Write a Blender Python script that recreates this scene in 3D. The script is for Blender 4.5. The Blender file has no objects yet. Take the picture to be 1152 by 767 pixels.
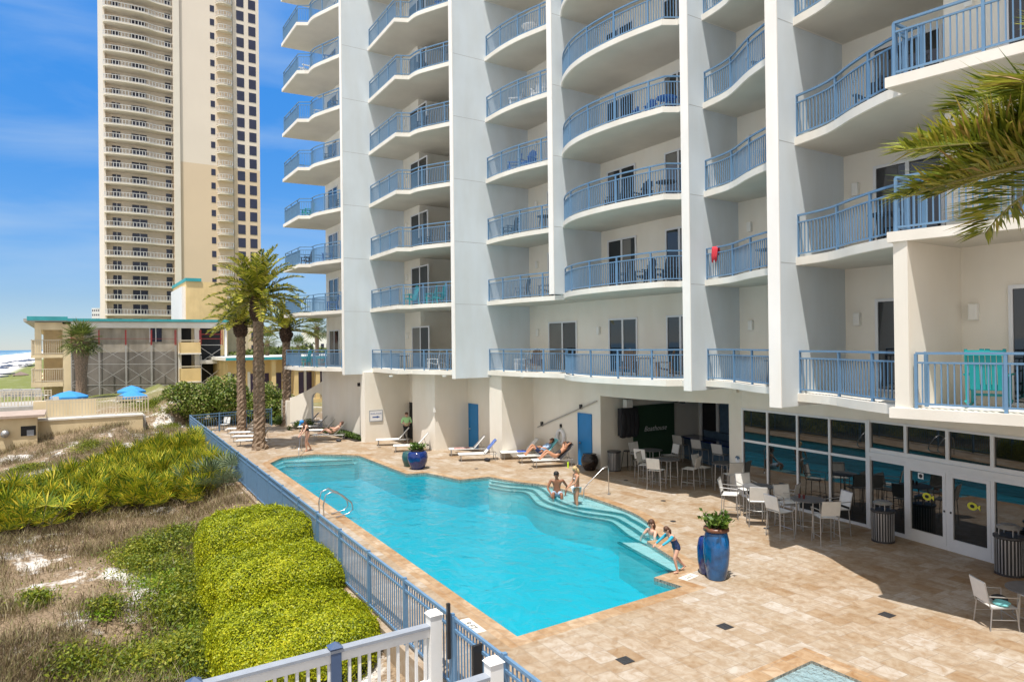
import bpy, bmesh, math, random
import numpy as np
from mathutils import Vector, Matrix
random.seed(7); RNG = np.random.default_rng(11)
S = bpy.context.scene
COL = S.collection
R = math.radians
# ------------------------------------------------------------------ camera frame
# World: +x runs along the facade towards the viewer, +y runs away from the sea into the building.
H = 5.5; F = 775.0; CX = 576.0; HY = 386.5; ROLL = R(0.65); A = R(32.9)
sA, cA = math.sin(A), math.cos(A)
def c2w(X, Y): return (sA*X - cA*Y, cA*X + sA*Y)
def _un(px, py):
    dx, dy = px-CX, py-HY; c, s = math.cos(ROLL), math.sin(ROLL)
    return dx*c-dy*s, dx*s+dy*c
def G(px, py, z=0.0):
    a, b = _un(px, py); Y = F*(H-z)/b
    return c2w(a/F*Y, Y)
def D(px, py, Y):
    a, b = _un(px, py); u, v = c2w(a/F*Y, Y); return (u, v, H-b/F*Y)
def kk(px, py=HY):
    t = _un(px, py)[0]/F; return (cA*t+sA)/(cA-sA*t)
def Uof(px, v, py=HY): return -v/kk(px, py)
def Vof(px, u, py=HY): return -u*kk(px, py)
def ZonV(px, py, v):
    a, b = _un(px, py); t = a/F; u = -v/((cA*t+sA)/(cA-sA*t)); Y = -cA*u+sA*v
    return H-b/F*Y
def ZonU(px, py, u):
    a, b = _un(px, py); t = a/F; v = -u*((cA*t+sA)/(cA-sA*t)); Y = -cA*u+sA*v
    return H-b/F*Y
# ------------------------------------------------------------------ materials
def nt(name):
    m = bpy.data.materials.new(name); m.use_nodes = True
    n = m.node_tree.nodes; n.clear(); return m, n, m.node_tree.links
def lin(c): return (c[0], c[1], c[2], 1.0)
def mat(name, col, rough=0.6, metal=0.0, var=0.10, scale=3.0, bump=0.0, bscale=60.0, spec=0.5, streak=0.0):
    m, n, l = nt(name)
    o = n.new('ShaderNodeOutputMaterial'); b = n.new('ShaderNodeBsdfPrincipled')
    l.new(b.outputs[0], o.inputs[0])
    b.inputs['Roughness'].default_value = rough; b.inputs['Metallic'].default_value = metal
    b.inputs['Specular IOR Level'].default_value = spec
    tc = n.new('ShaderNodeTexCoord')
    if var > 0:
        t = n.new('ShaderNodeTexNoise'); t.inputs['Scale'].default_value = scale; t.inputs['Detail'].default_value = 6
        l.new(tc.outputs['Object'], t.inputs['Vector'])
        r = n.new('ShaderNodeValToRGB')
        r.color_ramp.elements[0].position = 0.3; r.color_ramp.elements[1].position = 0.7
        r.color_ramp.elements[0].color = lin([max(0, c*(1-var)) for c in col]); r.color_ramp.elements[1].color = lin([min(1, c*(1+var*.6)) for c in col])
        l.new(t.outputs['Fac'], r.inputs[0])
        src = r.outputs[0]
        if streak > 0:
            mp = n.new('ShaderNodeMapping'); mp.inputs['Scale'].default_value = (.9, .9, 0.22); l.new(tc.outputs['Object'], mp.inputs[0])
            t2 = n.new('ShaderNodeTexNoise'); t2.inputs['Scale'].default_value = 1.4; t2.inputs['Detail'].default_value = 5; l.new(mp.outputs[0], t2.inputs['Vector'])
            r2 = n.new('ShaderNodeValToRGB'); r2.color_ramp.elements[0].position = .35; r2.color_ramp.elements[1].position = .62
            k = 1-streak
            r2.color_ramp.elements[0].color = (k, k*.985, k*.96, 1); r2.color_ramp.elements[1].color = (1, 1, 1, 1); l.new(t2.outputs['Fac'], r2.inputs[0])
            mx = n.new('ShaderNodeMix'); mx.data_type = 'RGBA'; mx.blend_type = 'MULTIPLY'; mx.inputs[0].default_value = 1
            l.new(src, mx.inputs[6]); l.new(r2.outputs[0], mx.inputs[7]); src = mx.outputs[2]
        l.new(src, b.inputs['Base Color'])
    else:
        b.inputs['Base Color'].default_value = lin(col)
    if bump > 0:
        t3 = n.new('ShaderNodeTexNoise'); t3.inputs['Scale'].default_value = bscale; t3.inputs['Detail'].default_value = 4
        l.new(tc.outputs['Object'], t3.inputs['Vector'])
        bp = n.new('ShaderNodeBump'); bp.inputs['Strength'].default_value = bump; bp.inputs['Distance'].default_value = 0.02
        l.new(t3.outputs['Fac'], bp.inputs['Height']); l.new(bp.outputs[0], b.inputs['Normal'])
    return m
def leafmat(name, cols, rough=0.5, trans=0.25, nscale=0.7, mixn=0.5):
    """per-leaf and per-clump colour variation"""
    m, n, l = nt(name)
    o = n.new('ShaderNodeOutputMaterial'); b = n.new('ShaderNodeBsdfPrincipled'); b.inputs['Roughness'].default_value = rough
    b.inputs['Specular IOR Level'].default_value = 0.35
    g = n.new('ShaderNodeNewGeometry'); tc = n.new('ShaderNodeTexCoord')
    t = n.new('ShaderNodeTexNoise'); t.inputs['Scale'].default_value = nscale; t.inputs['Detail'].default_value = 3
    l.new(tc.outputs['Object'], t.inputs['Vector'])
    mx = n.new('ShaderNodeMix'); mx.data_type = 'FLOAT'; mx.inputs[0].default_value = mixn
    l.new(g.outputs['Random Per Island'], mx.inputs[2]); l.new(t.outputs['Fac'], mx.inputs[3])
    r = n.new('ShaderNodeValToRGB'); e = r.color_ramp.elements
    k = len(cols)
    e[0].position = 0.22; e[0].color = lin(cols[0]); e[1].position = 0.78; e[1].color = lin(cols[-1])
    for i in range(1, k-1):
        q = e.new(0.22+0.56*i/(k-1)); q.color = lin(cols[i])
    l.new(mx.outputs[0], r.inputs[0]); l.new(r.outputs[0], b.inputs['Base Color'])
    tr = n.new('ShaderNodeBsdfTranslucent'); l.new(r.outputs[0], tr.inputs['Color'])
    ms = n.new('ShaderNodeMixShader'); ms.inputs[0].default_value = trans
    l.new(b.outputs[0], ms.inputs[1]); l.new(tr.outputs[0], ms.inputs[2]); l.new(ms.outputs[0], o.inputs[0])
    return m
M = {}
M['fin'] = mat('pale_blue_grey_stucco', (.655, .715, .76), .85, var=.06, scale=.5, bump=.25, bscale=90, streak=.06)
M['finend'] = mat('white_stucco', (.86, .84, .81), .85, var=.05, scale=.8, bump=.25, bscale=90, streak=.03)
M['cream'] = mat('cream_stucco', (.80, .76, .68), .85, var=.05, scale=.7, bump=.25, bscale=90, streak=.03)
M['creambase'] = mat('cream_base_stucco', (.83, .785, .70), .85, var=.06, scale=.5, bump=.3, bscale=80, streak=.035)
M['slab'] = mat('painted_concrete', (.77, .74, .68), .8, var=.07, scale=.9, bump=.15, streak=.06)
M['rail'] = mat('blue_painted_aluminium', (.125, .24, .39), .38, var=.06, scale=5, spec=.5)
M['white'] = mat('white_vinyl', (.80, .80, .79), .4, var=.04, scale=4)
M['whitefr'] = mat('white_window_frame', (.70, .71, .73), .4, var=.03, scale=4)
M['soffit'] = mat('shaded_textured_soffit', (.60, .575, .51), .9, var=.08, scale=.8, bump=.3, bscale=70, streak=.0)  # darker than the slab: shade under the balconies put into the colour
M['joint'] = mat('joint_sealant', (.42, .43, .44), .8, var=.1)
M['lamp'] = mat('white_lamp_cover', (.78, .77, .73), .5, var=.03)
M['doorblue'] = mat('blue_door_paint', (.012, .20, .50), .4, var=.08, scale=2)
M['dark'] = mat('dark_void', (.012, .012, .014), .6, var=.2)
M['black'] = mat('black_plastic', (.018, .018, .02), .5, var=.2)
M['steel'] = mat('brushed_steel', (.55, .55, .56), .28, metal=1, var=.06, scale=12)
M['alu'] = mat('grey_aluminium', (.42, .42, .42), .4, metal=.7, var=.06, scale=8)
M['sling'] = mat('white_sling_fabric', (.74, .73, .70), .8, var=.06, scale=6, bump=.2, bscale=300)
M['greytop'] = mat('grey_slatted_tabletop', (.13, .13, .135), .55, var=.15, scale=9)
M['binmetal'] = mat('dark_bin_metal', (.075, .075, .08), .4, metal=.5, var=.15)
M['binslat'] = mat('pale_bin_slat', (.40, .40, .41), .35, metal=.6, var=.1)
M['teal'] = mat('teal_plastic', (.008, .36, .38), .45, var=.08)
M['chairblue'] = mat('blue_plastic', (.02, .11, .42), .45, var=.08)
M['chairdark'] = mat('charcoal_plastic', (.035, .037, .042), .5, var=.15)
M['chairgrey'] = mat('grey_weave', (.22, .22, .22), .7, var=.15)
M['chairwood'] = mat('brown_wood', (.20, .13, .08), .6, var=.2)
M['chairgreen'] = mat('green_plastic', (.03, .30, .12), .5, var=.1)
M['red'] = mat('red_cloth', (.55, .03, .05), .8, var=.1)
M['bluetowel'] = mat('blue_towel', (.02, .07, .40), .9, var=.2)
M['aquatowel'] = mat('aqua_towel', (.20, .58, .62), .9, var=.15)
M['blacktowel'] = mat('black_towel', (.02, .02, .025), .9, var=.2)
M['potblue'] = mat('blue_glaze', (.004, .10, .30), .13, var=.75, scale=2.6, spec=.8)
M['potnavy'] = mat('navy_glaze', (.004, .025, .16), .12, var=.3, scale=4, spec=.8)
M['pottail'] = mat('teal_grey_glaze', (.03, .10, .10), .3, var=.3, scale=4)
M['potblack'] = mat('black_brown_glaze', (.022, .015, .014), .25, var=.4, scale=4)
M['terracotta'] = mat('brown_glaze_rim', (.14, .055, .03), .35, var=.3, scale=6)
M['soil'] = mat('soil', (.03, .022, .016), .95, var=.3, scale=12)
M['bark'] = mat('palm_bark', (.25, .18, .125), .9, var=.45, scale=9, bump=.8, bscale=25)
M['barkdark'] = mat('palm_boot_bark', (.085, .05, .035), .95, var=.5, scale=9, bump=.8, bscale=25)
M['stem'] = mat('woody_stem', (.09, .065, .045), .9, var=.3, scale=8)
M['yellow'] = mat('yellow_stucco', (.76, .57, .28), .85, var=.10, scale=.6, bump=.2, streak=.10)
M['beige'] = mat('beige_stucco', (.74, .61, .39), .85, var=.10, scale=.7, bump=.2, streak=.10)
M['tower'] = mat('tower_stucco', (.72, .63, .52), .85, var=.03, scale=.1)
M['towertan'] = mat('tower_tan_band', (.66, .52, .36), .85, var=.04, scale=.1)
M['towerslab'] = mat('tower_slab', (.70, .635, .53), .8, var=.05, scale=.2)
M['towerrail'] = mat('tower_rail', (.62, .61, .59), .5, var=.04, scale=.3)
M['turq'] = mat('turquoise_fascia', (.04, .33, .36), .6, var=.2, scale=1)
M['beigerail'] = mat('beige_railing', (.62, .54, .40), .5, var=.06)
M['scaffred'] = mat('red_scaffold', (.28, .03, .03), .5, var=.15)
M['scaff'] = mat('grey_scaffold', (.45, .44, .42), .5, metal=.3, var=.15)
M['umb'] = mat('blue_umbrella_canvas', (.04, .26, .60), .8, var=.08, scale=2)
M['umbdark'] = mat('dark_beach_canvas', (.05, .07, .12), .8, var=.1)
M['shingle'] = mat('shingle_roof', (.20, .15, .13), .9, var=.2)
M['asph'] = mat('roof_membrane', (.40, .38, .35), .9, var=.1)
M['purple'] = mat('dark_tinted_window', (.07, .05, .10), .15, var=.3, scale=.6, spec=.6)
M['board'] = mat('grey_boardwalk_planks', (.32, .29, .26), .85, var=.2, scale=4)
M['capblue'] = mat('slate_blue_cap', (.065, .105, .20), .45, var=.08)
M['capgrey'] = mat('grey_handrail_cap', (.30, .33, .38), .5, var=.1, scale=6)
M['greenwall'] = mat('faux_green_wall', (.03, .085, .045), .9, var=.6, scale=30, bump=1, bscale=60)
M['barblue'] = mat('blue_bar_tile', (.10, .17, .26), .35, var=.25, scale=5)
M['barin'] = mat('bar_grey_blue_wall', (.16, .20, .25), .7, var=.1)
M['signwhite'] = mat('sign_white', (.75, .76, .78), .5, var=.03)
M['signblue'] = mat('sign_blue', (.02, .08, .30), .5, var=0)
M['ink'] = mat('black_ink', (.02, .02, .02), .6, var=0)
M['stick'] = mat('yellow_sticker', (.62, .60, .04), .5, var=.05)
M['tilewhite'] = mat('white_marker_tile', (.72, .68, .60), .5, var=.06)
M['lime'] = mat('lime_plastic', (.55, .80, .03), .4, var=0)
M['skinA'] = mat('light_skin', (.62, .36, .26), .5, var=.06, scale=8)
M['skinB'] = mat('brown_skin', (.27, .115, .06), .45, var=.08, scale=8)
M['skinC'] = mat('tan_skin', (.50, .25, .15), .5, var=.06, scale=8)
M['hairblack'] = mat('black_hair', (.012, .009, .008), .6, var=.2)
M['hairblond'] = mat('blond_hair', (.52, .36, .17), .6, var=.2, scale=20)
M['hairbrown'] = mat('brown_hair', (.09, .04, .022), .6, var=.2)
M['swimblack'] = mat('black_swimsuit', (.015, .015, .018), .7, var=.1)
M['swimwhite'] = mat('white_bikini', (.72, .72, .74), .7, var=.05)
M['swimnavy'] = mat('navy_patterned_swimsuit', (.015, .035, .11), .7, var=.7, scale=22)
M['sleeve'] = mat('aqua_sleeve', (.02, .33, .48), .7, var=.1)
M['trunks'] = mat('blue_white_board_shorts', (.42, .54, .70), .8, var=.6, scale=9)
M['trunksred'] = mat('pink_red_short_panel', (.55, .09, .14), .8, var=.4, scale=14)
M['shirtgreen'] = mat('pale_green_shirt', (.42, .74, .36), .85, var=.1)
M['shirtblue'] = mat('light_blue_shirt', (.33, .47, .68), .85, var=.15)
M['pants'] = mat('black_trousers', (.02, .02, .022), .85, var=.2)
M['hatblue'] = mat('bright_blue_cap', (.03, .24, .60), .7, var=.1)
M['olive'] = mat('olive_swimsuit', (.20, .17, .05), .7, var=.3, scale=20)
M['shade'] = mat('sunglass', (.01, .01, .01), .1, var=0)
M['eye'] = mat('eye', (.02, .015, .012), .2, var=0)
M['lip'] = mat('lip', (.36, .12, .10), .5, var=0)
def glassmat(name, col, rough=.03, spec=.9):
    m, n, l = nt(name); o = n.new('ShaderNodeOutputMaterial'); b = n.new('ShaderNodeBsdfPrincipled'); l.new(b.outputs[0], o.inputs[0])
    tc = n.new('ShaderNodeTexCoord'); t = n.new('ShaderNodeTexNoise'); t.inputs['Scale'].default_value = .6; l.new(tc.outputs['Object'], t.inputs['Vector'])
    r = n.new('ShaderNodeValToRGB'); r.color_ramp.elements[0].color = lin([c*.6 for c in col]); r.color_ramp.elements[1].color = lin([c*1.5 for c in col]); l.new(t.outputs['Fac'], r.inputs[0])
    l.new(r.outputs[0], b.inputs['Base Color']); b.inputs['Roughness'].default_value = rough; b.inputs['IOR'].default_value = 1.52; b.inputs['Specular IOR Level'].default_value = spec
    bp = n.new('ShaderNodeBump'); bp.inputs['Strength'].default_value = .02; bp.inputs['Distance'].default_value = .05; l.new(t.outputs['Fac'], bp.inputs['Height']); l.new(bp.outputs[0], b.inputs['Normal'])
    return m
M['glass'] = glassmat('dark_door_glass', (.010, .011, .014))
M['store'] = glassmat('tinted_storefront_glass', (.007, .010, .011), .015, 1.0)
M['curt'] = glassmat('curtain_behind_glass', (.16,.155,.145), .06, .8)
M['towerglass'] = glassmat('tower_window_glass', (.022, .024, .05), .1, .6)
L = {}
L['hedge'] = leafmat('hedge_leaves', [(.10, .15, .004), (.25, .30, .006), (.42, .45, .008), (.58, .54, .02)], nscale=.7, mixn=.55)
L['palmetto'] = leafmat('palmetto_fans', [(.06, .12, .014), (.20, .27, .016), (.44, .43, .022), (.66, .50, .05)], nscale=.9, mixn=.45)
L['palmettogrey'] = leafmat('silvery_palmetto_fans', [(.06, .10, .05), (.13, .18, .10), (.20, .25, .15)])
L['grass'] = leafmat('dry_dune_grass', [(.06, .038, .022), (.145, .098, .055), (.21, .155, .082), (.21, .20, .075), (.34, .27, .155)], trans=.2, nscale=.55, mixn=.55)
L['grassgreen'] = leafmat('green_dune_plants', [(.05, .085, .012), (.12, .17, .014), (.23, .27, .018), (.36, .34, .035)], nscale=.8)
L['creeper'] = leafmat('bright_green_creeper', [(.10, .20, .01), (.18, .32, .012), (.28, .40, .014)], nscale=1)
L['frond'] = leafmat('palm_fronds', [(.05, .08, .010), (.17, .21, .018), (.36, .36, .03), (.52, .46, .08)], nscale=.35, mixn=.35)
L['frondnear'] = leafmat('near_palm_fronds', [(.05, .085, .014), (.15, .20, .018), (.28, .32, .03), (.40, .38, .05), (.36, .22, .09)], nscale=1.6, mixn=.55)
L['bush'] = leafmat('sea_grape_leaves', [(.045, .09, .012), (.11, .17, .018), (.22, .27, .035), (.34, .28, .15)], nscale=.6)
L['potplant'] = leafmat('pot_plant_leaves', [(.03, .08, .01), (.09, .16, .02), (.16, .22, .03)], nscale=3)
L['tree'] = leafmat('far_tree_leaves', [(.05, .085, .015), (.11, .15, .025), (.20, .23, .05)], nscale=.3)
L['bed'] = leafmat('ground_juniper', [(.02, .05, .008), (.06, .11, .012), (.10, .16, .02)], nscale=2)
# ------------------------------------------------------------------ mesh builder
class MB:
    def __init__(s): s.v = []; s.f = []
    def add(s, vs, fs):
        k = len(s.v); s.v += [tuple(p) for p in vs]; s.f += [tuple(i+k for i in q) for q in fs]
    def box(s, x0, x1, y0, y1, z0, z1):
        s.add([(x0,y0,z0),(x1,y0,z0),(x1,y1,z0),(x0,y1,z0),(x0,y0,z1),(x1,y0,z1),(x1,y1,z1),(x0,y1,z1)],
              [(0,3,2,1),(4,5,6,7),(0,1,5,4),(1,2,6,5),(2,3,7,6),(3,0,4,7)])
    def bar(s, p, q, w, h=None, up=(0,0,1)):
        h = h or w; p, q = Vector(p), Vector(q); d = (q-p)
        if d.length < 1e-6: return
        d.normalize(); u = Vector(up)
        if abs(d.dot(u)) > .98: u = Vector((1,0,0))
        a = d.cross(u).normalized()*(w/2); b = a.cross(d).normalized()*(h/2)
        vs = []
        for c in (p, q): vs += [c-a-b, c+a-b, c+a+b, c-a+b]
        s.add(vs, [(0,1,2,3),(4,7,6,5),(0,4,5,1),(1,5,6,2),(2,6,7,3),(3,7,4,0)])
    def prism(s, poly, z0, z1):
        n = len(poly); ar = sum(poly[i][0]*poly[(i+1)%n][1]-poly[(i+1)%n][0]*poly[i][1] for i in range(n))
        if ar < 0: poly = poly[::-1]
        s.add([(p[0],p[1],z0) for p in poly]+[(p[0],p[1],z1) for p in poly],
              [tuple(range(n))[::-1], tuple(range(n,2*n))]+[(i,(i+1)%n,n+(i+1)%n,n+i) for i in range(n)])
    def tube(s, pts, r, n=8, cap=True):
        pts = [Vector(p) for p in pts]; k = len(pts); rs = r if isinstance(r, (list, tuple)) else [r]*k
        base = len(s.v); vs = []; prev = None
        for i, p in enumerate(pts):
            d = (pts[min(i+1,k-1)]-pts[max(i-1,0)]).normalized()
            if prev is None:
                a = d.cross(Vector((0,0,1)) if abs(d.z) < .95 else Vector((1,0,0))).normalized()
            else:
                a = (prev-d*prev.dot(d)).normalized()
            prev = a; b = d.cross(a)
            vs += [p+(a*math.cos(2*math.pi*j/n)+b*math.sin(2*math.pi*j/n))*rs[i] for j in range(n)]
        fs = [(i*n+j, i*n+(j+1)%n, (i+1)*n+(j+1)%n, (i+1)*n+j) for i in range(k-1) for j in range(n)]
        if cap: fs += [tuple(range(n))[::-1], tuple(range((k-1)*n, k*n))]
        s.add(vs, fs)
    def lathe(s, prof, c=(0,0,0), n=28):
        vs = [(c[0]+r*math.cos(2*math.pi*j/n), c[1]+r*math.sin(2*math.pi*j/n), c[2]+z) for r, z in prof for j in range(n)]
        k = len(prof); fs = [(i*n+j, i*n+(j+1)%n, (i+1)*n+(j+1)%n, (i+1)*n+j) for i in range(k-1) for j in range(n)]
        fs += [tuple(range(n))[::-1], tuple(range((k-1)*n, k*n))]
        s.add(vs, fs)
    def sheet(s, poly, z): s.add([(p[0],p[1],z) for p in poly], [tuple(range(len(poly)))])
    def ell(s, c, r, n=10, m=7):
        vs = []; fs = []
        for i in range(m+1):
            t = math.pi*i/m
            for j in range(n):
                a = 2*math.pi*j/n; vs.append((c[0]+r[0]*math.sin(t)*math.cos(a), c[1]+r[1]*math.sin(t)*math.sin(a), c[2]-r[2]*math.cos(t)))
        for i in range(m):
            for j in range(n): fs.append((i*n+j, i*n+(j+1)%n, (i+1)*n+(j+1)%n, (i+1)*n+j))
        s.add(vs, fs)
    def build(s, name, m, parent=None, smooth=False, loc=None, bevel=0):
        me = bpy.data.meshes.new(name); me.from_pydata(s.v, [], s.f); me.validate(); me.update()
        ob = bpy.data.objects.new(name, me); COL.objects.link(ob)
        for x in (m if isinstance(m, (list, tuple)) else [m]): me.materials.append(x)
        if smooth:
            me.shade_smooth()
        if parent: ob.parent = parent
        if loc: ob.location = loc
        if bevel:
            bv = ob.modifiers.new('b', 'BEVEL'); bv.width = bevel; bv.segments = 2; bv.limit_method = 'ANGLE'
        return ob
def npmesh(name, verts, faces_per, m, parent=None, smooth=False):
    """verts (N,k,3): N separate polygons of k corners"""
    verts = np.asarray(verts, dtype=np.float32); N, k = verts.shape[:2]
    me = bpy.data.meshes.new(name); me.vertices.add(N*k); me.vertices.foreach_set('co', verts.reshape(-1))
    me.loops.add(N*k); me.loops.foreach_set('vertex_index', np.arange(N*k, dtype=np.int32))
    me.polygons.add(N); me.polygons.foreach_set('loop_start', np.arange(0, N*k, k, dtype=np.int32)); me.polygons.foreach_set('loop_total', np.full(N, k, dtype=np.int32))
    me.update(calc_edges=True)
    ob = bpy.data.objects.new(name, me); COL.objects.link(ob); me.materials.append(m)
    if parent: ob.parent = parent
    return ob
def empty(name, loc=(0,0,0), rz=0.0):
    o = bpy.data.objects.new(name, None); COL.objects.link(o); o.location = loc; o.rotation_euler = (0,0,rz); o.empty_display_size = .2; return o
def tag(o, label=None, cat=None, group=None, kind=None):
    if label: o['label'] = label
    if cat: o['category'] = cat
    if group: o['group'] = group
    if kind: o['kind'] = kind
    return o
def dup(o, loc=None, rz=None, label=None, group=None, parent=None, swap=None):
    c = o.copy(); COL.objects.link(c)
    if parent: c.parent = parent
    if loc is not None: c.location = loc
    if rz is not None: c.rotation_euler = (0,0,rz)
    if label: c['label'] = label
    if group: c['group'] = group
    if swap and c.data is not None and c.data.materials and c.data.materials[0].name in swap:
        nm = c.data.name+'_'+swap[c.data.materials[0].name].name
        d = bpy.data.meshes.get(nm)
        if d is None:
            d = c.data.copy(); d.name = nm; d.materials[0] = swap[c.data.materials[0].name]
        c.data = d
    for ch in list(o.children): dup(ch, parent=c, swap=swap)
    return c
def smoothpts(pts, n=6):
    """Catmull-Rom through 2D points"""
    out = []; P = [pts[0]]+list(pts)+[pts[-1]]
    for i in range(1, len(P)-2):
        p0, p1, p2, p3 = [np.array(q, float) for q in P[i-1:i+3]]
        for j in range(n):
            t = j/n; out.append(tuple(.5*((2*p1)+(-p0+p2)*t+(2*p0-5*p1+4*p2-p3)*t*t+(-p0+3*p1-3*p2+p3)*t**3)))
    out.append(tuple(pts[-1])); return out
def text_mesh(txt, size, shear=0.0, extrude=0.002):
    cu = bpy.data.curves.new('t', 'FONT'); cu.body = txt; cu.size = size; cu.shear = shear; cu.extrude = extrude; cu.align_x = 'CENTER'; cu.align_y = 'CENTER'; cu.resolution_u = 3
    ob = bpy.data.objects.new('t', cu); COL.objects.link(ob)
    dg = bpy.context.evaluated_depsgraph_get(); me = bpy.data.meshes.new_from_object(ob.evaluated_get(dg))
    vs = [tuple(v.co) for v in me.vertices]; fs = [tuple(p.vertices) for p in me.polygons]
    bpy.data.objects.remove(ob); bpy.data.meshes.remove(me); bpy.data.curves.remove(cu)
    return vs, fs
def text_obj(name, txt, size, m, origin, ex, ey, parent=None, shear=0.0):
    vs, fs = text_mesh(txt, size, shear); ex, ey = Vector(ex), Vector(ey); ez = ex.cross(ey); o = Vector(origin)
    b = MB(); b.add([o+ex*v[0]+ey*v[1]+ez*v[2] for v in vs], fs); return b.build(name, m, parent)
#==PART2==
# ------------------------------------------------------------------ camera, sun, sky
cam = bpy.data.cameras.new('camera'); co = bpy.data.objects.new('camera', cam); COL.objects.link(co); S.camera = co
cam.sensor_width = 36; cam.lens = F/1152*36; cam.clip_start = .1; cam.clip_end = 12000
fwd = Vector((-cA, sA, 0)); rgt = Vector((sA, cA, 0)); up = Vector((0,0,1))
pit = math.atan2(HY-383.5, F); f2 = fwd*math.cos(pit)+up*math.sin(pit); u2 = up*math.cos(pit)-fwd*math.sin(pit)
cu = u2*math.cos(ROLL)-rgt*math.sin(ROLL)*-1*-1; cr = rgt*math.cos(ROLL)+u2*math.sin(ROLL)*-1*-1*-1
cu = u2*math.cos(ROLL)+rgt*math.sin(ROLL); cr = rgt*math.cos(ROLL)-u2*math.sin(ROLL)
co.matrix_world = Matrix(((cr.x,cu.x,-f2.x,0),(cr.y,cu.y,-f2.y,0),(cr.z,cu.z,-f2.z,H),(0,0,0,1)))
SUN = Vector((.225, -.285, 1.0)).normalized()
sl = bpy.data.lights.new('sun', 'SUN'); so = bpy.data.objects.new('sun', sl); COL.objects.link(so)
sl.energy = 3.5; sl.angle = R(.53); sl.color = (1, .95, .88); so.rotation_euler = SUN.to_track_quat('Z', 'Y').to_euler(); so.location = (0, 0, 60)
w = bpy.data.worlds.new('World'); S.world = w; w.use_nodes = True
n = w.node_tree.nodes; l = w.node_tree.links; n.clear()
wo = n.new('ShaderNodeOutputWorld'); bg = n.new('ShaderNodeBackground'); sk = n.new('ShaderNodeTexSky'); sk.sky_type = 'NISHITA'; sk.sun_disc = False
sk.sun_elevation = math.asin(SUN.z); sk.sun_rotation = math.atan2(SUN.x, SUN.y); sk.altitude = 0; sk.air_density = 1.0; sk.dust_density = 0.0; sk.ozone_density = 2.0
tc = n.new('ShaderNodeTexCoord'); sx = n.new('ShaderNodeSeparateXYZ'); l.new(tc.outputs['Generated'], sx.inputs[0])
tr = n.new('ShaderNodeValToRGB'); e = tr.color_ramp.elements; e[0].position = 0; e[0].color = (.34,.41,.58,1); e[1].position = 1; e[1].color = (2.0,1.75,1.45,1)
for q, c in ((.06,(.31,.39,.54,1)),(.22,(.20,.46,.72,1)),(.46,(.16,.64,1.05,1)),(.62,(1.1,1.15,1.15,1))):  # sky above the view made whiter and stronger to light the walls
    x = e.new(q); x.color = c
l.new(sx.outputs[2], tr.inputs[0])
hs = n.new('ShaderNodeMix'); hs.data_type = 'RGBA'; hs.blend_type = 'MULTIPLY'; hs.inputs[0].default_value = 1; l.new(sk.outputs[0], hs.inputs[6]); l.new(tr.outputs[0], hs.inputs[7])
mp = n.new('ShaderNodeMapping'); mp.inputs['Rotation'].default_value = (0, R(6), R(25)); mp.inputs['Scale'].default_value = (1.0, 2.2, 10.0)
l.new(tc.outputs['Generated'], mp.inputs[0])
cn = n.new('ShaderNodeTexNoise'); cn.inputs['Scale'].default_value = 1.2; cn.inputs['Detail'].default_value = 7; cn.inputs['Roughness'].default_value = .5; cn.inputs['Distortion'].default_value = .5; l.new(mp.outputs[0], cn.inputs['Vector'])
rr = n.new('ShaderNodeValToRGB'); rr.color_ramp.elements[0].position = .45; rr.color_ramp.elements[0].color = (0,0,0,1); rr.color_ramp.elements[1].position = .9; rr.color_ramp.elements[1].color = (.75,.75,.75,1); l.new(cn.outputs['Fac'], rr.inputs[0])
mx = n.new('ShaderNodeMix'); mx.data_type = 'RGBA'; l.new(rr.outputs[0], mx.inputs[0]); l.new(hs.outputs[2], mx.inputs[6]); mx.inputs[7].default_value = (2.4, 3.1, 3.9, 1)
vd = n.new('ShaderNodeVectorMath'); vd.operation = 'DOT_PRODUCT'; vd.inputs[1].default_value = tuple(Vector((.60,-.78,.45)).normalized()); l.new(tc.outputs['Generated'], vd.inputs[0])
skyfill = n.new('ShaderNodeMapRange'); skyfill.interpolation_type = 'SMOOTHSTEP'; skyfill.inputs[1].default_value = -.05; skyfill.inputs[2].default_value = .85; l.new(vd.outputs['Value'], skyfill.inputs[0])
mz_ = n.new('ShaderNodeMix'); mz_.data_type = 'RGBA'; l.new(skyfill.outputs[0], mz_.inputs[0]); l.new(mx.outputs[2], mz_.inputs[6]); mz_.inputs[7].default_value = (4.0, 3.85, 3.7, 1)  # sunward glow added behind the camera as warm fill on the walls
l.new(mz_.outputs[2], bg.inputs[0]); bg.inputs[1].default_value = .13; l.new(bg.outputs[0], wo.inputs[0])
S.view_settings.view_transform = 'Standard'; S.view_settings.look = 'None'; S.view_settings.exposure = .76; S.view_settings.gamma = 1.0
S.render.engine = 'CYCLES'; S.cycles.max_bounces = 8; S.cycles.transparent_max_bounces = 12; S.cycles.caustics_reflective = False; S.cycles.caustics_refractive = False
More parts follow.
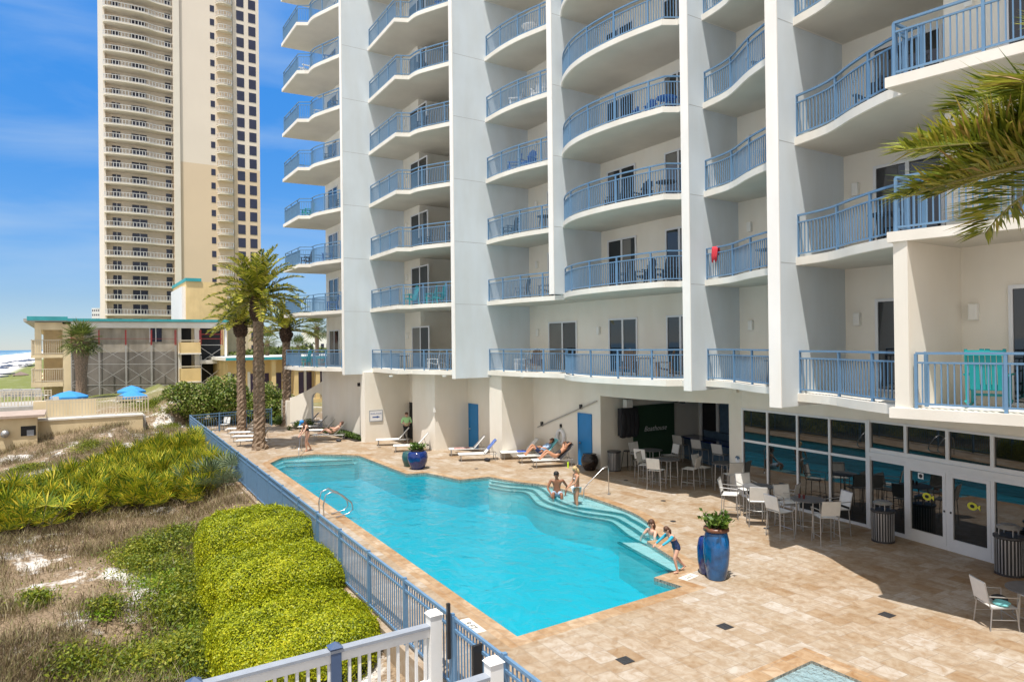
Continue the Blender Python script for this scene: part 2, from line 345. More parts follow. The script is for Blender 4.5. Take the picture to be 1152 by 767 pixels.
# ------------------------------------------------------------------ terrain
def fence_v(u): return 6.53-.0372*(u+47.7)
def bump2(u, v): return .16*math.sin(u*.55+1.3*math.sin(v*.4))*math.cos(v*.5+.4)+.10*math.sin(u*1.3+v*.9)+.05*math.sin(u*2.9-v*2.1)
def ground(u, v):
    fv = fence_v(u)
    if v > fv+.45 and u > -49.6 and u < 9 and v < 30: return -2.2
    z = -.85+bump2(u, v)*max(0, min(1, (fv+2-v)/3))
    if v < -8:
        t = min(1, (-8-v)/22); t = t*t*(3-2*t)
        z = (-.85+bump2(u, v)*.9)*(1-t)-3.2*t+(.7*math.sin(u*.11+2)*math.sin((v+8)*.2)*(1-t))
        if v < -30: z = -3.2-1.6*min(1, (-30-v)/65)-(.02*max(0, -95-v))
    if u < -54:
        t = min(1, (-54-u)/3); zz = -.15 if v > -7 else -.15+(z+.15)*min(1, (-7-v)/10)
        z = z*(1-t)+zz*t
    z += .80*max(0, min(1, (v-fv+2.0)/1.9))*(1 if u < -21 else .55 if u > -19 else .55+.45*(-19-u)/2)
    q = max(0, min(1, (v+4.5)/8))*max(0, min(1, (-38-u)/11)); z += 1.35*q*q*(3-2*q)
    if v > fv-3.4 and u > -54: z = min(z, -.12)
    if v > fv+.45: z = -.15
    return max(z, -9)
us = sorted(set(list(np.arange(-58, 12, .6))+[-6000,-3000,-1500,-900,-600,-450,-350,-280,-230,-190,-160,-140,-122,-110,-100,-92,-85,-79,-74,-70,-67,-64,-61,12,16,22,32,50,90,200,600,2500]))
vs_ = sorted(set(list(np.arange(-14, 8, .5))+[-4000,-300,-200,-150,-120,-105,-95,-85,-75,-65,-57,-50,-44,-40,-36,-33,-30,-28,-26,-24,-22,-20,-18.5,-17,-15.5,8,9.5,12,15,20,29.5,30.5,36,45,70,120,250,600,2500,6000]))
b = MB(); nv = len(vs_)
b.v = [(u, v, ground(u, v)) for u in us for v in vs_]
b.f = [(i*nv+j, (i+1)*nv+j, (i+1)*nv+j+1, i*nv+j+1) for i in range(len(us)-1) for j in range(nv-1)]
def groundmat():
    m, n, l = nt('dune_ground'); o = n.new('ShaderNodeOutputMaterial'); p = n.new('ShaderNodeBsdfPrincipled'); p.inputs['Roughness'].default_value = .95; p.inputs['Specular IOR Level'].default_value = .1; l.new(p.outputs[0], o.inputs[0])
    tc = n.new('ShaderNodeTexCoord'); sx = n.new('ShaderNodeSeparateXYZ'); l.new(tc.outputs['Object'], sx.inputs[0])
    n1 = n.new('ShaderNodeTexNoise'); n1.inputs['Scale'].default_value = .42; n1.inputs['Detail'].default_value = 9; n1.inputs['Roughness'].default_value = .72; l.new(tc.outputs['Object'], n1.inputs['Vector'])
    n2 = n.new('ShaderNodeTexNoise'); n2.inputs['Scale'].default_value = 14; n2.inputs['Detail'].default_value = 6; l.new(tc.outputs['Object'], n2.inputs['Vector'])
    r1 = n.new('ShaderNodeValToRGB'); e = r1.color_ramp.elements; e[0].position = .3; e[0].color = (.13,.09,.055,1); e[1].position = .7; e[1].color = (.36,.27,.18,1); l.new(n2.outputs['Fac'], r1.inputs[0])
    ms = n.new('ShaderNodeMath'); ms.operation = 'GREATER_THAN'
    rs = n.new('ShaderNodeValToRGB'); rs.color_ramp.elements[0].position = .53; rs.color_ramp.elements[1].position = .60; l.new(n1.outputs['Fac'], rs.inputs[0])
    mr = n.new('ShaderNodeMapRange'); mr.inputs[1].default_value = -11; mr.inputs[2].default_value = -16; mr.inputs[3].default_value = 0; mr.inputs[4].default_value = 1; l.new(sx.outputs[1], mr.inputs[0])
    g0 = n.new('ShaderNodeMapRange'); g0.inputs[1].default_value = -56; g0.inputs[2].default_value = -75; g0.inputs[3].default_value = 1; g0.inputs[4].default_value = .12; l.new(sx.outputs[0], g0.inputs[0]); sm_ = n.new('ShaderNodeMath'); sm_.operation = 'MULTIPLY'; l.new(rs.outputs[0], sm_.inputs[0]); l.new(g0.outputs[0], sm_.inputs[1])
    mxm = n.new('ShaderNodeMath'); mxm.operation = 'MAXIMUM'; l.new(sm_.outputs[0], mxm.inputs[0]); l.new(mr.outputs[0], mxm.inputs[1])
    gr = n.new('ShaderNodeMapRange'); gr.inputs[1].default_value = -56; gr.inputs[2].default_value = -75; gr.inputs[3].default_value = 0; gr.inputs[4].default_value = 1; l.new(sx.outputs[0], gr.inputs[0])
    green = n.new('ShaderNodeMix'); green.data_type = 'RGBA'; l.new(gr.outputs[0], green.inputs[0]); l.new(r1.outputs[0], green.inputs[6]); green.inputs[7].default_value = (.17,.19,.06,1)
    mix = n.new('ShaderNodeMix'); mix.data_type = 'RGBA'; l.new(mxm.outputs[0], mix.inputs[0]); l.new(green.outputs[2], mix.inputs[6]); mix.inputs[7].default_value = (.68,.65,.61,1)
    l.new(mix.outputs[2], p.inputs['Base Color'])
    bp = n.new('ShaderNodeBump'); bp.inputs['Strength'].default_value = .6; bp.inputs['Distance'].default_value = .05; l.new(n2.outputs['Fac'], bp.inputs['Height']); l.new(bp.outputs[0], p.inputs['Normal'])
    return m
tag(b.build('ground', groundmat(), smooth=True), kind='structure')
def seamat():
    m, n, l = nt('gulf_water'); o = n.new('ShaderNodeOutputMaterial'); p = n.new('ShaderNodeBsdfPrincipled'); l.new(p.outputs[0], o.inputs[0]); p.inputs['Roughness'].default_value = .25
    tc = n.new('ShaderNodeTexCoord'); mp = n.new('ShaderNodeMapping'); mp.inputs['Scale'].default_value = (.006,.06,1); l.new(tc.outputs['Object'], mp.inputs[0])
    t = n.new('ShaderNodeTexNoise'); t.inputs['Scale'].default_value = 1; t.inputs['Detail'].default_value = 6; l.new(mp.outputs[0], t.inputs['Vector'])
    r = n.new('ShaderNodeValToRGB'); r.color_ramp.elements[0].position = .45; r.color_ramp.elements[0].color = (.10,.27,.33,1); r.color_ramp.elements[1].position = .62; r.color_ramp.elements[1].color = (.75,.78,.78,1); l.new(t.outputs['Fac'], r.inputs[0])
    sx = n.new('ShaderNodeSeparateXYZ'); l.new(tc.outputs['Object'], sx.inputs[0])
    mr = n.new('ShaderNodeMapRange'); mr.inputs[1].default_value = -95; mr.inputs[2].default_value = -170; l.new(sx.outputs[1], mr.inputs[0])
    mx = n.new('ShaderNodeMix'); mx.data_type = 'RGBA'; l.new(mr.outputs[0], mx.inputs[0]); l.new(r.outputs[0], mx.inputs[6]); mx.inputs[7].default_value = (.09,.21,.30,1); l.new(mx.outputs[2], p.inputs['Base Color'])
    return m
b = MB(); b.sheet([(-9000,-9000),(6000,-9000),(6000,-88),(-9000,-88)], -4.7); tag(b.build('sea', seamat()), kind='structure')
def GG(px, py):
    z = -.6
    for _ in range(8):
        u, v = G(px, py, z); z = .5*z+.5*ground(u, v)
    return (u, v)
# ------------------------------------------------------------------ deck, pool, spa
ang = -math.atan(.0372)
def deckmat(name, dark=1.0, s=1.0, tint=(1,1,1)):
    m, n, l = nt(name); o = n.new('ShaderNodeOutputMaterial'); p = n.new('ShaderNodeBsdfPrincipled'); l.new(p.outputs[0], o.inputs[0]); p.inputs['Specular IOR Level'].default_value = .3
    tc = n.new('ShaderNodeTexCoord'); mp = n.new('ShaderNodeMapping'); mp.inputs['Rotation'].default_value = (0,0,-ang); l.new(tc.outputs['Object'], mp.inputs[0])
    br = n.new('ShaderNodeTexBrick'); br.inputs['Scale'].default_value = s; br.inputs['Brick Width'].default_value = .61; br.inputs['Row Height'].default_value = .405; br.offset = .37; br.offset_frequency = 2; br.squash = .66; br.squash_frequency = 3
    br.inputs['Color1'].default_value = (0,0,0,1); br.inputs['Color2'].default_value = (1,1,1,1); br.inputs['Mortar'].default_value = (.5,.5,.5,1); br.inputs['Mortar Size'].default_value = .006; br.inputs['Mortar Smooth'].default_value = .2; br.inputs['Bias'].default_value = 0
    l.new(mp.outputs[0], br.inputs['Vector'])
    r = n.new('ShaderNodeValToRGB'); r.color_ramp.interpolation = 'LINEAR'; e = r.color_ramp.elements
    cs = [(0,(.53,.38,.24)),(.12,(.57,.45,.32)),(.3,(.61,.50,.38)),(.5,(.64,.53,.41)),(.66,(.575,.45,.32)),(.84,(.66,.56,.45)),(1,(.71,.63,.54))]
    e[0].position = 0; e[0].color = lin([c*t*dark for c,t in zip(cs[0][1],tint)]); e[1].position = 1; e[1].color = lin([c*t*dark for c,t in zip(cs[-1][1],tint)])
    for q, c in cs[1:-1]:
        x = e.new(q); x.color = lin([a*t*dark for a,t in zip(c,tint)])
    l.new(br.outputs['Color'], r.inputs[0])
    n1 = n.new('ShaderNodeTexNoise'); n1.inputs['Scale'].default_value = 5; n1.inputs['Detail'].default_value = 8; n1.inputs['Roughness'].default_value = .65; n1.inputs['Distortion'].default_value = .8; l.new(mp.outputs[0], n1.inputs['Vector'])
    n2 = n.new('ShaderNodeTexNoise'); n2.inputs['Scale'].default_value = .55; n2.inputs['Detail'].default_value = 5; l.new(mp.outputs[0], n2.inputs['Vector'])
    r1 = n.new('ShaderNodeValToRGB'); r1.color_ramp.elements[0].position = .32; r1.color_ramp.elements[0].color = (.74,.60,.45,1); r1.color_ramp.elements[1].position = .62; r1.color_ramp.elements[1].color = (1.06,1.05,1.03,1); l.new(n1.outputs['Fac'], r1.inputs[0])
    r2 = n.new('ShaderNodeValToRGB'); r2.color_ramp.elements[0].position = .33; r2.color_ramp.elements[0].color = (.90,.80,.68,1); r2.color_ramp.elements[1].position = .6; r2.color_ramp.elements[1].color = (1.05,1.05,1.05,1); l.new(n2.outputs['Fac'], r2.inputs[0])
    m1 = n.new('ShaderNodeMix'); m1.data_type = 'RGBA'; m1.blend_type = 'MULTIPLY'; m1.inputs[0].default_value = 1; l.new(r.outputs[0], m1.inputs[6]); l.new(r1.outputs[0], m1.inputs[7])
    m2 = n.new('ShaderNodeMix'); m2.data_type = 'RGBA'; m2.blend_type = 'MULTIPLY'; m2.inputs[0].default_value = 1; l.new(m1.outputs[2], m2.inputs[6]); l.new(r2.outputs[0], m2.inputs[7])
    m3 = n.new('ShaderNodeMix'); m3.data_type = 'RGBA'; m3.blend_type = 'MIX'; l.new(br.outputs['Fac'], m3.inputs[0]); l.new(m2.outputs[2], m3.inputs[6]); m3.inputs[7].default_value = (.40*dark,.32*dark,.24*dark,1)
    l.new(m3.outputs[2], p.inputs['Base Color'])
    rg = n.new('ShaderNodeMapRange'); rg.inputs[3].default_value = .45; rg.inputs[4].default_value = .75; l.new(n1.outputs['Fac'], rg.inputs[0]); l.new(rg.outputs[0], p.inputs['Roughness'])
    bp = n.new('ShaderNodeBump'); bp.inputs['Strength'].default_value = .25; bp.inputs['Distance'].default_value = .01; l.new(n1.outputs['Fac'], bp.inputs['Height']); l.new(bp.outputs[0], p.inputs['Normal'])
    return m
M['deck'] = deckmat('travertine_deck', .66, 1.0, (.95,1.0,1.07)); M['coping'] = deckmat('travertine_coping', .64, 1.25, (1.04,.95,.84))
lobe_px = [(549.6,535.8),(570,539.5),(590,542.4),(608.8,544.5),(632,549.5),(654.7,556),(684,565.5),(710,575.3),(725,584),(736,594.5),(744,606)]
lobe = [G(*p) for p in lobe_px]
lobe_s = smoothpts(lobe, 4)
POOL = [(-33.5,8.0),(-34.9,8.95),(-34.95,10.6),(-33.9,11.75),(-33.15,12.25),(-27.2,12.15),(-26.95,12.95),(-24.75,13.4)]+lobe_s+[(-14.03,13.45),(-11.9,12.72),(-11.78,11.5),(-10.98,11.6),(-10.88,7.08)]
SPA = [(-7.2,10.72),(-3.9,10.72),(-3.9,7.5),(-7.12,7.5)]
def inset(poly, d):
    n = len(poly); ar = sum(poly[i][0]*poly[(i+1)%n][1]-poly[(i+1)%n][0]*poly[i][1] for i in range(n)); sg = 1 if ar > 0 else -1
    out = []
    for i in range(n):
        p0, p1, p2 = [np.array(poly[(i+k)%n], float) for k in (-1,0,1)]
        a = p1-p0; a /= np.linalg.norm(a); c = p2-p1; c /= np.linalg.norm(c)
        na = np.array([-a[1],a[0]])*sg; nc = np.array([-c[1],c[0]])*sg; q = na+nc; q /= np.linalg.norm(q)
        k = max(.45, q.dot(na)); out.append(tuple(p1+q*d/k))
    return out
from mathutils.geometry import tessellate_polygon
def holed(name, outer, holes, z, m, skirt=None):
    loops = [[Vector((p[0],p[1],0)) for p in outer]]+[[Vector((p[0],p[1],0)) for p in h] for h in holes]
    flat = [p for q in loops for p in q]; b = MB()
    tr = tessellate_polygon(loops); fs = []
    for t in tr:
        a, c, d = [flat[i] for i in t]; nz = (c-a).cross(d-a).z
        if abs(nz) < 1e-9: continue
        fs.append(tuple(t) if nz > 0 else tuple(t[::-1]))
    b.add([(p.x,p.y,z) for p in flat], fs)
    if skirt is not None:
        k = len(outer)
        for i in range(k):
            p, q = outer[i], outer[(i+1)%k]; b.add([(p[0],p[1],z),(q[0],q[1],z),(q[0],q[1],skirt),(p[0],p[1],skirt)], [(0,1,2,3)])
    return b.build(name, m)
deck_outer = [(9.0,fence_v(9)-.12),(9.0,29.5),(-49.4,29.5),(-49.3,11.9),(-47.5,6.40)]
cop_p = inset(POOL, -.36); cop_s = inset(SPA, -.36)
tag(holed('pool_deck', deck_outer, [cop_p, cop_s], 0.0, M['deck'], -1.6), kind='structure')
tag(holed('pool_coping', cop_p, [POOL], 0.0, M['coping']), kind='structure')
tag(holed('spa_coping', cop_s, [SPA], 0.0, M['coping']), kind='structure')
plaster = mat('aqua_pool_plaster', (.055,.60,.71), .6, var=.06, scale=1.2)
pale = mat('pale_pool_step', (.52,.68,.68), .6, var=.06, scale=2)
dtile = mat('dark_step_tile', (.004,.012,.018), .3, var=.2, scale=8)
mosaic = mat('mosaic_waterline', (.30,.27,.22), .4, var=.8, scale=24)
def basin(name, poly, z0, m):
    b = MB(); k = len(poly); ar = sum(poly[i][0]*poly[(i+1)%k][1]-poly[(i+1)%k][0]*poly[i][1] for i in range(k)); q = poly if ar > 0 else poly[::-1]
    loops = [[Vector((p[0],p[1],0)) for p in q]]; 
    b.add([(p[0],p[1],z0) for p in q]+[(p[0],p[1],-.16) for p in q], [tuple(t) for t in tessellate_polygon(loops)]+[(i,i+k,(i+1)%k+k,(i+1)%k) for i in range(k)])
    o = b.build(name, m); b2 = MB(); b2.add([(p[0],p[1],-.16) for p in q]+[(p[0],p[1],0) for p in q], [(i,i+k,(i+1)%k+k,(i+1)%k) for i in range(k)])
    tag(o, kind='structure'); w = b2.build('waterline_tile', mosaic, o); return o
pb = basin('pool_basin', POOL, -1.15, plaster)
basin('spa_basin', SPA, -.9, mat('spa_plaster', (.42,.58,.60), .6, var=.1, scale=3))
l1 = [(553,541.5),(575,544.5),(590,545.6),(607.7,548.7),(621,559),(642,568.5),(654.7,571),(676,574),(699.5,577.9),(710,583.5),(725,592),(741,606)]
l2 = [(551,545),(572,548.5),(590,549.7),(600,552),(611,562),(624,567.5),(642,573),(657,577),(672,579),(689,581.5),(702,587.5),(721,600),(735,610)]
l3 = [(550,548.5),(570,552),(586,553),(594,556),(602,565),(611,570),(632,576),(658,581.5),(684,586),(694,592),(705,601),(716,607.5),(727,613)]
for i, (ln, z) in enumerate(((l1,-.11),(l2,-.18),(l3,-.25))):
    c = smoothpts([G(p[0],p[1],z) for p in ln], 4); b = MB()
    b.prism(c+lobe_s[::-1], -1.4, z); tag(b.build('pool_step', pale, pb), kind='structure')
    b = MB(); 
    for a, d in zip(c[:-1], c[1:]): b.bar((a[0],a[1],z-.006),(d[0],d[1],z-.006), .075, .05)
    b.build('step_edge_tile', dtile, pb)
def ledge(poly, edge, z):
    b = MB(); b.prism(poly, -1.4, z); b.build('pool_ledge', pale, pb)
    b = MB()
    for a, d in zip(edge[:-1], edge[1:]): b.bar((a[0],a[1],z-.006),(d[0],d[1],z-.006), .09, .05)
    b.build('step_edge_tile', dtile, pb)
ea = [G(696,609.5,-.14), G(755.5,642.5,-.14)]; ledge([ea[0],(-14.4,13.5),(-14.03,13.45),(-11.9,12.72),(-11.78,11.5),ea[1]], ea, -.14)
ec = [(-34.5,8.9),(-34.0,9.7),(-33.2,11.9)]
for z, d in ((-.2,0),(-.34,.35)):
    e2 = [(p[0]+d, p[1]) for p in ec]; ledge([(-33.55+d*.3,8.05)]+e2+[(-33.5+d,12.2),(-33.15,12.25),(-33.9,11.75),(-34.95,10.6),(-34.9,8.95)], e2, z)
def watermat(name, dens, col, bs=3.2, bst=.12, turb=(.004,.47,.57,.25)):
    m, n, l = nt(name); o = n.new('ShaderNodeOutputMaterial'); t = n.new('ShaderNodeBsdfTransparent'); g = n.new('ShaderNodeBsdfGlossy'); g.inputs['Roughness'].default_value = .03
    t.inputs[0].default_value = (.97,1,1,1)
    tc = n.new('ShaderNodeTexCoord'); mp = n.new('ShaderNodeMapping'); mp.inputs['Scale'].default_value = (1,1.35,1); mp.inputs['Rotation'].default_value = (0,0,.6); l.new(tc.outputs['Object'], mp.inputs[0])
    a = n.new('ShaderNodeTexNoise'); a.inputs['Scale'].default_value = bs; a.inputs['Detail'].default_value = 4; a.inputs['Distortion'].default_value = .7; l.new(mp.outputs[0], a.inputs['Vector'])
    bp = n.new('ShaderNodeBump'); bp.inputs['Strength'].default_value = bst; bp.inputs['Distance'].default_value = .12; l.new(a.outputs['Fac'], bp.inputs['Height'])
    fr = n.new('ShaderNodeFresnel'); fr.inputs['IOR'].default_value = 1.33; l.new(bp.outputs[0], fr.inputs['Normal']); l.new(bp.outputs[0], g.inputs['Normal'])
    df = n.new('ShaderNodeBsdfDiffuse'); df.inputs['Color'].default_value = lin(turb[:3]); l.new(bp.outputs[0], df.inputs['Normal']); mt = n.new('ShaderNodeMixShader'); mt.inputs[0].default_value = turb[3]; l.new(t.outputs[0], mt.inputs[1]); l.new(df.outputs[0], mt.inputs[2])
    ms = n.new('ShaderNodeMixShader'); l.new(fr.outputs[0], ms.inputs[0]); l.new(mt.outputs[0], ms.inputs[1]); l.new(g.outputs[0], ms.inputs[2]); l.new(ms.outputs[0], o.inputs['Surface'])
    v = n.new('ShaderNodeVolumeAbsorption'); v.inputs['Color'].default_value = lin(col); v.inputs['Density'].default_value = dens; l.new(v.outputs[0], o.inputs['Volume'])
    return m
b = MB(); b.prism(inset(POOL, -.004), -1.5, -.075); tag(b.build('pool_water', watermat('pool_water', .5, (.02,.80,.88), 1.7, .55)), kind='structure')
b = MB(); b.prism(inset(SPA, -.004), -1.0, -.05); tag(b.build('spa_water', watermat('spa_water', .25, (.3,.8,.85), 7, .9, (.42,.58,.62,.62))), kind='structure')
#==PART3==
# ------------------------------------------------------------------ the hotel
def LV(k): return 3.98 if k == 1 else 7.38+3*(k-2)          # slab underside of balcony level k
TOP = 10; ROOF = LV(TOP+1)
hotel = tag(empty('hotel', (-20, 20, 0)), 'cream and pale blue hotel of stacked curved balconies with blue railings beside the pool', 'hotel')
hotel.location = (0,0,0)
ft = .33
fins = [(-37.6,13.12,17.2),(-29.07,15.6,20.4),(-23.4,17.3,20.3),(-16.04,17.5,20.4),(-10.6,14.72,18.0)]
for i, (u, v0, v1) in enumerate(fins):
    b = MB(); z0 = 3.86 if i != 2 else LV(2)+.2
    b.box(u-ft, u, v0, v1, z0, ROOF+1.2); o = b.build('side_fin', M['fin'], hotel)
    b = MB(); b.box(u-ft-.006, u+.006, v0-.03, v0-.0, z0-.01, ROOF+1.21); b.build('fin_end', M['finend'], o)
    for k in range(2, TOP+1): b = MB(); b.box(u-.01, u+.002, v0+.02, v1-.1, LV(k)+.03, LV(k)+.05); b.build('control_joint', M['joint'], o)
b1f = [(-46.6,12.14),(-42.95,12.12)]; b1c = smoothpts([(-42.6,12.72),(-41.6,12.75),(-40.2,13.2),(-38.8,13.68),(-37.95,13.85)], 4)
b2f = [(-37.6,14.66),(-33.4,14.5)]; b2c = smoothpts([(-33.1,15.15),(-32.2,15.25),(-31.0,15.8),(-30.0,16.3),(-29.4,16.5)], 4)
b3c = smoothpts([(-29.07,17.38),(-27.6,17.35),(-26.2,17.5),(-24.8,17.85),(-23.75,18.1)], 4)
b4c = smoothpts([(-23.4,17.78),(-22.7,17.35),(-21.6,16.95),(-20.3,16.8),(-18.7,16.9),(-16.98,17.25)], 5)
b4e = [(-16.7,17.72),(-16.38,17.66)]
b5c = smoothpts([(-16.04,18.19),(-14.8,17.95),(-13.4,17.2),(-12.2,16.75),(-10.94,16.45)], 4)
b6c = smoothpts([(-10.6,15.35),(-9.6,15.12),(-8.6,14.55),(-7.6,14.1),(-6.9,13.98)], 4)
b7f = [(-7.27,13.41),(-5.1,13.78),(3.0,15.1)]
BAY = [  # front, inner wall v, u0, u1, wall lines (u0,u1,v)
 (b1f+b1c, 14.9, -46.3, -37.93), (b2f+b2c, 16.8, -37.6, -29.4), (b3c, 19.9, -29.07, -23.73),
 (b4c+b4e, 19.9, -23.4, -16.37), (b5c, 19.95, -16.04, -10.93), (b6c, 17.47, -10.6, -7.2), (b7f, 15.6, -7.2, 3.0)]
backs = [22]*7
# back walls
def wall(u0, u1, v0, v1, z0, z1, m='cream', name='wall'):
    b = MB(); b.box(u0, u1, v0, v1, z0, z1); return b.build(name, M[m], hotel)
wall(-46.3, -37.93, 14.9, 22, 3.98, ROOF)
wall(-37.6, -35.45, 16.8, 22, 3.98, ROOF); wall(-35.45, -29.4, 20.2, 22, 3.98, ROOF)
wall(-29.07, -23.73, 19.9, 22, 3.98, ROOF); wall(-23.73, -16.37, 19.9, 22, 3.98, ROOF)
wall(-16.04, -10.93, 19.95, 22, 3.98, ROOF); wall(-10.6, -7.2, 17.47, 22, 3.98, ROOF)
wall(-7.2, 3.0, 15.6, 22, 3.98, ROOF)
wall(-46.3, 3.0, 22.001, 34, 3.98, ROOF)
b = MB(); b.prism([(-46.5,12.5),(-29.1,14.2),(-16,17),(-10,14.4),(3,13.5),(3.2,34.3),(-46.5,34.3)], ROOF+.25, ROOF+.9); b.build('roof', M['slab'], hotel)
# slabs and railings
def railing(pts, z, parent, close_ends=True, step=.106):
    """railing along 2D points at floor z"""
    b = MB(); hgt = 1.07
    for a, c in zip(pts[:-1], pts[1:]):
        for zz, w, h in ((hgt-.02,.06,.045),(hgt-.2,.04,.035),(.09,.04,.035)):
            b.bar((a[0],a[1],z+zz),(c[0],c[1],z+zz), w, h)
    # post and pickets by arc length
    d = [0]
    for a, c in zip(pts[:-1], pts[1:]): d.append(d[-1]+math.hypot(c[0]-a[0], c[1]-a[1]))
    T = d[-1]
    def at(s):
        s = max(0, min(T, s))
        for i in range(len(d)-1):
            if s <= d[i+1]+1e-9:
                t = (s-d[i])/max(1e-9, d[i+1]-d[i]); a, c = pts[i], pts[i+1]; e = (c[0]-a[0], c[1]-a[1]); ln = math.hypot(*e)
                return (a[0]+e[0]*t, a[1]+e[1]*t), (e[0]/ln, e[1]/ln)
        return pts[-1], (1,0)
    npk = max(2, int(T/step)); npst = max(1, round(T/1.45))
    for i in range(npk+1):
        p, e = at(T*i/npk); b.bar((p[0],p[1],z+.09),(p[0],p[1],z+hgt-.2), .022, .022, up=(e[0],e[1],0))
    for i in range(npst+1):
        p, e = at(T*i/npst); b.bar((p[0],p[1],z),(p[0],p[1],z+hgt-.03), .055, .055, up=(e[0],e[1],0))
    return b.build('railing', M['rail'], parent)
def shift(pts, d): return [(p[0], p[1]+d) for p in pts]
def trim(pts, u0, u1): return [p for p in pts if u0 <= p[0] <= u1]
for k in range(1, TOP+1):
    z = LV(k)
    for i, (front, vb, u0, u1) in enumerate(BAY):
        if i == 6 and k == TOP+9: continue
        bk = min(vb+.0, 22)
        if i == 0: poly = front+[(u1,14.9),(-46.35,14.9)]
        elif i == 1: poly = front+[(u1,20.2),(-35.46,20.2),(-35.46,16.8),(u0,16.8)]
        elif i == 5: poly = front+[(-6.9,15.6),(-7.2,15.6),(u1,vb),(u0,vb)]
        elif i == 6: poly = front+[(3.0,15.6),(-7.2,15.6)]
        else: poly = front+[(u1,vb),(u0,vb)]
        dz = 0 if i != 5 else -.004
        b = MB(); b.prism(poly, z+dz, z+.2+dz); sb = b.build('balcony', M['slab'], hotel); b = MB(); b.prism(inset(poly, .06), z+dz-.008, z+dz+.05); b.build('soffit', M['soffit'], sb)  # thin sheet under each slab, coloured darker to deepen its shade
        zr = z+.2
        if i == 0:
            f = shift(front, .1); f[0] = (-46.45, 12.24); railing(f, zr, sb); railing([(-46.45,12.24),(-46.3,14.8)], zr, sb)
        elif i == 1: railing(shift(front, .1), zr, sb)
        elif i == 3:
            f = shift(front, .1)
            if k == 1 or k == 2: f = shift(front, .1)
            railing(f, zr, sb)
        elif i == 5:
            railing(shift(front, .1), zr, sb)
            if k > 1:
                pass
        elif i == 6:
            f = shift(front, .1); f[0] = (-7.15, 13.54)
            if k == 1: f[0] = (-6.85, 13.6)
            railing(f, zr, sb)
            if k != 1: railing([(-7.15,13.54),(-7.15,13.98)], zr, sb)
        else: railing(shift(front, .1), zr, sb)
# doors (frame bars proud of the wall, panes between), wall lamps
def door(u0, u1, v, z0, z1, split=True, openleaf=False):
    f = MB(); g = MB(); w = .075
    f.box(u0-w, u0, v-.05, v+.01, z0, z1+w); f.box(u1, u1+w, v-.05, v+.01, z0, z1+w); f.box(u0, u1, v-.05, v+.01, z1, z1+w)
    f.box(u0, u1, v-.05, v+.01, z0, z0+.06)
    if split:
        c = (u0+u1)/2; f.box(c-.05, c+.05, v-.045, v+.008, z0+.06, z1)
    gl = MB(); gl.box(u0, u1, v-.02, v+.005, z0+.06, z1)
    d = gl.build('glass_door', M['glass'], hotel); f.build('frame', M['whitefr'], d)
    if RNG.random() < .38:
        q = MB(); c0, c1 = ((u0+.02, (u0+u1)/2-.06) if RNG.random() < .5 else ((u0+u1)/2+.06, u1-.02)); wd = (c1-c0)*RNG.uniform(.35,1); q.box(c0, c0+wd, v-.0235, v-.0205, z0+.08, z1-.02); q.build('curtained_pane', M['curt'], d)
def lamp(u, v, z):
    b = MB(); b.box(u-.085, u+.085, v-.12, v+.01, z-.17, z+.17); b.build('wall_lamp', M['lamp'], hotel, bevel=.02)
for k in range(1, TOP+1):
    z = LV(k)+.2; zt = z+2.28
    door(Uof(371.5,14.9), Uof(381.5,14.9), 14.9, z, zt)
    door(Uof(464.7,16.8), Uof(482.7,16.8), 16.8, z, zt)
    door(Uof(618.8,19.9), Uof(648.5,19.9), 19.9, z, zt)
    door(Uof(686.7,19.9), Uof(716.3,19.9), 19.9, z, zt)
    door(Uof(752,19.9), Uof(781,19.9), 19.9, z, zt)
    door(Uof(868,19.95), Uof(905,19.95), 19.95, z, zt)
    door(Uof(989,17.47), Uof(1062,17.47), 17.47, z, zt)
    door(Uof(1141,15.6), Uof(1141,15.6)+2.2, 15.6, z, zt)
    for px, v in ((459.5,16.8),(606,19.9),(674.5,19.9),(846,19.95),(966,17.47),(1097,15.6)): lamp(Uof(px,v), v, z+1.86)
# pillar under the nearest bay, first balcony level only
b = MB(); b.box(-7.2, -6.93, 13.5, 15.6, LV(1)+.2, LV(2)); b.build('pillar', M['cream'], hotel)
# ---------------- ground floor
def gw(poly, z0, z1, m='creambase', name='base_wall'):
    b = MB(); b.prism(poly, z0, z1); return b.build(name, M[m], hotel)
Z1 = 3.98
gw([(-46.3,14.55),(-37.95,14.5),(-37.95,22),(-46.3,22)], 0, Z1)
gw([(-37.95,14.15),(-37.25,14.15),(-37.25,17.0),(-37.95,17.0)], 0, Z1, name='base_pier')
gw([(-37.25,16.9),(-34.95,16.9),(-34.95,22),(-37.25,22)], 0, Z1)
gw([(-34.95,16.02),(-32.2,16.02),(-32.2,22),(-34.95,22)], 0, Z1)
gw([(-32.2,18.0),(-29.25,18.0),(-29.25,22),(-32.2,22)], 0, Z1)
gw([(-29.25,17.55),(-28.1,17.55),(-28.1,22),(-29.25,22)], 0, Z1, name='base_pier')
gw([(-28.1,19.4),(-23.0,19.4),(-23.0,26),(-28.1,26)], 0, Z1)
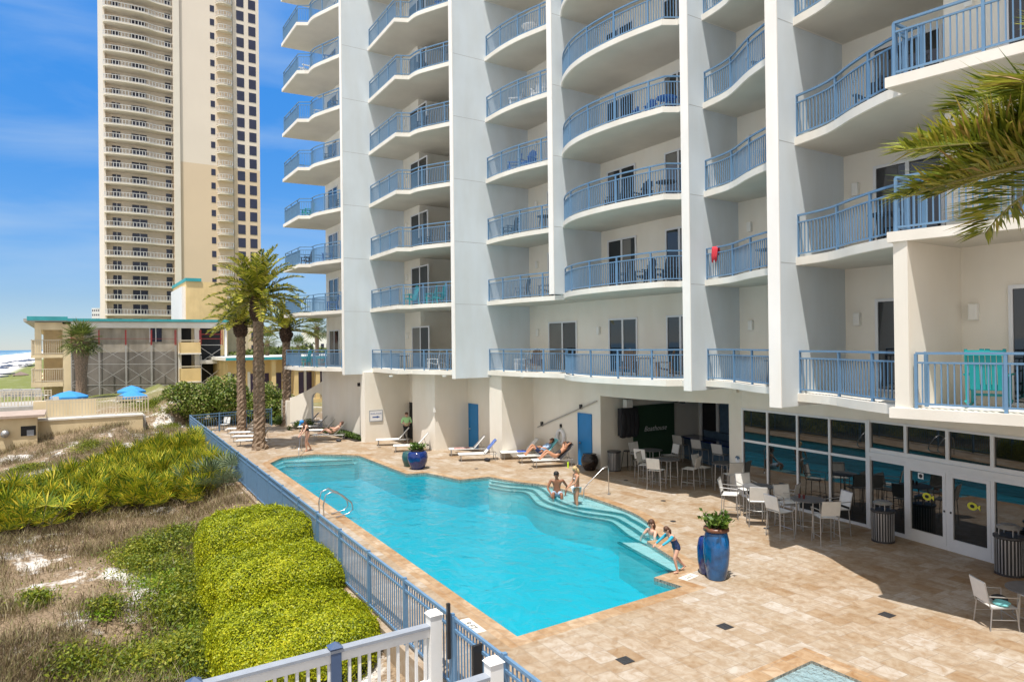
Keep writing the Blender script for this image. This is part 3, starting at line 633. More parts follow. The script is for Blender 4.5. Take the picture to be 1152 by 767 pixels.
# covered bar: ceiling, beam, back wall, pillar
gw([(-23.0,25.7),(-13,25.7),(-13,29.5),(-23.0,29.5)], 0, Z1, 'creambase')
beam = smoothpts([(-23.0,19.4),(-21.5,19.35),(-20.0,19.5),(-18.4,19.95),(-16.95,20.42)], 4)
gw(beam+[(-16.95,20.85)]+[(p[0],p[1]+.45) for p in beam[::-1]], 3.2, Z1, 'creambase', 'bar_beam')
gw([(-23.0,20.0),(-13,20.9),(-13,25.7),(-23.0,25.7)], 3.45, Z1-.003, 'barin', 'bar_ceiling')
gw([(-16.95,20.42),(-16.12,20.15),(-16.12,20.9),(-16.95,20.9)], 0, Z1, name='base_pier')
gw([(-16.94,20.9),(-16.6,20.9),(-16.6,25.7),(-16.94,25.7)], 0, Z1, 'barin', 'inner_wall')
# bar doorway in the rear wall
dx0, dx1 = Uof(790,25.66), Uof(806,25.66)
b = MB(); b.box(dx0, dx1, 25.62, 25.66, 0, 2.6); o = b.build('dark_doorway', M['dark'], hotel)
b = MB(); b.box(dx0-.16, dx0, 25.56, 25.68, 0, 2.75); b.box(dx1, dx1+.16, 25.56, 25.68, 0, 2.75); b.box(dx0, dx1, 25.56, 25.68, 2.6, 2.75); b.build('frame', M['white'], o)
b = MB(); b.box(dx1+.2, -16.95, 25.6, 25.69, 0, 3.44); b.build('blue_wall_panel', M['barblue'], hotel)
# storefront glazing: two straight runs
SA, SB, SC = Vector((-16.12,20.12,0)), Vector((-11.3,19.68,0)), Vector((-3.2,18.15,0))
def run(P, Q):
    d = (Q-P).normalized(); nrm = Vector((d.y, -d.x, 0)); return P, d, nrm
def along(P, d, px):
    # parameter of the pixel column on the line P + t d
    k = kk(px); return (-P.y-k*P.x)/(d.y+k*d.x) if abs(d.y+k*d.x) > 1e-9 else 0
def seg(b, P, d, nrm, t0, t1, z0, z1, n0, n1):
    p0, p1 = P+d*t0, P+d*t1
    b.prism([tuple((p0+nrm*n0)[:2]), tuple((p1+nrm*n0)[:2]), tuple((p1+nrm*n1)[:2]), tuple((p0+nrm*n1)[:2])], z0, z1)
P, d, nr = run(SA, SB); Ltot = (SB-SA).length
b = MB(); seg(b, P, d, nr, -.0, Ltot, 3.13, Z1, -.6, .0); b.build('base_wall', M['creambase'], hotel)
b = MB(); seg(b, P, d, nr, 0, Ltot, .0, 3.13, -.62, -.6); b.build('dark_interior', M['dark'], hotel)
mull = [0.02]+[along(P, d, px) for px in (862.2,895.8,932)]+[Ltot-.03]
fr = MB()
for t in mull: seg(fr, P, d, nr, t-.035, t+.035, 0, 3.13, -.08, .03)
for z0, z1 in ((0,.08),(1.95,2.03),(3.06,3.13)): seg(fr, P, d, nr, 0, Ltot, z0, z1, -.075, .027)
for i in range(4):
    for z0, z1 in ((.08,1.95),(2.03,3.06)):
        b = MB(); seg(b, P, d, nr, mull[i]+.035, mull[i+1]-.035, z0, z1, -.03, -.02); b.build('storefront_pane', M['store'], hotel)
fr.build('storefront_frame', M['whitefr'], hotel)
P, d, nr = run(SB, SC); L2 = (SC-SB).length
b = MB(); seg(b, P, d, nr, 0, L2, 3.16, Z1, -.6, 0); b.build('base_wall', M['creambase'], hotel)
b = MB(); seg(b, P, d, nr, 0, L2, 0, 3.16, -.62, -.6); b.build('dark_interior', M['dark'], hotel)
T = [along(P, d, px) for px in (977,1017.5,1064.5,1115,1172)]
fr = MB()
seg(fr, P, d, nr, 0, T[0]+.03, 0, 3.16, -.08, .05)
for t in T[1:]: seg(fr, P, d, nr, t-.045, t+.045, 0, 3.16, -.08, .03)
for z0, z1, n1 in ((0,.1,.025),(2.0,2.12,.026),(2.12,2.24,.07),(2.24,2.36,.028),(3.1,3.16,.027)): seg(fr, P, d, nr, 0, L2, z0, z1, -.075, n1)
fr.build('storefront_frame', M['whitefr'], hotel)
for i in range(4):
    b = MB(); seg(b, P, d, nr, T[i]+.045, T[i+1]-.045, 2.36, 3.1, -.03, -.02); b.build('storefront_pane', M['store'], hotel)
for i in (0, 3):
    b = MB(); seg(b, P, d, nr, T[i]+.045, T[i+1]-.045, .1, 2.0, -.03, -.02); b.build('storefront_pane', M['store'], hotel)
for i in (1, 2):
    t0, t1 = T[i]+.05, T[i+1]-.05; b = MB(); seg(b, P, d, nr, t0, t1, .1, 2.0, -.02, -.01); o = b.build('sliding_door', M['store'], hotel)
    f = MB(); w = .09
    seg(f, P, d, nr, t0, t0+w, .1, 2.0, -.03, .035); seg(f, P, d, nr, t1-w, t1, .1, 2.0, -.03, .035)
    seg(f, P, d, nr, t0+w, t1-w, .1, .32, -.03, .033); seg(f, P, d, nr, t0+w, t1-w, 1.91, 2.0, -.03, .033); f.build('frame', M['whitefr'], o)
    c = (t0+t1)/2+(.0 if i == 1 else .05); b = MB(); pc = P+d*c-nr*.004
    ring = []
    for (rx, rz, mm, off) in ((.13,.10,'stick',.003),(.06,.045,'dark',.006)):
        q = MB(); q.add([tuple(pc+d*(rx*math.cos(a*math.pi/8))+Vector((0,0,1.28+rz*math.sin(a*math.pi/8)))+nr*off) for a in range(16)], [tuple(range(16))]); q.build('door_sticker', M[mm], o)
    q = MB(); q.add([tuple(pc+d*.11+nr*.003+Vector((0,0,1.28))), tuple(pc+d*.2+nr*.003+Vector((0,0,1.34))), tuple(pc+d*.2+nr*.003+Vector((0,0,1.2)))], [(0,1,2)]); q.build('door_sticker', M['stick'], o)
    if i == 1:
        q = MB(); c2 = P+d*(t0+.38)-nr*.004
        q.add([tuple(c2+nr*.003+d*x+Vector((0,0,z))) for x, z in ((-.08,1.72),(.08,1.72),(.08,1.88),(-.08,1.88))], [(0,1,2,3)]); q.build('door_sticker', M['signwhite'], o)
        q = MB(); q.add([tuple(c2+nr*.006+d*(.055*math.cos(a*math.pi/6))+Vector((0,0,1.8+.055*math.sin(a*math.pi/6)))) for a in range(12)], [tuple(range(12))]); q.build('door_sticker', M['dark'], o)
    q = MB(); seg(q, P, d, nr, t1-.055 if i == 1 else t0+.02, t1-.02 if i == 1 else t0+.055, .98, 1.03, .035, .055); q.build('handle', M['black'], o)
# solid doors at ground level
def plaindoor(u0, u1, v, m, name, h=2.12, handle=True):
    b = MB(); b.box(u0, u1, v-.03, v+.01, .02, h); o = b.build(name, M[m], hotel)
    f = MB(); f.box(u0-.06, u0, v-.05, v+.01, 0, h+.06); f.box(u1, u1+.06, v-.05, v+.01, 0, h+.06); f.box(u0, u1, v-.05, v+.01, h, h+.06); f.build('frame', M['doorblue' if m != 'dark' else 'cream'], o)
    if handle:
        q = MB(); q.box(u0+.08, u0+.12, v-.09, v-.03, .98, 1.06); q.box(u0+.08, u0+.2, v-.1, v-.08, 1.0, 1.03); q.build('handle', M['steel'], o)
plaindoor(Uof(650.5,19.4), Uof(664,19.4), 19.4, 'doorblue', 'blue_door', 2.3)
plaindoor(Uof(527.5,18.0), Uof(536.5,18.0), 18.0, 'doorblue', 'blue_door', 2.3)
plaindoor(Uof(459.5,16.9), Uof(465.5,16.9)-.02, 16.9, 'dark', 'dark_doorway', 2.15, False)
# soffit lights and small wall fixtures
for px, py in ((440,424),(500,424),(588,425)):
    u, v = G(px, py, 3.9); b = MB(); b.lathe([(.09,0),(.11,.05),(.11,.08)], (u,v,3.9), 12); b.build('soffit_light', M['lamp'], hotel)
b = MB(); u = Uof(404,14.47); b.box(u-.06,u+.06,14.35,14.5,3.1,3.3); b.build('wall_fixture', M['black'], hotel)
b = MB(); u = Uof(488.5,16.0); b.box(u-.06,u+.06,15.93,16.03,2.0,2.25); b.build('wall_fixture', M['lamp'], hotel)
b = MB(); u = Uof(828,20.3); b.box(-16.5,-16.34,20.1,20.22,3.66,3.97); b.build('wall_fixture', M['cream'], hotel)
# arched garden wall running from the end of the building towards the sea
gwl = tag(empty('garden_wall', (-47.5,13.5,0)), 'cream stucco garden wall with sloping top and arched opening behind the pool loungers', 'wall')
def arcwall():
    p, q = Vector((-48.2,12.9,0)), Vector((-46.32,14.75,0)); d = (q-p); Ln = d.length; d.normalize(); nr = Vector((d.y,-d.x,0))
    def zt(s): return 1.95+1.25*(s/Ln)**1.3
    outer = [(0,0),(Ln*.62,0)]; a0, a1 = Ln*.62, Ln*.93; r = (a1-a0)/2; cx = (a0+a1)/2
    arch = [(a0,1.9)]+[(cx-r*math.cos(math.pi*i/8), 1.9+r*math.sin(math.pi*i/8)) for i in range(1,8)]+[(a1,1.9),(a1,0)]
    prof = [(0,0),(a0,0)]+arch+[(Ln,0)]+[(Ln*(1-i/8), zt(Ln*(1-i/8))) for i in range(0,9)]
    b = MB(); k = len(prof)
    for off in (0,1): b.v += [tuple(p+d*s-nr*.25*off+Vector((0,0,z))-gwl.location) for s, z in prof]
    tr = tessellate_polygon([[Vector((s,z,0)) for s, z in prof]])
    b.f = [tuple(t) for t in tr]+[tuple(i+k for i in t[::-1]) for t in tr]+[(i,(i+1)%k,(i+1)%k+k,i+k) for i in range(k)]
    b.build('wall_panel', M['creambase'], gwl)
    b = MB(); b.box(-49.6-gwl.location.x,-48.2-gwl.location.x,12.7-gwl.location.y,12.95-gwl.location.y,0,1.75); b.build('low_panel', M['creambase'], gwl)
    b = MB(); b.box(-47.1+47.5-.25, -47.1+47.5+.3, 15.2-13.5, 15.26-13.5, 0, 1.2); b.build('gate', M['doorblue'], gwl)
arcwall()
#==PART4==
# ------------------------------------------------------------------ blue pool fence, gate, boardwalk
def fence_obj(name, label, pts, z, hgt, m, step=.11, post=2.0, skip=None, cat='fence', th=.02):
    root = tag(empty(name, (pts[0][0], pts[0][1], z)), label, cat); ox, oy = pts[0]
    rb, pb_ = MB(), MB(); pos = []
    for a, c in zip(pts[:-1], pts[1:]):
        Ls = math.hypot(c[0]-a[0], c[1]-a[1]); e = ((c[0]-a[0])/Ls, (c[1]-a[1])/Ls)
        for zz, w, h in ((hgt-.025,.05,.05),(hgt-.2,.035,.04),(.1,.035,.04)):
            rb.bar((a[0]-ox,a[1]-oy,zz),(c[0]-ox,c[1]-oy,zz), w, h)
        k = int(Ls/step)
        for i in range(k+1):
            s = Ls*i/k; x, y = a[0]-ox+e[0]*s, a[1]-oy+e[1]*s; pb_.bar((x,y,.1),(x,y,hgt-.04), th, th, up=(e[0],e[1],0))
        q = max(1, round(Ls/post))
        for i in range(q+1):
            s = Ls*i/q; x, y = a[0]-ox+e[0]*s, a[1]-oy+e[1]*s; f = MB(); f.bar((x,y,-.1),(x,y,hgt+.03), .065, .065, up=(e[0],e[1],0)); f.build('post', m, root)
    rb.build('rail', m, root); pb_.build('picket', m, root); return root
gA, gB = -9.75, -8.1
fence_obj('pool_fence', 'long blue picket fence between the pool deck and the dune, running to the far corner', [(gA,fence_v(gA)),(-47.7,6.53)], 0, 1.2, M['rail'])
fence_obj('pool_fence', 'short blue picket fence on the near side of the gate by the boardwalk', [(gB,fence_v(gB)),(6.5,fence_v(6.5))], 0, 1.2, M['rail'])
fence_obj('pool_fence', 'blue picket fence closing the far end of the pool deck in front of green bushes', [(-47.75,6.6),(-49.2,11.9)], 0, 1.2, M['rail'], step=.16, th=.017)
gt = tag(empty('pool_gate', (gA+.06, fence_v(gA), 0)), 'blue picket gate with black latch between the boardwalk and the pool deck', 'gate')
b = MB(); W = gB-gA-.14
for zz in (1.17,1.0,.1): b.bar((0,0,zz),(W,-.06,zz), .045, .045)
for x in (0,.03,W): b.bar((x,-.0372*x,.08),(x,-.0372*x,1.2), .05,.05)
b.build('gate_frame', M['rail'], gt)
b = MB()
for i in range(15): x = .05+(W-.1)*i/14; b.bar((x,-.0372*x,.1),(x,-.0372*x,1.16), .02,.02)
b.build('picket', M['rail'], gt)
b = MB(); b.bar((-.02,-.09,.55),(-.02,-.09,1.42), .05,.05); b.build('latch', M['black'], gt)
b = MB(); b.bar((W*.62,-.12,.55),(W*.62,-.12,1.12), .16,.05); b.build('lock_box', M['black'], gt)
bw = MB(); bw.box(-10.15,-7.95,-14,fence_v(-9)-.16,-.12,.0); tag(bw.build('boardwalk', M['board']), kind='structure')
def wrail(u, label, caps, top):
    r = tag(empty('boardwalk_railing', (u, fence_v(u)-.12, 0)), label, 'railing'); y1 = -.02; 
    b = MB(); b.box(-.045,.045,-9.5,-.1,.86,1.0); b.box(-.03,.03,-9.5,-.1,.08,.17); b.build('rail', M['white'], r)
    b = MB(); b.box(-.08,.08,-9.5,-.1,1.003,1.045); b.build('handrail_cap', M['capgrey'], r)
    b = MB(); y = -.26
    while y > -9.4: b.box(-.02,.02,y-.02,y+.02,.17,.86); y -= .155
    b.build('baluster', M['white'], r)
    b = MB(); b.box(-.09,.09,-.2,-.0,-.1,1.2); b.add([(-.11,-.22,1.2),(.11,-.22,1.2),(.11,.02,1.2),(-.11,.02,1.2),(-.07,-.17,1.25),(.07,-.17,1.25),(.07,-.03,1.25),(-.07,-.03,1.25)], [(0,1,5,4),(1,2,6,5),(2,3,7,6),(3,0,4,7),(4,5,6,7),(3,2,1,0)]); b.build('end_post', M['white'], r)
    for yy in caps:
        b = MB(); b.box(-.075,.075,yy-.075,yy+.075,-.1,1.075); b.build('post', M['capblue'], r)
        b = MB(); b.add([(-.1,yy-.1,1.076),(.1,yy-.1,1.076),(.1,yy+.1,1.076),(-.1,yy+.1,1.076),(0,yy,1.15)], [(0,1,4),(1,2,4),(2,3,4),(3,0,4),(3,2,1,0)]); b.build('post_cap', M['capblue'], r)
wrail(-9.98, 'white boardwalk railing with slate blue posts below the clipped hedge', (-1.72,-3.62,-5.6,-7.6), 1.1)
wrail(-8.02, 'white boardwalk railing end at the bottom edge nearest the viewer', (-3.0,-5.0), 1.1)
# ------------------------------------------------------------------ pool fittings
def ladder():
    u, v = G(372,581); r = tag(empty('pool_ladder', (u, v, 0), ang), 'chrome pool ladder rails looping over the left edge of the pool', 'ladder')
    for dx in (-.26,.26):
        b = MB(); pts = [(dx,-.28,0),(dx,-.3,.45),(dx,-.22,.78),(dx,0,.86),(dx,.3,.72),(dx,.62,.42),(dx,.66,.22),(dx,.52,.10),(dx,.1,.02)]
        pts2 = [Vector(p) for p in pts]; b.tube(pts2, .022, 8); b.build('handrail', M['steel'], r, smooth=True)
    b = MB(); 
    for z in (-.35,-.62): b.box(-.26,.26,.5,.6,z,z+.04)
    b.build('step', M['steel'], r)
ladder()
def grab(px, py, dirv, label, hgt=1.0, ln=1.0):
    u, v = G(px, py); r = tag(empty('pool_handrail', (u, v, 0)), label, 'handrail'); dx, dy = dirv[0]*ln, dirv[1]*ln
    b = MB(); b.tube([(0,0,0),(0,0,hgt-.1),(dx*.06,dy*.06,hgt-.02),(dx*.25,dy*.25,hgt-.1),(dx*.8,dy*.8,.5),(dx*1.0,dy*1.0,.3),(dx*1.05,dy*1.05,-.4)], .017, 8); b.build('rail', M['steel'], r, smooth=True)
    b = MB(); b.lathe([(.06,0),(.06,.015),(.03,.03)], (0,0,0), 12); b.build('base_flange', M['steel'], r)
grab(684.8, 556, (-.2,-.98), 'steel pool handrail on the deck edge beside the curved steps', 1.05)
grab(339.5, 507, (.95,-.35), 'steel pool handrail at the far end beside the woman in a blue cap', 1.0, 1.75)
# deck drains, depth markers
def grate(px, py, s, name='drain_grate', label=None, rot=ang):
    u, v = G(px, py); b = MB(); b.box(-s,s,-s,s,.004,.010)
    for i in range(5): x = -s+2*s*(i+.5)/5; b.box(x-s*.06,x+s*.06,-s*.9,s*.9,.0101,.013)
    o = b.build(name, M['binmetal']); o.location = (u,v,0); o.rotation_euler = (0,0,rot); tag(o, label, 'drain', 'square drain grates in the deck'); return o
grate(703,742,.12,label='dark square drain grate in the lower left of the paving')
grate(815,704,.12,label='dark square drain grate in sunlit paving right of the pool corner')
grate(997,691,.12,label='dark square drain grate at the edge of the shadow')
for px, py, la in ((862,594,'small round drain just beside the high tables in front of glass'),(746,563,'small round drain on the shadow edge before the covered bar'),(704,540,'small round drain on shaded deck below the dark wall screen'),(757,586,'small round drain on sunlit deck right of the pool steps'),(597,527,'small round drain beside the three occupied loungers'),(427,503,'small round drain near the base of the pool sign pier'),(331,500,'small round drain on the deck beyond the pool handrail'),(536,527,'small round drain in front of the towel-draped lounger')):
    u, v = G(px, py); b = MB(); b.lathe([(.09,.004),(.09,.010),(.06,.012)], (0,0,0), 14); o = b.build('deck_drain', M['binmetal']); o.location = (u,v,0); tag(o, la, 'drain', 'round deck drains')
def marker(px, py, txt, ex, label, sz=.13, n=(.62,.28)):
    u, v = G(px, py); ex = Vector(ex).normalized(); ey = Vector((-ex.y, ex.x, 0)); b = MB(); c = Vector((u,v,0))
    w, h = n; q = [c+ex*x+ey*y for x, y in ((-w/2,-h/2),(w/2,-h/2),(w/2,h/2),(-w/2,h/2))]
    b.prism([tuple(p[:2]) for p in q], .003, .009); o = b.build('depth_marker', M['tilewhite']); tag(o, label, 'depth marker', 'pool depth marker tiles')
    text_obj('lettering', txt, sz, M['ink'], c+Vector((0,0,.0095)), ex, ey, o)
marker(529.5, 703.5, '9 FT', (1,-.0372,0), 'white depth marker tile reading 9 FT beside the blue fence', .2, (.75,.3))
marker(774.5, 648.5, '3 FT', (.15,-.99,0), 'white depth marker tile reading 3 FT beside the child in navy swimsuit', .14, (.5,.24))
# ------------------------------------------------------------------ pots
def planter(px, py, prof, m, label, rim=None, plant=None, group=None, seed=1, ph=.4, pr=.35, n=220, name='glazed_pot'):
    u, v = G(px, py); r = tag(empty(name, (u, v, 0)), label, 'plant pot', group)
    b = MB(); b.lathe(prof); b.build('pot', m, r, smooth=True)
    R1, Z1_ = prof[-1]
    if rim:
        b = MB(); b.lathe([(R1,Z1_-.002),(R1+.06,Z1_+.02),(R1+.05,Z1_+.09),(R1-.04,Z1_+.11),(R1-.06,Z1_+.05),(.02,Z1_+.05)]); b.build('rim', rim, r, smooth=True)
    if plant:
        b = MB(); b.lathe([(R1-.05,Z1_+.0),(R1-.05,Z1_+.065),(.01,Z1_+.075)]); b.build('soil', M['soil'], r)
        rg = np.random.default_rng(seed); P_ = []; st = MB()
        for i in range(14):
            a = rg.uniform(0,6.28); tip = Vector((math.cos(a)*pr*rg.uniform(.3,1), math.sin(a)*pr*rg.uniform(.3,1), Z1_+.07+ph*rg.uniform(.5,1))); bs = Vector((math.cos(a)*.08, math.sin(a)*.08, Z1_+.05)); st.tube([bs, (bs+tip)/2+Vector((0,0,.05)), tip], [.012,.009,.004], 5)
            for j in range(n//14):
                t = rg.uniform(.35,1.05); c = bs+(tip-bs)*t+Vector(rg.normal(0,.05,3)); dr = Vector(rg.normal(0,1,3)); dr.z = abs(dr.z)*.4+.1; dr.normalize(); sd = dr.cross(Vector(rg.normal(0,1,3))).normalized(); ln = rg.uniform(.09,.16)
                P_.append([c, c+dr*ln*.5+sd*ln*.28, c+dr*ln, c+dr*ln*.5-sd*ln*.28])
        npmesh('foliage', [[tuple(q) for q in p] for p in P_], 4, L['potplant'], r); st.build('stem', M['stem'], r)
    return r
planter(806,650,[(.20,0),(.22,.03),(.275,.35),(.30,.62),(.29,.9),(.25,1.07),(.235,1.10)], M['potblue'], 'tall bright blue glazed pot with brown rim and leafy plant on the sunlit deck', M['terracotta'], True, seed=3, ph=.34, pr=.36, n=340)
u_, v_ = G(806,650)
def planter_at(u, v, *a, **k):
    global G
    g = G; G = lambda px, py, z=0: (u, v)
    try: return planter(0, 0, *a, **k)
    finally: G = g
planter_at(u_-.36, v_+.1, [(.15,0),(.18,.03),(.23,.3),(.24,.6),(.20,.82),(.17,.86)], M['potnavy'], 'shorter dark blue pot half hidden behind the tall blue pot')
planter(470,527,[(.26,0),(.29,.03),(.42,.32),(.45,.52),(.42,.70),(.36,.78)], M['potnavy'], 'round navy glazed pot with low green plant at the pool corner', None, True, seed=5, ph=.22, pr=.36, n=300)
planter(461,524,[(.22,0),(.25,.03),(.33,.28),(.35,.45),(.31,.62),(.27,.66)], M['pottail'], 'grey green glazed pot standing beside the round navy pot')
planter(663.5,528.5,[(.20,0),(.24,.04),(.36,.28),(.38,.42),(.33,.60),(.26,.66),(.30,.70)], M['potblack'], 'round black brown jar beside the blue door', name='large_jar')
# ------------------------------------------------------------------ litter bins
def bin_(px, py, label, domed=True, s=1.0):
    u, v = G(px, py); r = tag(empty('litter_bin', (u,v,0)), label, 'litter bin', 'slatted bins on the deck')
    b = MB(); b.lathe([(.25*s,.03),(.25*s,.80*s),(.22*s,.80*s)], n=24); b.build('liner', M['binmetal'], r, smooth=False)
    b = MB()
    for i in range(26):
        a = 2*math.pi*i/26; x, y = .275*s*math.cos(a), .275*s*math.sin(a); b.bar((x,y,.04),(x,y,.80*s), .028, .012, up=(math.cos(a),math.sin(a),0))
    b.build('slat', M['binslat'], r)
    b = MB(); b.lathe([(.29*s,.80*s),(.305*s,.82*s),(.305*s,.86*s),(.27*s,.87*s)], n=24); b.build('ring', M['binmetal'], r); b = MB(); b.lathe([(.28*s,.0),(.29*s,.0),(.29*s,.05)], n=24); b.build('base_ring', M['binmetal'], r)
    if domed:
        b = MB()
        for a in (0.8,2.4,3.9,5.5): b.bar((.2*math.cos(a),.2*math.sin(a),.86*s),(.2*math.cos(a),.2*math.sin(a),1.02*s), .05,.015)
        b.lathe([(.24*s,1.02*s),(.245*s,1.05*s),(.16*s,1.10*s),(.02,1.12*s)], n=24); b.build('hood', M['alu'], r)
    return r
bin_(993,608,'grey slatted bin with raised hood left of the sliding doors')
bin_(1135,645,'grey slatted bin with raised hood right of the sliding doors', s=1.05)
bin_(691,529,'grey round bin without hood at the corner of the covered bar', False, .98)
# ------------------------------------------------------------------ furniture prototypes
def sling_chair(seat_h=.44, arms=True, name='patio_chair'):
    r = empty(name); w, dpt = .25, .24; bh = seat_h+.46; t = .013
    for sx in (-1,1):
        for sy in (-1,1):
            b = MB(); top = (sx*w, sy*dpt*.9, seat_h)
            b.tube([(sx*(w+.02), sy*(dpt+.02), 0), top], t, 6); b.build('leg', M['alu'], r)
    b = MB()
    for sx in (-1,1):
        b.tube([(sx*w,dpt,seat_h),(sx*w,-dpt,seat_h-.015),(sx*w,-dpt-.10,bh)], t, 6)
        b.tube([(sx*(w+.02),dpt*.95,.16+seat_h*.12),(sx*(w+.02),-dpt*.95,.16+seat_h*.12)], .009, 5)
        if arms: b.tube([(sx*w,dpt,seat_h),(sx*(w+.03),dpt+.01,seat_h+.2),(sx*(w+.03),-dpt-.04,seat_h+.22)], t, 6)
    b.tube([(-w,dpt,seat_h),(w,dpt,seat_h)], t, 6); b.tube([(-w,-dpt-.1,bh),(w,-dpt-.1,bh)], t, 6); b.tube([(-w,dpt*.95,.16+seat_h*.12),(w,dpt*.95,.16+seat_h*.12)], .009, 5)
    b.build('frame', M['alu'], r)
    b = MB(); b.prism([(-w+.01,-dpt+.02),(w-.01,-dpt+.02),(w-.01,dpt-.01),(-w+.01,dpt-.01)], seat_h-.008, seat_h+.006); b.build('seat', M['sling'], r)
    b = MB(); k = 5
    for i in range(k):
        f0, f1 = i/k, (i+1)/k; y0, y1 = -dpt-.015-.085*f0, -dpt-.015-.085*f1; z0, z1 = seat_h+.06+f0*(bh-seat_h-.06), seat_h+.06+f1*(bh-seat_h-.06)
        b.add([(-w,y0,z0),(w,y0,z0),(w,y1,z1),(-w,y1,z1),(-w,y0-.012,z0),(w,y0-.012,z0),(w,y1-.012,z1),(-w,y1-.012,z1)], [(0,1,2,3),(5,4,7,6),(0,4,5,1),(2,6,7,3),(0,3,7,4),(1,5,6,2)])
    b.build('backrest', M['sling'], r)
    return r
def round_table(h, rad, name='patio_table'):
    r = empty(name); b = MB(); b.lathe([(rad-.02,h-.03),(rad,h-.025),(rad,h-.004),(rad-.015,h)], n=32); b.build('tabletop', M['greytop'], r)
    for a in (.78,2.36,3.93,5.5):
        q = MB(); q.tube([(rad*.78*math.cos(a),rad*.78*math.sin(a),0),(rad*.72*math.cos(a),rad*.72*math.sin(a),h-.03)], .018, 6); q.build('leg', M['alu'], r)
    q = MB(); pts = [(rad*.75*math.cos(a),rad*.75*math.sin(a),h*.3) for a in np.linspace(0,2*math.pi,17)]; q.tube(pts, .01, 5, False); q.build('foot_ring', M['alu'], r)
    return r
def chaise():
    r = empty('pool_lounger'); L_, w, h = 1.15, .31, .32; ba = R(48)
    def bk(s): return (-.0-s*math.cos(ba), h+s*math.sin(ba))
    b = MB()
    for sx in (-1,1): b.tube([(sx*w,1.25,h),(sx*w,-.55,h)], .018, 6); b.tube([(sx*w,0,h),(sx*w,bk(.82)[0],bk(.82)[1])], .016, 6)
    b.tube([(-w,1.25,h),(w,1.25,h)], .018, 6); b.tube([(-w,bk(.82)[0],bk(.82)[1]),(w,bk(.82)[0],bk(.82)[1])], .016, 6); b.tube([(-w,-.55,h),(w,-.55,h)], .018, 6)
    for sx in (-.8,.8): b.tube([(sx*w,-.42,h),(sx*w,bk(.5)[0],bk(.5)[1])], .01, 5)
    b.build('frame', M['alu'], r)
    for sx in (-1,1):
        for y in (1.12,-.48): b = MB(); b.tube([(sx*w,y,0),(sx*w,y,h)], .016, 6); b.build('leg', M['alu'], r)
    b = MB(); b.prism([(-w+.01,0.02),(w-.01,.02),(w-.01,1.24),(-w+.01,1.24)], h-.006, h+.012); b.build('seat', M['sling'], r)
    b = MB(); y0, z0 = bk(.03); y1, z1 = bk(.82); ny, nz = math.sin(ba)*.014, math.cos(ba)*.014
    b.add([(-w,y0,z0),(w,y0,z0),(w,y1,z1),(-w,y1,z1),(-w,y0-ny,z0-nz),(w,y0-ny,z0-nz),(w,y1-ny,z1-nz),(-w,y1-ny,z1-nz)], [(0,1,2,3),(5,4,7,6),(0,4,5,1),(1,5,6,2),(2,6,7,3),(3,7,4,0)]); b.build('backrest', M['sling'], r)
    return r
PRO = []
def proto(o): PRO.append(o); return o
high_chair = proto(sling_chair(.74, True, 'high_chair')); low_chair = proto(sling_chair(.43, True, 'patio_chair')); stool = proto(sling_chair(.74, False, 'bar_chair'))
hi_table = proto(round_table(1.02, .46, 'high_table')); lo_table = proto(round_table(.72, .46, 'patio_table')); lounger = proto(chaise())
def face(o, tx, ty, x, y): return math.atan2(-(tx-x), ty-y)
def set_table(px, py, tab, ch, spots, tl, cls, tg, cg, label_each=True):
    u, v = G(px, py); t = dup(tab, (u,v,0), .2, tl, tg); t['category'] = 'table'
    for (a, rr, tw), cl in zip(spots, cls):
        x, y = u+rr*math.cos(R(a)), v+rr*math.sin(R(a)); c = dup(ch, (x,y,0), face(None,u,v,x,y)+R(tw), cl, cg); c['category'] = 'chair'
    return u, v
tA = set_table(853,583, hi_table, high_chair, [(150,.85,6),(222,.82,-10),(20,.85,0),(305,.86,12)], 'grey round high table at the left end of the glass front',
  ['white sling high chair on the left of the left glass-front table, beside the pillar','white sling high chair with its back to the pool at the left glass-front table','white sling high chair against the glass at the left glass-front table','white sling high chair on the right of the left glass-front table'], 'high tables by the glass front', 'white high chairs by the glass front')
tB = set_table(909,601, hi_table, high_chair, [(165,.85,-8),(60,.82,6),(250,.9,10),(335,.85,-6)], 'grey round high table with two cups nearest the trash bin and sliding doors',
  ['white sling high chair on the left of the right glass-front table','white sling high chair with its back to the glass at the table with cups','white sling high chair on the pool side of the table with cups','white sling high chair on the right of the table with cups, nearest the bin'], 'high tables by the glass front', 'white high chairs by the glass front')
for dx, la in ((-.05,'dark red cup on the left of the high table by the glass'),(.09,'dark red cup on the right of the high table by the glass')):
    b = MB(); b.lathe([(.028,0),(.035,.11),(.031,.11),(.025,.01)], n=12); o = b.build('cup', mat('dark_red_cup', (.16,.03,.03), .3, var=.1)); o.location = (tB[0]-.15+dx, tB[1]-.1, 1.021); tag(o, la, 'cup', 'cups on the high table')
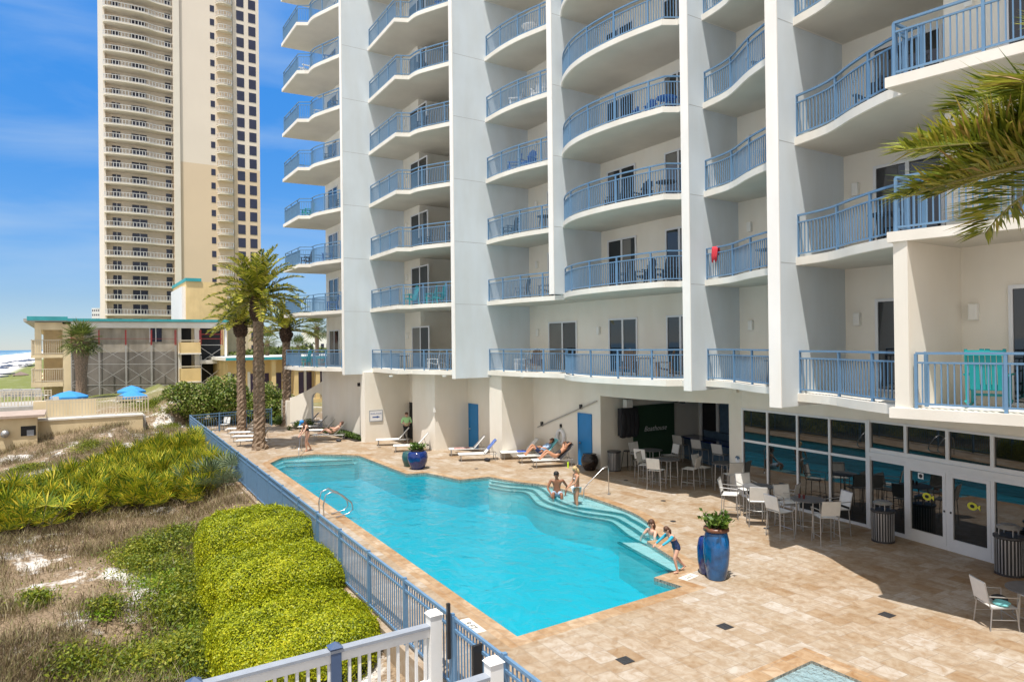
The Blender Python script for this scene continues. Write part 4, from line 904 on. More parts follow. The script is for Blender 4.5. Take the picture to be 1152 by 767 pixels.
# lower right: table and chair
u, v = G(1163,704); t = dup(lo_table, (u,v,0), .4, 'dark round patio table cut off by the right edge of the photo', None); t['category'] = 'table'
u2, v2 = G(1120,703); c = dup(low_chair, (u2,v2,0), face(None,u,v,u2,v2), 'white sling patio chair holding a dark bag and blue towel at lower right'); c['category'] = 'chair'
b = MB(); b.ell((0,0,.07),(.15,.12,.075)); o = b.build('bag', M['blacktowel'], smooth=True); o.location = (u2+.02,v2+.1,.438); tag(o, 'black bag lying on the seat of the lower right chair', 'bag')
b = MB()
for i in range(3): b.ell((0,-.02+.05*i,.04+.012*i),(.14,.05,.035))
o = b.build('towel', M['aquatowel'], smooth=True); o.location = (u2+.12,v2-.1,.438); tag(o, 'crumpled blue and white towel on the lower right chair', 'towel')
b = MB(); u3, v3 = G(1156,668); b.tube([(0,0,0),(0,0,.05)], .2, 12); b.lathe([(.05,.05),(.05,.9),(.02,.9)], n=10); o = b.build('umbrella_stand', M['sling']); o.location = (u3,v3,0); tag(o, 'pale post base standing behind the lower right table', 'post')
# covered bar seating
for (px, py, sp, la, cls) in (
  (733,533,[(175,.85,5),(75,.85,0),(295,.9,-8)],'grey high table in front of the green wall panel in the bar',['white bar chair left of the table in front of the green panel','white bar chair behind the table in front of the green panel','white bar chair on the near side of the table in front of the green panel']),
  (752,546,[(205,.88,0),(285,.9,8),(25,.86,-5)],'grey high table in the middle of the covered bar',['white bar chair on the left of the middle bar table','white bar chair on the near side of the middle bar table','white bar chair on the right of the middle bar table']),
  (815,551,[(190,.9,0),(330,.8,5)],'grey high table beside the bar pillar',['white bar chair on the left of the table by the bar pillar','grey shaded bar chair on the right of the table by the bar pillar'])):
    set_table(px, py, hi_table, stool, sp, la, cls, 'high tables under the covered bar', 'chairs under the covered bar')
br = tag(empty('bar_counter', (-20.3,23.9,0)), 'blue tiled bar counter with dark top under the hotel', 'bar counter')
b0 = (Uof(764,24.6),24.6); b1 = (-16.95,23.0); 
b = MB(); dd = Vector((b1[0]-b0[0], b1[1]-b0[1],0)); b.prism([b0,b1,(b1[0],b1[1]+.55),(b0[0],b0[1]+.55)], 0, 1.02); o = b.build('counter_front', M['barblue'], br); o.location = (20.3,-23.9,0)
b = MB(); b.prism([(b0[0]-.12,b0[1]-.25),(b1[0],b1[1]-.25),(b1[0],b1[1]+.75),(b0[0]-.12,b0[1]+.75)], 1.021, 1.07); o = b.build('countertop', M['potnavy'], br); o.location = (20.3,-23.9,0)
b = MB(); b.prism([(b0[0]+.6,b0[1]+.95),(b1[0],b1[1]+.9),(b1[0],b1[1]+1.2),(b0[0]+.6,b0[1]+1.3)], 0, 1.28); o = b.build('back_counter', M['barblue'], br); o.location = (20.3,-23.9,0)
for i, la in enumerate(('bar chair at the left end of the blue bar counter','second bar chair along the blue bar counter','third bar chair along the blue bar counter','bar chair at the blue counter nearest the pillar')):
    t = .12+.23*i; c = dup(stool, (b0[0]+dd.x*t, b0[1]+dd.y*t-.55, 0), .1, la, 'chairs along the bar counter'); c['category'] = 'chair'
sg = tag(empty('side_stool', (*G(706,527),0)), 'black metal stool against the wall left of the green panel', 'stool'); b = MB()
for sx in (-1,1):
    for sy in (-1,1): b.tube([(sx*.2,sy*.2,0),(sx*.12,sy*.12,.75)], .012, 5)
b.build('leg', M['black'], sg); b = MB(); b.lathe([(.17,.75),(.18,.77),(.17,.79)], n=16); b.build('seat', M['black'], sg)
# green wall panel with lettering, covered screen, fan
gp_ = tag(empty('green_wall_panel', (-22.985,22.55,1.45)), 'dark green leafy wall panel with white script lettering in the bar', 'wall panel')
b = MB(); b.box(0,.07,-1.28,1.25,-1.2,1.2); b.build('panel', M['greenwall'], gp_)
text_obj('lettering', 'Boathouse', .33, M['signwhite'], (.075,0.02,.12), (0,1,0), (0,0,1), gp_, .35)
tv = tag(empty('covered_screen', (-22.6,20.65,2.05)), 'large screen wrapped in black cover on the bar wall', 'screen'); b = MB()
b.prism([(-.12,-.52),(.12,-.52),(.16,-.2),(.14,.2),(.1,.5),(-.12,.48)], -.62, .58); 
for q in (-.36,-.1,.15,.36): b.ell((.12,q,-.1),(.07,.17,.55))
for q in (-.32,0,.3): b.ell((.02,q,-.6),(.12,.22,.12))
b.build('cover', M['blacktowel'], tv, smooth=False)
b = MB(); b.box(-.4,-.12,-.06,.06,.0,.12); b.build('bracket', M['steel'], tv)
b = MB(); b.box(-.12,.12,-.2,.16,.60,.95); o = b.build('junction_box', M['lamp'], tv)
fan = tag(empty('ceiling_fan', (-21.0,22.3,2.95)), 'dark ceiling fan hanging in the covered bar', 'fan'); b = MB(); b.lathe([(.02,-.12),(.12,-.1),(.13,0),(.05,.06),(.02,.06)], n=16); b.tube([(0,0,.05),(0,0,.5)], .02, 8); b.build('motor', M['black'], fan)
for i in range(4):
    a = .35+i*math.pi/2; b = MB(); b.bar((.1*math.cos(a),.1*math.sin(a),0),(.85*math.cos(a),.85*math.sin(a),0), .14,.012); b.build('blade', M['black'], fan)
# wall things: sign, fish plaque, life ring, pipe
sgn = tag(empty('pool_sign', (-37.245,0,0)), 'white framed pool sign with blue lettering and arrow on the sunlit pier', 'sign')
vy = Vof(422,-37.24); zc = ZonU(422,467.5,-37.24); sgn.location = (-37.24,vy,zc)
b = MB(); b.box(0,.03,-.36,.36,-.28,.28); b.build('board', M['signwhite'], sgn)
b = MB(); 
for z0, z1, y0, y1 in ((-.32,-.285,-.4,.4),(.285,.32,-.4,.4),(-.285,.285,-.4,-.365),(-.285,.285,.365,.4)): b.box(-.0,.035,y0,y1,z0,z1)
b.build('frame', M['capgrey'], sgn)
text_obj('lettering', 'POOL RULES', .115, M['signblue'], (.034,0,.12), (0,1,0), (0,0,1), sgn)
b = MB(); b.add([(.034,-.22,-.04),(.034,.04,-.04),(.034,.04,.0),(.034,.24,-.07),(.034,.04,-.14),(.034,.04,-.10),(.034,-.22,-.10)], [tuple(range(7))]); b.build('arrow', M['signblue'], sgn)
u, v = Uof(828.5,20.3), 20.26; P_, d_ = Vector((-16.95,20.42,0)), Vector((.83,-.27,0)).normalized(); t_ = (-P_.y-kk(828.5)*P_.x)/(d_.y+kk(828.5)*d_.x); pc = P_+d_*t_; nn = Vector((d_.y,-d_.x,0)); zc = 5.5-(516-383.4)/F*(-cA*pc.x+sA*pc.y)
fp = tag(empty('fish_plaque', (pc.x+nn.x*.01,pc.y+nn.y*.01,zc)), 'small blue and white fish plaque on the pillar beside the glass front', 'plaque')
def flat(pts, m, name, off):
    b = MB(); b.v = [tuple(d_*x+Vector((0,0,z))+nn*off) for x, z in pts]+[tuple(d_*x+Vector((0,0,z))+nn*(off+.012)) for x, z in pts]; k = len(pts)
    b.f = [tuple(range(k,2*k)), tuple(range(k))[::-1]]+[(i,(i+1)%k,(i+1)%k+k,i+k) for i in range(k)]; b.build(name, m, fp)
flat([(.14*math.cos(a),-.03+.10*math.sin(a)) for a in np.linspace(0,6.0,13)], M['signwhite'], 'backing', 0)
flat([(-.14,.03),(-.05,.12),(.08,.12),(.17,.04),(.08,.03),(.05,-.04),(-.02,.04)], M['barblue'], 'fish', .013)
lr = tag(empty('life_ring', (Uof(630,19.36),19.33,ZonV(630,491,19.36))), 'white life ring hanging on the wall left of the blue door', 'life ring'); b = MB()
pts = [(.27*math.cos(a),0,.31*math.sin(a)) for a in np.linspace(0,2*math.pi,25)]; b.tube(pts, .085, 8, False); b.build('ring', M['signwhite'], lr, smooth=True)
b = MB(); b.box(-.03,.03,-.03,.06,.45,.6); b.build('hook', M['black'], lr); b = MB(); b.tube([(0,-.02,.5),(.03,-.05,.3),(0,-.1,.05),(-.02,-.08,-.1)], .012, 5); b.build('rope', M['chairdark'], lr)
pp = tag(empty('wall_pipe', (0,0,0)), 'thin sloping pipe fixed to the wall above the life ring', 'pipe'); b = MB()
ua, za = Uof(604,19.36), ZonV(604,480,19.36); ub, zb = Uof(671,19.36), ZonV(671,451,19.36); pp.location = (ua,19.34,za); b.tube([(0,0,0),(ub-ua,0,zb-za)], .025, 6); b.build('pipe', M['alu'], pp)
for t in (.08,.75): b = MB(); b.box((ub-ua)*t-.05,(ub-ua)*t+.05,-.05,.06,(zb-za)*t-.03,(zb-za)*t+.17); b.build('bracket', M['binmetal'], pp)
b = MB(); b.lathe([(.035,0),(.035,.22),(.02,.25),(.02,.28)], n=12); o = b.build('drink_bottle', M['lime']); o.location = (*G(639,526),0); tag(o, 'lime green drink bottle on the deck beside the occupied lounger', 'bottle')
# ------------------------------------------------------------------ pool loungers
def lng(px, py, rz, label, group='white pool loungers'):
    u, v = G(px, py); o = dup(lounger, (u,v,0), rz, label, group); o['category'] = 'lounger'; return o
def fcam(deg): # rotation so that local +y (foot end) points at image-left-ish direction: deg measured from camera-left
    a = math.pi-R(deg); X, Y = math.cos(a), -math.sin(a); u, v = c2w(X, Y); return math.atan2(-u, v)
LO = {}
LO['A'] = lng(449,500,fcam(8),'empty white lounger in front of the man in the green shirt')
LO['B'] = lng(470,507,fcam(8),'empty white lounger beside the round navy pot')
LO['C'] = lng(533,511,fcam(8),'white lounger with reddish towel in front of the further blue door')
LO['D'] = lng(545,517,fcam(10),'white lounger with blue patterned towel over its raised back')
LO['E'] = lng(592,515,fcam(10),'white lounger with folded blue towel at the left of the occupied three')
LO['F'] = lng(612,519,fcam(12),'white lounger under the person in light blue shirt')
LO['G'] = lng(629,524,fcam(12),'white lounger with black towel under the person in black swimwear')
for i, (px, py, la) in enumerate(((278,487,'furthest white lounger of the row along the blue fence'),(283,491.5,'second furthest white lounger of the row along the blue fence'),(287,496,'third white lounger of the row along the blue fence'),(292,501,'nearest white lounger of the row along the blue fence'))):
    LO['H%d'%i] = lng(px, py, fcam(4), la, 'loungers along the blue fence')
LO['I'] = lng(349,480,fcam(4),'furthest white lounger beyond the woman in the blue cap','loungers at the far end of the pool')
LO['J'] = lng(358,484.5,fcam(4),'white lounger with black striped towel behind the woman in the blue cap','loungers at the far end of the pool')
LO['K'] = lng(366,489,fcam(4),'white lounger between the striped towel and the sunbather','loungers at the far end of the pool')
LO['S'] = lng(377,494.5,fcam(4),'white lounger carrying the reclining sunbather near the green bed','loungers at the far end of the pool')
def towel(o, m, label, part='back', s0=.1, s1=.85, wid=.27):
    b = MB(); ba = R(48); h = .32
    pts = []
    if part == 'back':
        for i in range(6): s = s0+(s1-s0)*i/5; pts.append((-s*math.cos(ba)+.02, h+s*math.sin(ba)+.018+.008*math.sin(i*2.1)))
    else:
        for i in range(6): s = s0+(s1-s0)*i/5; pts.append((s, h+.028+.01*math.sin(i*2.3)))
    for i in range(5):
        (y0,z0),(y1,z1) = pts[i], pts[i+1]; w0 = wid+.012*math.sin(i*3); 
        b.add([(-w0,y0,z0),(w0,y0,z0),(w0,y1,z1),(-w0,y1,z1),(-w0,y0-.01,z0-.018),(w0,y0-.01,z0-.018),(w0,y1-.01,z1-.018),(-w0,y1-.01,z1-.018)], [(0,1,2,3),(5,4,7,6),(0,4,5,1),(1,5,6,2),(2,6,7,3),(3,7,4,0)])
    t = b.build('towel', m); t.location = o.location; t.rotation_euler = o.rotation_euler; tag(t, label, 'towel'); return t
pat = mat('blue_white_patterned_towel', (.10,.17,.46), .9, var=.85, scale=11)
towel(LO['D'], pat, 'blue patterned towel draped over a raised lounger back', 'back', .25, .86)
towel(LO['C'], mat('red_white_towel', (.45,.24,.22), .9, var=.5, scale=16), 'reddish patterned towel spread on the seat of a lounger', 'seat', .2, 1.0, .2)
towel(LO['E'], M['bluetowel'], 'dark blue towel bunched on the leftmost of three loungers', 'seat', .02, .45, .24)
towel(LO['F'], M['aquatowel'], 'aqua towel over the lounger back behind the person in light blue', 'back', .3, .95, .33)
towel(LO['G'], M['blacktowel'], 'black towel over the lounger back behind the person in black', 'back', .0, .9, .325)
towel(LO['J'], M['blacktowel'], 'black striped towel over a lounger back at the far end', 'back', .1, .8, .2)
b = MB(); b.ell((0,0,.08),(.22,.13,.08)); o = b.build('bag', M['blacktowel'], smooth=True); o.location = (*G(548,518.5),0); tag(o, 'black bag on the deck under the lounger with blue patterned towel', 'bag')
b = MB(); b.ell((0,0,.08),(.25,.15,.08)); o = b.build('bag', M['chairdark'], smooth=True); o.location = (*G(381,496.5),0); tag(o, 'dark bag on the deck under the sunbather lounger', 'bag')
c = dup(low_chair, (*G(252,484.5),0), fcam(70), 'white patio chair in the far corner against the blue fence'); c['category'] = 'chair'
#==PART5==
# ------------------------------------------------------------------ vegetation helpers
def rquads(C, Nrm, ln, wd, rg, jit=.8):
    """leaf quads at centres C with outward normals Nrm (diamond leaves)"""
    n = len(C); d = rg.normal(0,1,(n,3)); nn = Nrm+rg.normal(0,jit,(n,3)); nn /= np.linalg.norm(nn,axis=1,keepdims=True)
    d -= nn*(d*nn).sum(1,keepdims=True); d /= np.linalg.norm(d,axis=1,keepdims=True); s = np.cross(nn,d)
    ln = (ln*rg.uniform(.7,1.3,n))[:,None]; wd = (wd*rg.uniform(.7,1.3,n))[:,None]
    return np.stack([C-d*ln*.5, C+s*wd*.5, C+d*ln*.5, C-s*wd*.5], 1)
def sm(x): return x*x*(3-2*x)
# ---- clipped hedge: three stepped blocks
def hedge(c, half, z0, z1, n, label, seed, leaf=.048):
    rg = np.random.default_rng(seed); r = tag(empty('clipped_hedge', (c[0],c[1],z0), ang), label, 'hedge', 'clipped hedge blocks beside the fence')
    hx, hy = half; hh = z1-z0
    # superellipsoid directions
    d = rg.normal(0,1,(n*2,3)); d[:,2] = np.where(rg.random(n*2) < .85, np.abs(d[:,2]), d[:,2]); d /= np.linalg.norm(d,axis=1,keepdims=True)
    p = 4.0; k = (np.abs(d[:,0])**p+np.abs(d[:,1])**p+np.abs(d[:,2])**p)**(-1/p); q = d*k[:,None]
    q = q[rg.random(len(q)) < np.clip(k**2/1.6,.25,1)]
    nr = np.sign(q)*np.abs(q)**(p-1); nr /= np.linalg.norm(nr,axis=1,keepdims=True)
    P_ = q*np.array([hx,hy,hh*.5])+np.array([0,0,hh*.5])
    w = .055*np.sin(P_[:,0]*3.1+seed)*np.cos(P_[:,1]*2.7+seed*2)+.03*np.sin(P_[:,0]*7.3+P_[:,1]*6.1)+.02*np.sin(P_[:,1]*13+P_[:,2]*9)
    P_ = P_+nr*(w+rg.normal(0,.03,len(P_))+np.where(rg.random(len(P_)) < .03, rg.uniform(.03,.12,len(P_)), 0))[:,None]
    npmesh('foliage', rquads(P_, nr, leaf, leaf*.62, rg, .55), 4, L['hedge'], r)
    # twiggy core
    t = np.linspace(0,2*math.pi,25)[:-1]; b = MB(); 
    vs = []
    for zz, s in ((0,.9),(hh*.5,.93),(hh*.8,.86),(hh*.88,.7)):
        for a in t:
            ca, sa = math.cos(a), math.sin(a); kx = (abs(ca)**4+abs(sa)**4)**-.25; vs.append((ca*kx*hx*s, sa*kx*hy*s, zz))
    b.add(vs, [(i*24+j,i*24+(j+1)%24,(i+1)*24+(j+1)%24,(i+1)*24+j) for i in range(3) for j in range(24)]+[tuple(range(72,96))]); b.build('core', mat('hedge_core', (.03,.045,.01), .95, var=.4, scale=12) if 'hedge_core' not in bpy.data.materials else bpy.data.materials['hedge_core'], r)
    return r
hedge((-13.7,3.68), (1.6,1.45), -1.0, .32, 48000, 'nearest and lowest block of the clipped yellow-green hedge', 1)
hedge((-16.5,4.0), (1.5,1.45), -1.0, .68, 42000, 'middle block of the clipped yellow-green hedge', 2)
hedge((-19.25,4.2), (1.5,1.4), -1.0, 1.02, 36000, 'furthest and highest block of the clipped yellow-green hedge', 3)
# ---- saw palmetto thicket
def fanleaf(rg, base, out, size, nseg=13):
    """one fan leaf: petiole end at base, facing direction out"""
    out = Vector(out).normalized(); sd = out.cross(Vector((0,0,1))).normalized(); up_ = sd.cross(out).normalized(); T_ = []
    cup = rg.uniform(.1,.45)
    for i in range(nseg):
        a = (i/(nseg-1)-.5)*R(215); d = out*math.cos(a)+sd*math.sin(a)+up_*cup*(.4+.6*abs(math.sin(a))); d.normalize()
        ln = size*rg.uniform(.85,1.1)*(.72+.28*math.cos(a*.7)); pd = d.cross(up_).normalized()*size*.042
        mid = base+d*ln*.55; tip = base+d*ln-up_*ln*rg.uniform(.02,.16)
        T_.append([base, mid-pd, tip, mid+pd])
    return T_
def palmetto(seed, n=11, size=.5, hgt=.75):
    rg = np.random.default_rng(seed); Q = []; st = MB()
    for i in range(n):
        a = rg.uniform(0,2*math.pi); el = rg.uniform(.5,1.45); ln = hgt*rg.uniform(.55,1.1)
        d = Vector((math.cos(a)*math.cos(el), math.sin(a)*math.cos(el), math.sin(el))); p = d*ln
        st.bar((0,0,0), p, .012)
        o = Vector((d.x,d.y,d.z*.8+.25)); Q += fanleaf(rg, p, o, size*rg.uniform(.75,1.15))
    return [[tuple(x) for x in q] for q in Q], st
PM = []
for s in range(7):
    q, st = palmetto(40+s, 13 if s < 5 else 15, .52, .95); m = L['palmettogrey'] if s == 6 else L['palmetto']
    o = npmesh('fan_leaves', q, 4, m); r = empty('saw_palmetto'); o.parent = r; st.build('stem', M['stem'], r); PM.append(proto(r))
def inpoly(x, y, P_):
    c = False; j = len(P_)-1
    for i in range(len(P_)):
        if (P_[i][1] > y) != (P_[j][1] > y) and x < (P_[j][0]-P_[i][0])*(y-P_[i][1])/(P_[j][1]-P_[i][1])+P_[i][0]: c = not c
        j = i
    return c
ppoly_px = [(-25,612),(-25,588),(60,562),(115,535),(175,515),(212,507),(235,503),(262,515),(283,532),(287,556),(240,562),(215,574),(170,577),(120,577),(80,592),(40,606)]
ppoly = [GG(x, y) for x, y in ppoly_px]
rg = np.random.default_rng(5); x0, x1 = min(p[0] for p in ppoly), max(p[0] for p in ppoly); y0, y1 = min(p[1] for p in ppoly), max(p[1] for p in ppoly)
cnt = 0; tries = 0
PGRP = 'palmettos in the dune thicket'
while cnt < 265 and tries < 9000:
    tries += 1; x, y = rg.uniform(x0,x1), rg.uniform(y0,y1)
    if not inpoly(x, y, ppoly) or y > fence_v(x)-.55: continue
    k = int(rg.integers(0,6)); s = rg.uniform(.75,1.25)
    lab = 'yellow-green saw palmetto with spiky fan leaves in the dune thicket'
    c = dup(PM[k], (x,y,ground(x,y)-.05), rg.uniform(0,6.28), lab, PGRP); c['category'] = 'palmetto'; c.scale = (s,s,s); cnt += 1
for px, py, la in ((252,553,'silvery grey-green palmetto at the right end of the thicket'),(230,560,'silvery grey-green palmetto at the front edge of the thicket beside bare sand')):
    x, y = GG(px,py); c = dup(PM[6], (x,y,ground(x,y)), 1.0, la); c['category'] = 'palmetto'; c.scale = (1.25,1.25,1.25)
# ---- dune grass and creeping plants
def blades(P_, hgt, wid, rg, per=12, spread=.16, lean=.5):
    n = len(P_); base = np.repeat(P_, per, 0)+np.concatenate([rg.normal(0,spread,(n*per,2)), np.zeros((n*per,1))],1)
    a = rg.uniform(0,2*np.pi,n*per); h = hgt*rg.uniform(.4,1.2,n*per)*np.repeat(rg.uniform(.6,1.2,n),per); ln = rg.uniform(.1,lean,n*per)*h*1.4
    d = np.stack([np.cos(a),np.sin(a),np.zeros_like(a)],1); sd = np.stack([-np.sin(a+rg.uniform(-1,1,n*per)),np.cos(a),np.zeros_like(a)],1)
    w = (wid*rg.uniform(.6,1.4,n*per))[:,None]
    mid = base+d*(ln*.35)[:,None]+np.array([0,0,1])*(h*.62)[:,None]; tip = base+d*ln[:,None]+np.array([0,0,1])*h[:,None]
    return np.stack([base-sd*w, mid-sd*w*.8, tip, mid+sd*w*.8],1)
SANDS = [(GG(x,y), r) for x, y, r in ((100,645,1.5),(60,655,1.2),(118,632,1.0),(85,668,.9),(20,710,1.0),(135,700,.55),(128,715,.5),(20,655,.8),(10,528,1.6),(75,507,1.0),(212,560,.7),(112,655,1.1),(35,700,.7),(45,640,.9),(150,668,.5))]
def dunepts(n, rg, far=True):
    out = []
    while len(out) < n:
        t = rg.random(); Y = 8.5+40*rg.random()**1.25; px = rg.uniform(-60, 420); X = (px-CX)/F*Y; u, v = c2w(X, Y)
        if v > fence_v(u)-.35 or u > -9 or v < -13 or u < -52.4: continue
        if u > -10.4: continue
        if any((u-s[0][0])**2+(v-s[0][1])**2 < (s[1]*rg.uniform(.7,1.4))**2 for s in SANDS) and rg.random() < .93: continue
        out.append((u,v,ground(u,v)))
    return np.array(out)
rg = np.random.default_rng(21)
gp1 = dunepts(7800, rg); msk = np.array([not (p[0] > -21.5 and p[1] > 1.6) for p in gp1])
def gmass(name, Q, m):
    o = npmesh(name, Q, 4, m); tag(o, kind='stuff'); return o
o = gmass('dune_grass', np.concatenate([blades(gp1[msk], .36, .008, rg, 16, .2, .95), blades(gp1[msk][::3], .20, .012, rg, 10, .2, .9)]), L['grass']); o['label'] = 'dry brown dune grass over pale sand'
# low green plants between the hedge and the grass and scattered patches
def patchpts(n, rg, spots):
    out = []
    for (x, y), r, k in spots:
        for i in range(int(n*k)):
            a, q = rg.uniform(0,6.28), abs(rg.normal(0,.5)); u, v = x+math.cos(a)*r*q*1.2, y+math.sin(a)*r*q
            if v < fence_v(u)-.3 and u < -10.3: out.append((u,v,ground(u,v)))
    return np.array(out)
spots = [(GG(px,py), r, k) for px, py, r, k in ((235,655,1.5,1.3),(215,690,1.3,1.2),(180,640,1.3,1.0),(245,720,1.2,1.2),(205,740,1.2,1.0),(165,625,1.0,.6),(150,755,1.0,.6),(265,745,1.0,1.0),(195,610,1.0,.8),(280,548,.8,.5),(300,548,.8,.5),(250,500,1.5,.5),(200,478,2.0,.6),(170,470,2,.5),(120,690,.35,.12),(40,680,.4,.12),(90,755,.6,.3),(205,510,1.5,.4),(140,560,.8,.2),(430,700,.6,.5),(400,725,.8,.7),(350,745,.9,.7),(310,757,.8,.6),(30,530,1.2,.4),(100,505,1.2,.3),(222,470,1.8,1.2),(232,474,1.0,.5),(214,463,1.3,.4))]
gp2 = patchpts(900, rg, spots)
Cg = gp2.repeat(7,0)+np.concatenate([rg.normal(0,.13,(len(gp2)*7,2)), rg.uniform(.0,.36,(len(gp2)*7,1))],1)
o = gmass('dune_ground_cover', np.concatenate([rquads(Cg, np.tile([0,0,1.],(len(Cg),1)), .085, .045, rg, .9), blades(gp2[::2], .34, .009, rg, 8, .15, .6)]), L['grassgreen']); o['label'] = 'low green dune plants beside the hedge'
spots = [(GG(px,py), r, k) for px, py, r, k in ((190,655,.9,1),(205,668,.7,.7),(95,755,.5,.4),(175,740,.5,.4),(115,692,.3,.25),(40,678,.3,.25),(225,712,.5,.5))]
gp3 = patchpts(420, rg, spots); Cg = gp3.repeat(6,0)+np.concatenate([rg.normal(0,.1,(len(gp3)*6,2)), rg.uniform(.0,.2,(len(gp3)*6,1))],1)
o = gmass('creeping_plants', rquads(Cg, np.tile([0,0,1.],(len(Cg),1)), .08, .06, rg, .6), L['creeper']); o['label'] = 'bright green creeping plants on the dune'
# ---- shrubs with an uneven leafy outline
def shrub(u, v, z, rad, hgt, n, m, label, group, seed, leaf=.16, cat='bush', name='bush', trunkh=0):
    rg = np.random.default_rng(seed); r = tag(empty(name, (u,v,z)), label, cat, group)
    k = 16; cc = np.stack([rg.normal(0,rad*.42,k), rg.normal(0,rad*.42,k), rg.uniform(.25,.85,k)*hgt+trunkh],1); rr = rg.uniform(.26,.5,k)*min(rad,hgt)
    i = rg.integers(0,k,n); d = rg.normal(0,1,(n,3)); d /= np.linalg.norm(d,axis=1,keepdims=True); P_ = cc[i]+d*(rr[i]*rg.uniform(.55,1.12,n)**.5)[:,None]; P_[:,2] = np.maximum(P_[:,2], .03)
    npmesh('crown' if trunkh else 'foliage', rquads(P_, d, leaf, leaf*.7, rg, .7), 4, m, r)
    b = MB()
    for j in range(7): c = cc[j]; b.tube([(0,0,-.1),(c[0]*.5,c[1]*.5,c[2]*.55),tuple(c)], [.05+trunkh*.02,.03,.01], 5)
    b.build('trunk' if trunkh else 'stem', M['stem'], r); return r
BG = 'sea grape bushes beyond the pool fence'
for i, (px, py, Y, rad, hgt, la) in enumerate(((222,478,50,2.1,3.4,'rounded green bush at the left end of the row beyond the fence corner'),(246,478,51,2.2,3.6,'green bush directly beyond the far fence corner'),(275,480,52,2.0,2.9,'dense green bush between the two tall palm trunks'),(302,481,52,1.6,2.5,'darker bush behind the tallest palm trunk'),(198,474,52,2.0,2.2,'low green bush on the dune left of the fence corner'),(316,478,54,1.2,2.4,'bush in front of the motel wing windows'))):
    u, v, z = D(px,py,Y); shrub(u,v,-.3,rad,hgt,7500,L['bush'],la,BG,100+i,.17)
for i, (px, py, la) in enumerate(((316,478,'low clipped bed plant at the foot of the low garden wall'),(338,482,'low green plant in front of the sloping garden wall'))):
    u, v = G(px,py); shrub(u,v,0,.8,.55,1600,L['bed'],la,'bed plants by the garden wall',130+i,.08)
bed = tag(empty('planting_bed', (0,0,0)), 'low strip of green ground juniper along the cream wall by the sunbather', 'planting bed'); rg = np.random.default_rng(9)
n_ = 5200; t = rg.random(n_); bu = -43.9+6.0*t; bv = 14.45-(.95-.55*t)*rg.random(n_); bz = .02+.28*np.sqrt(rg.random(n_))*(1-.5*np.abs(t-.5))
npmesh('foliage', rquads(np.stack([bu,bv,bz],1), np.tile([0,-.3,1.],(n_,1)), .1, .05, rg, .7), 4, L['bed'], bed)
b = MB(); b.prism([(-43.9,13.55),(-37.95,13.85),(-37.95,14.46),(-43.9,14.5)], .0, .05); b.build('soil', M['soil'], bed)
# ---- palms
def frond(rg, az, el, ln, nl, leaf, droop=.9, vee=.55, wl=.022, fwd0=.5):
    """feather frond as (leaflet quads, rachis points) from the origin"""
    k = 14; p = Vector((0,0,0)); e = el; pts = [p.copy()]; st = ln/k
    for i in range(k):
        e -= droop/k*(.35+1.3*i/k); p = p+Vector((math.cos(az)*math.cos(e), math.sin(az)*math.cos(e), math.sin(e)))*st; pts.append(p.copy())
    Q = []
    for i in range(nl):
        t = .10+.90*i/(nl-1); f = t*k; a = min(int(f), k-1); q = pts[a].lerp(pts[a+1], f-a); d = (pts[a+1]-pts[a]).normalized(); sd = d.cross(Vector((0,0,1))).normalized(); up_ = sd.cross(d)
        for sg in (-1,1):
            L_ = leaf*(math.sin(math.pi*min(1,.16+.8*t))**.6)*rg.uniform(.82,1.1); fw = fwd0+.55*t
            dr = (sd*sg*1.0+d*fw+up_*vee*rg.uniform(.4,1.4)+Vector(rg.normal(0,.1,3))).normalized()
            wv = dr.cross(up_+Vector(rg.normal(0,.35,3))).normalized()*wl*rg.uniform(.8,1.2)*(leaf/.45)
            m1 = q+dr*L_*.45; tip = q+dr*L_-Vector((0,0,1))*L_*rg.uniform(.02,.22)
            Q.append([q-wv*.4, m1-wv, tip, m1+wv])
    return Q, pts
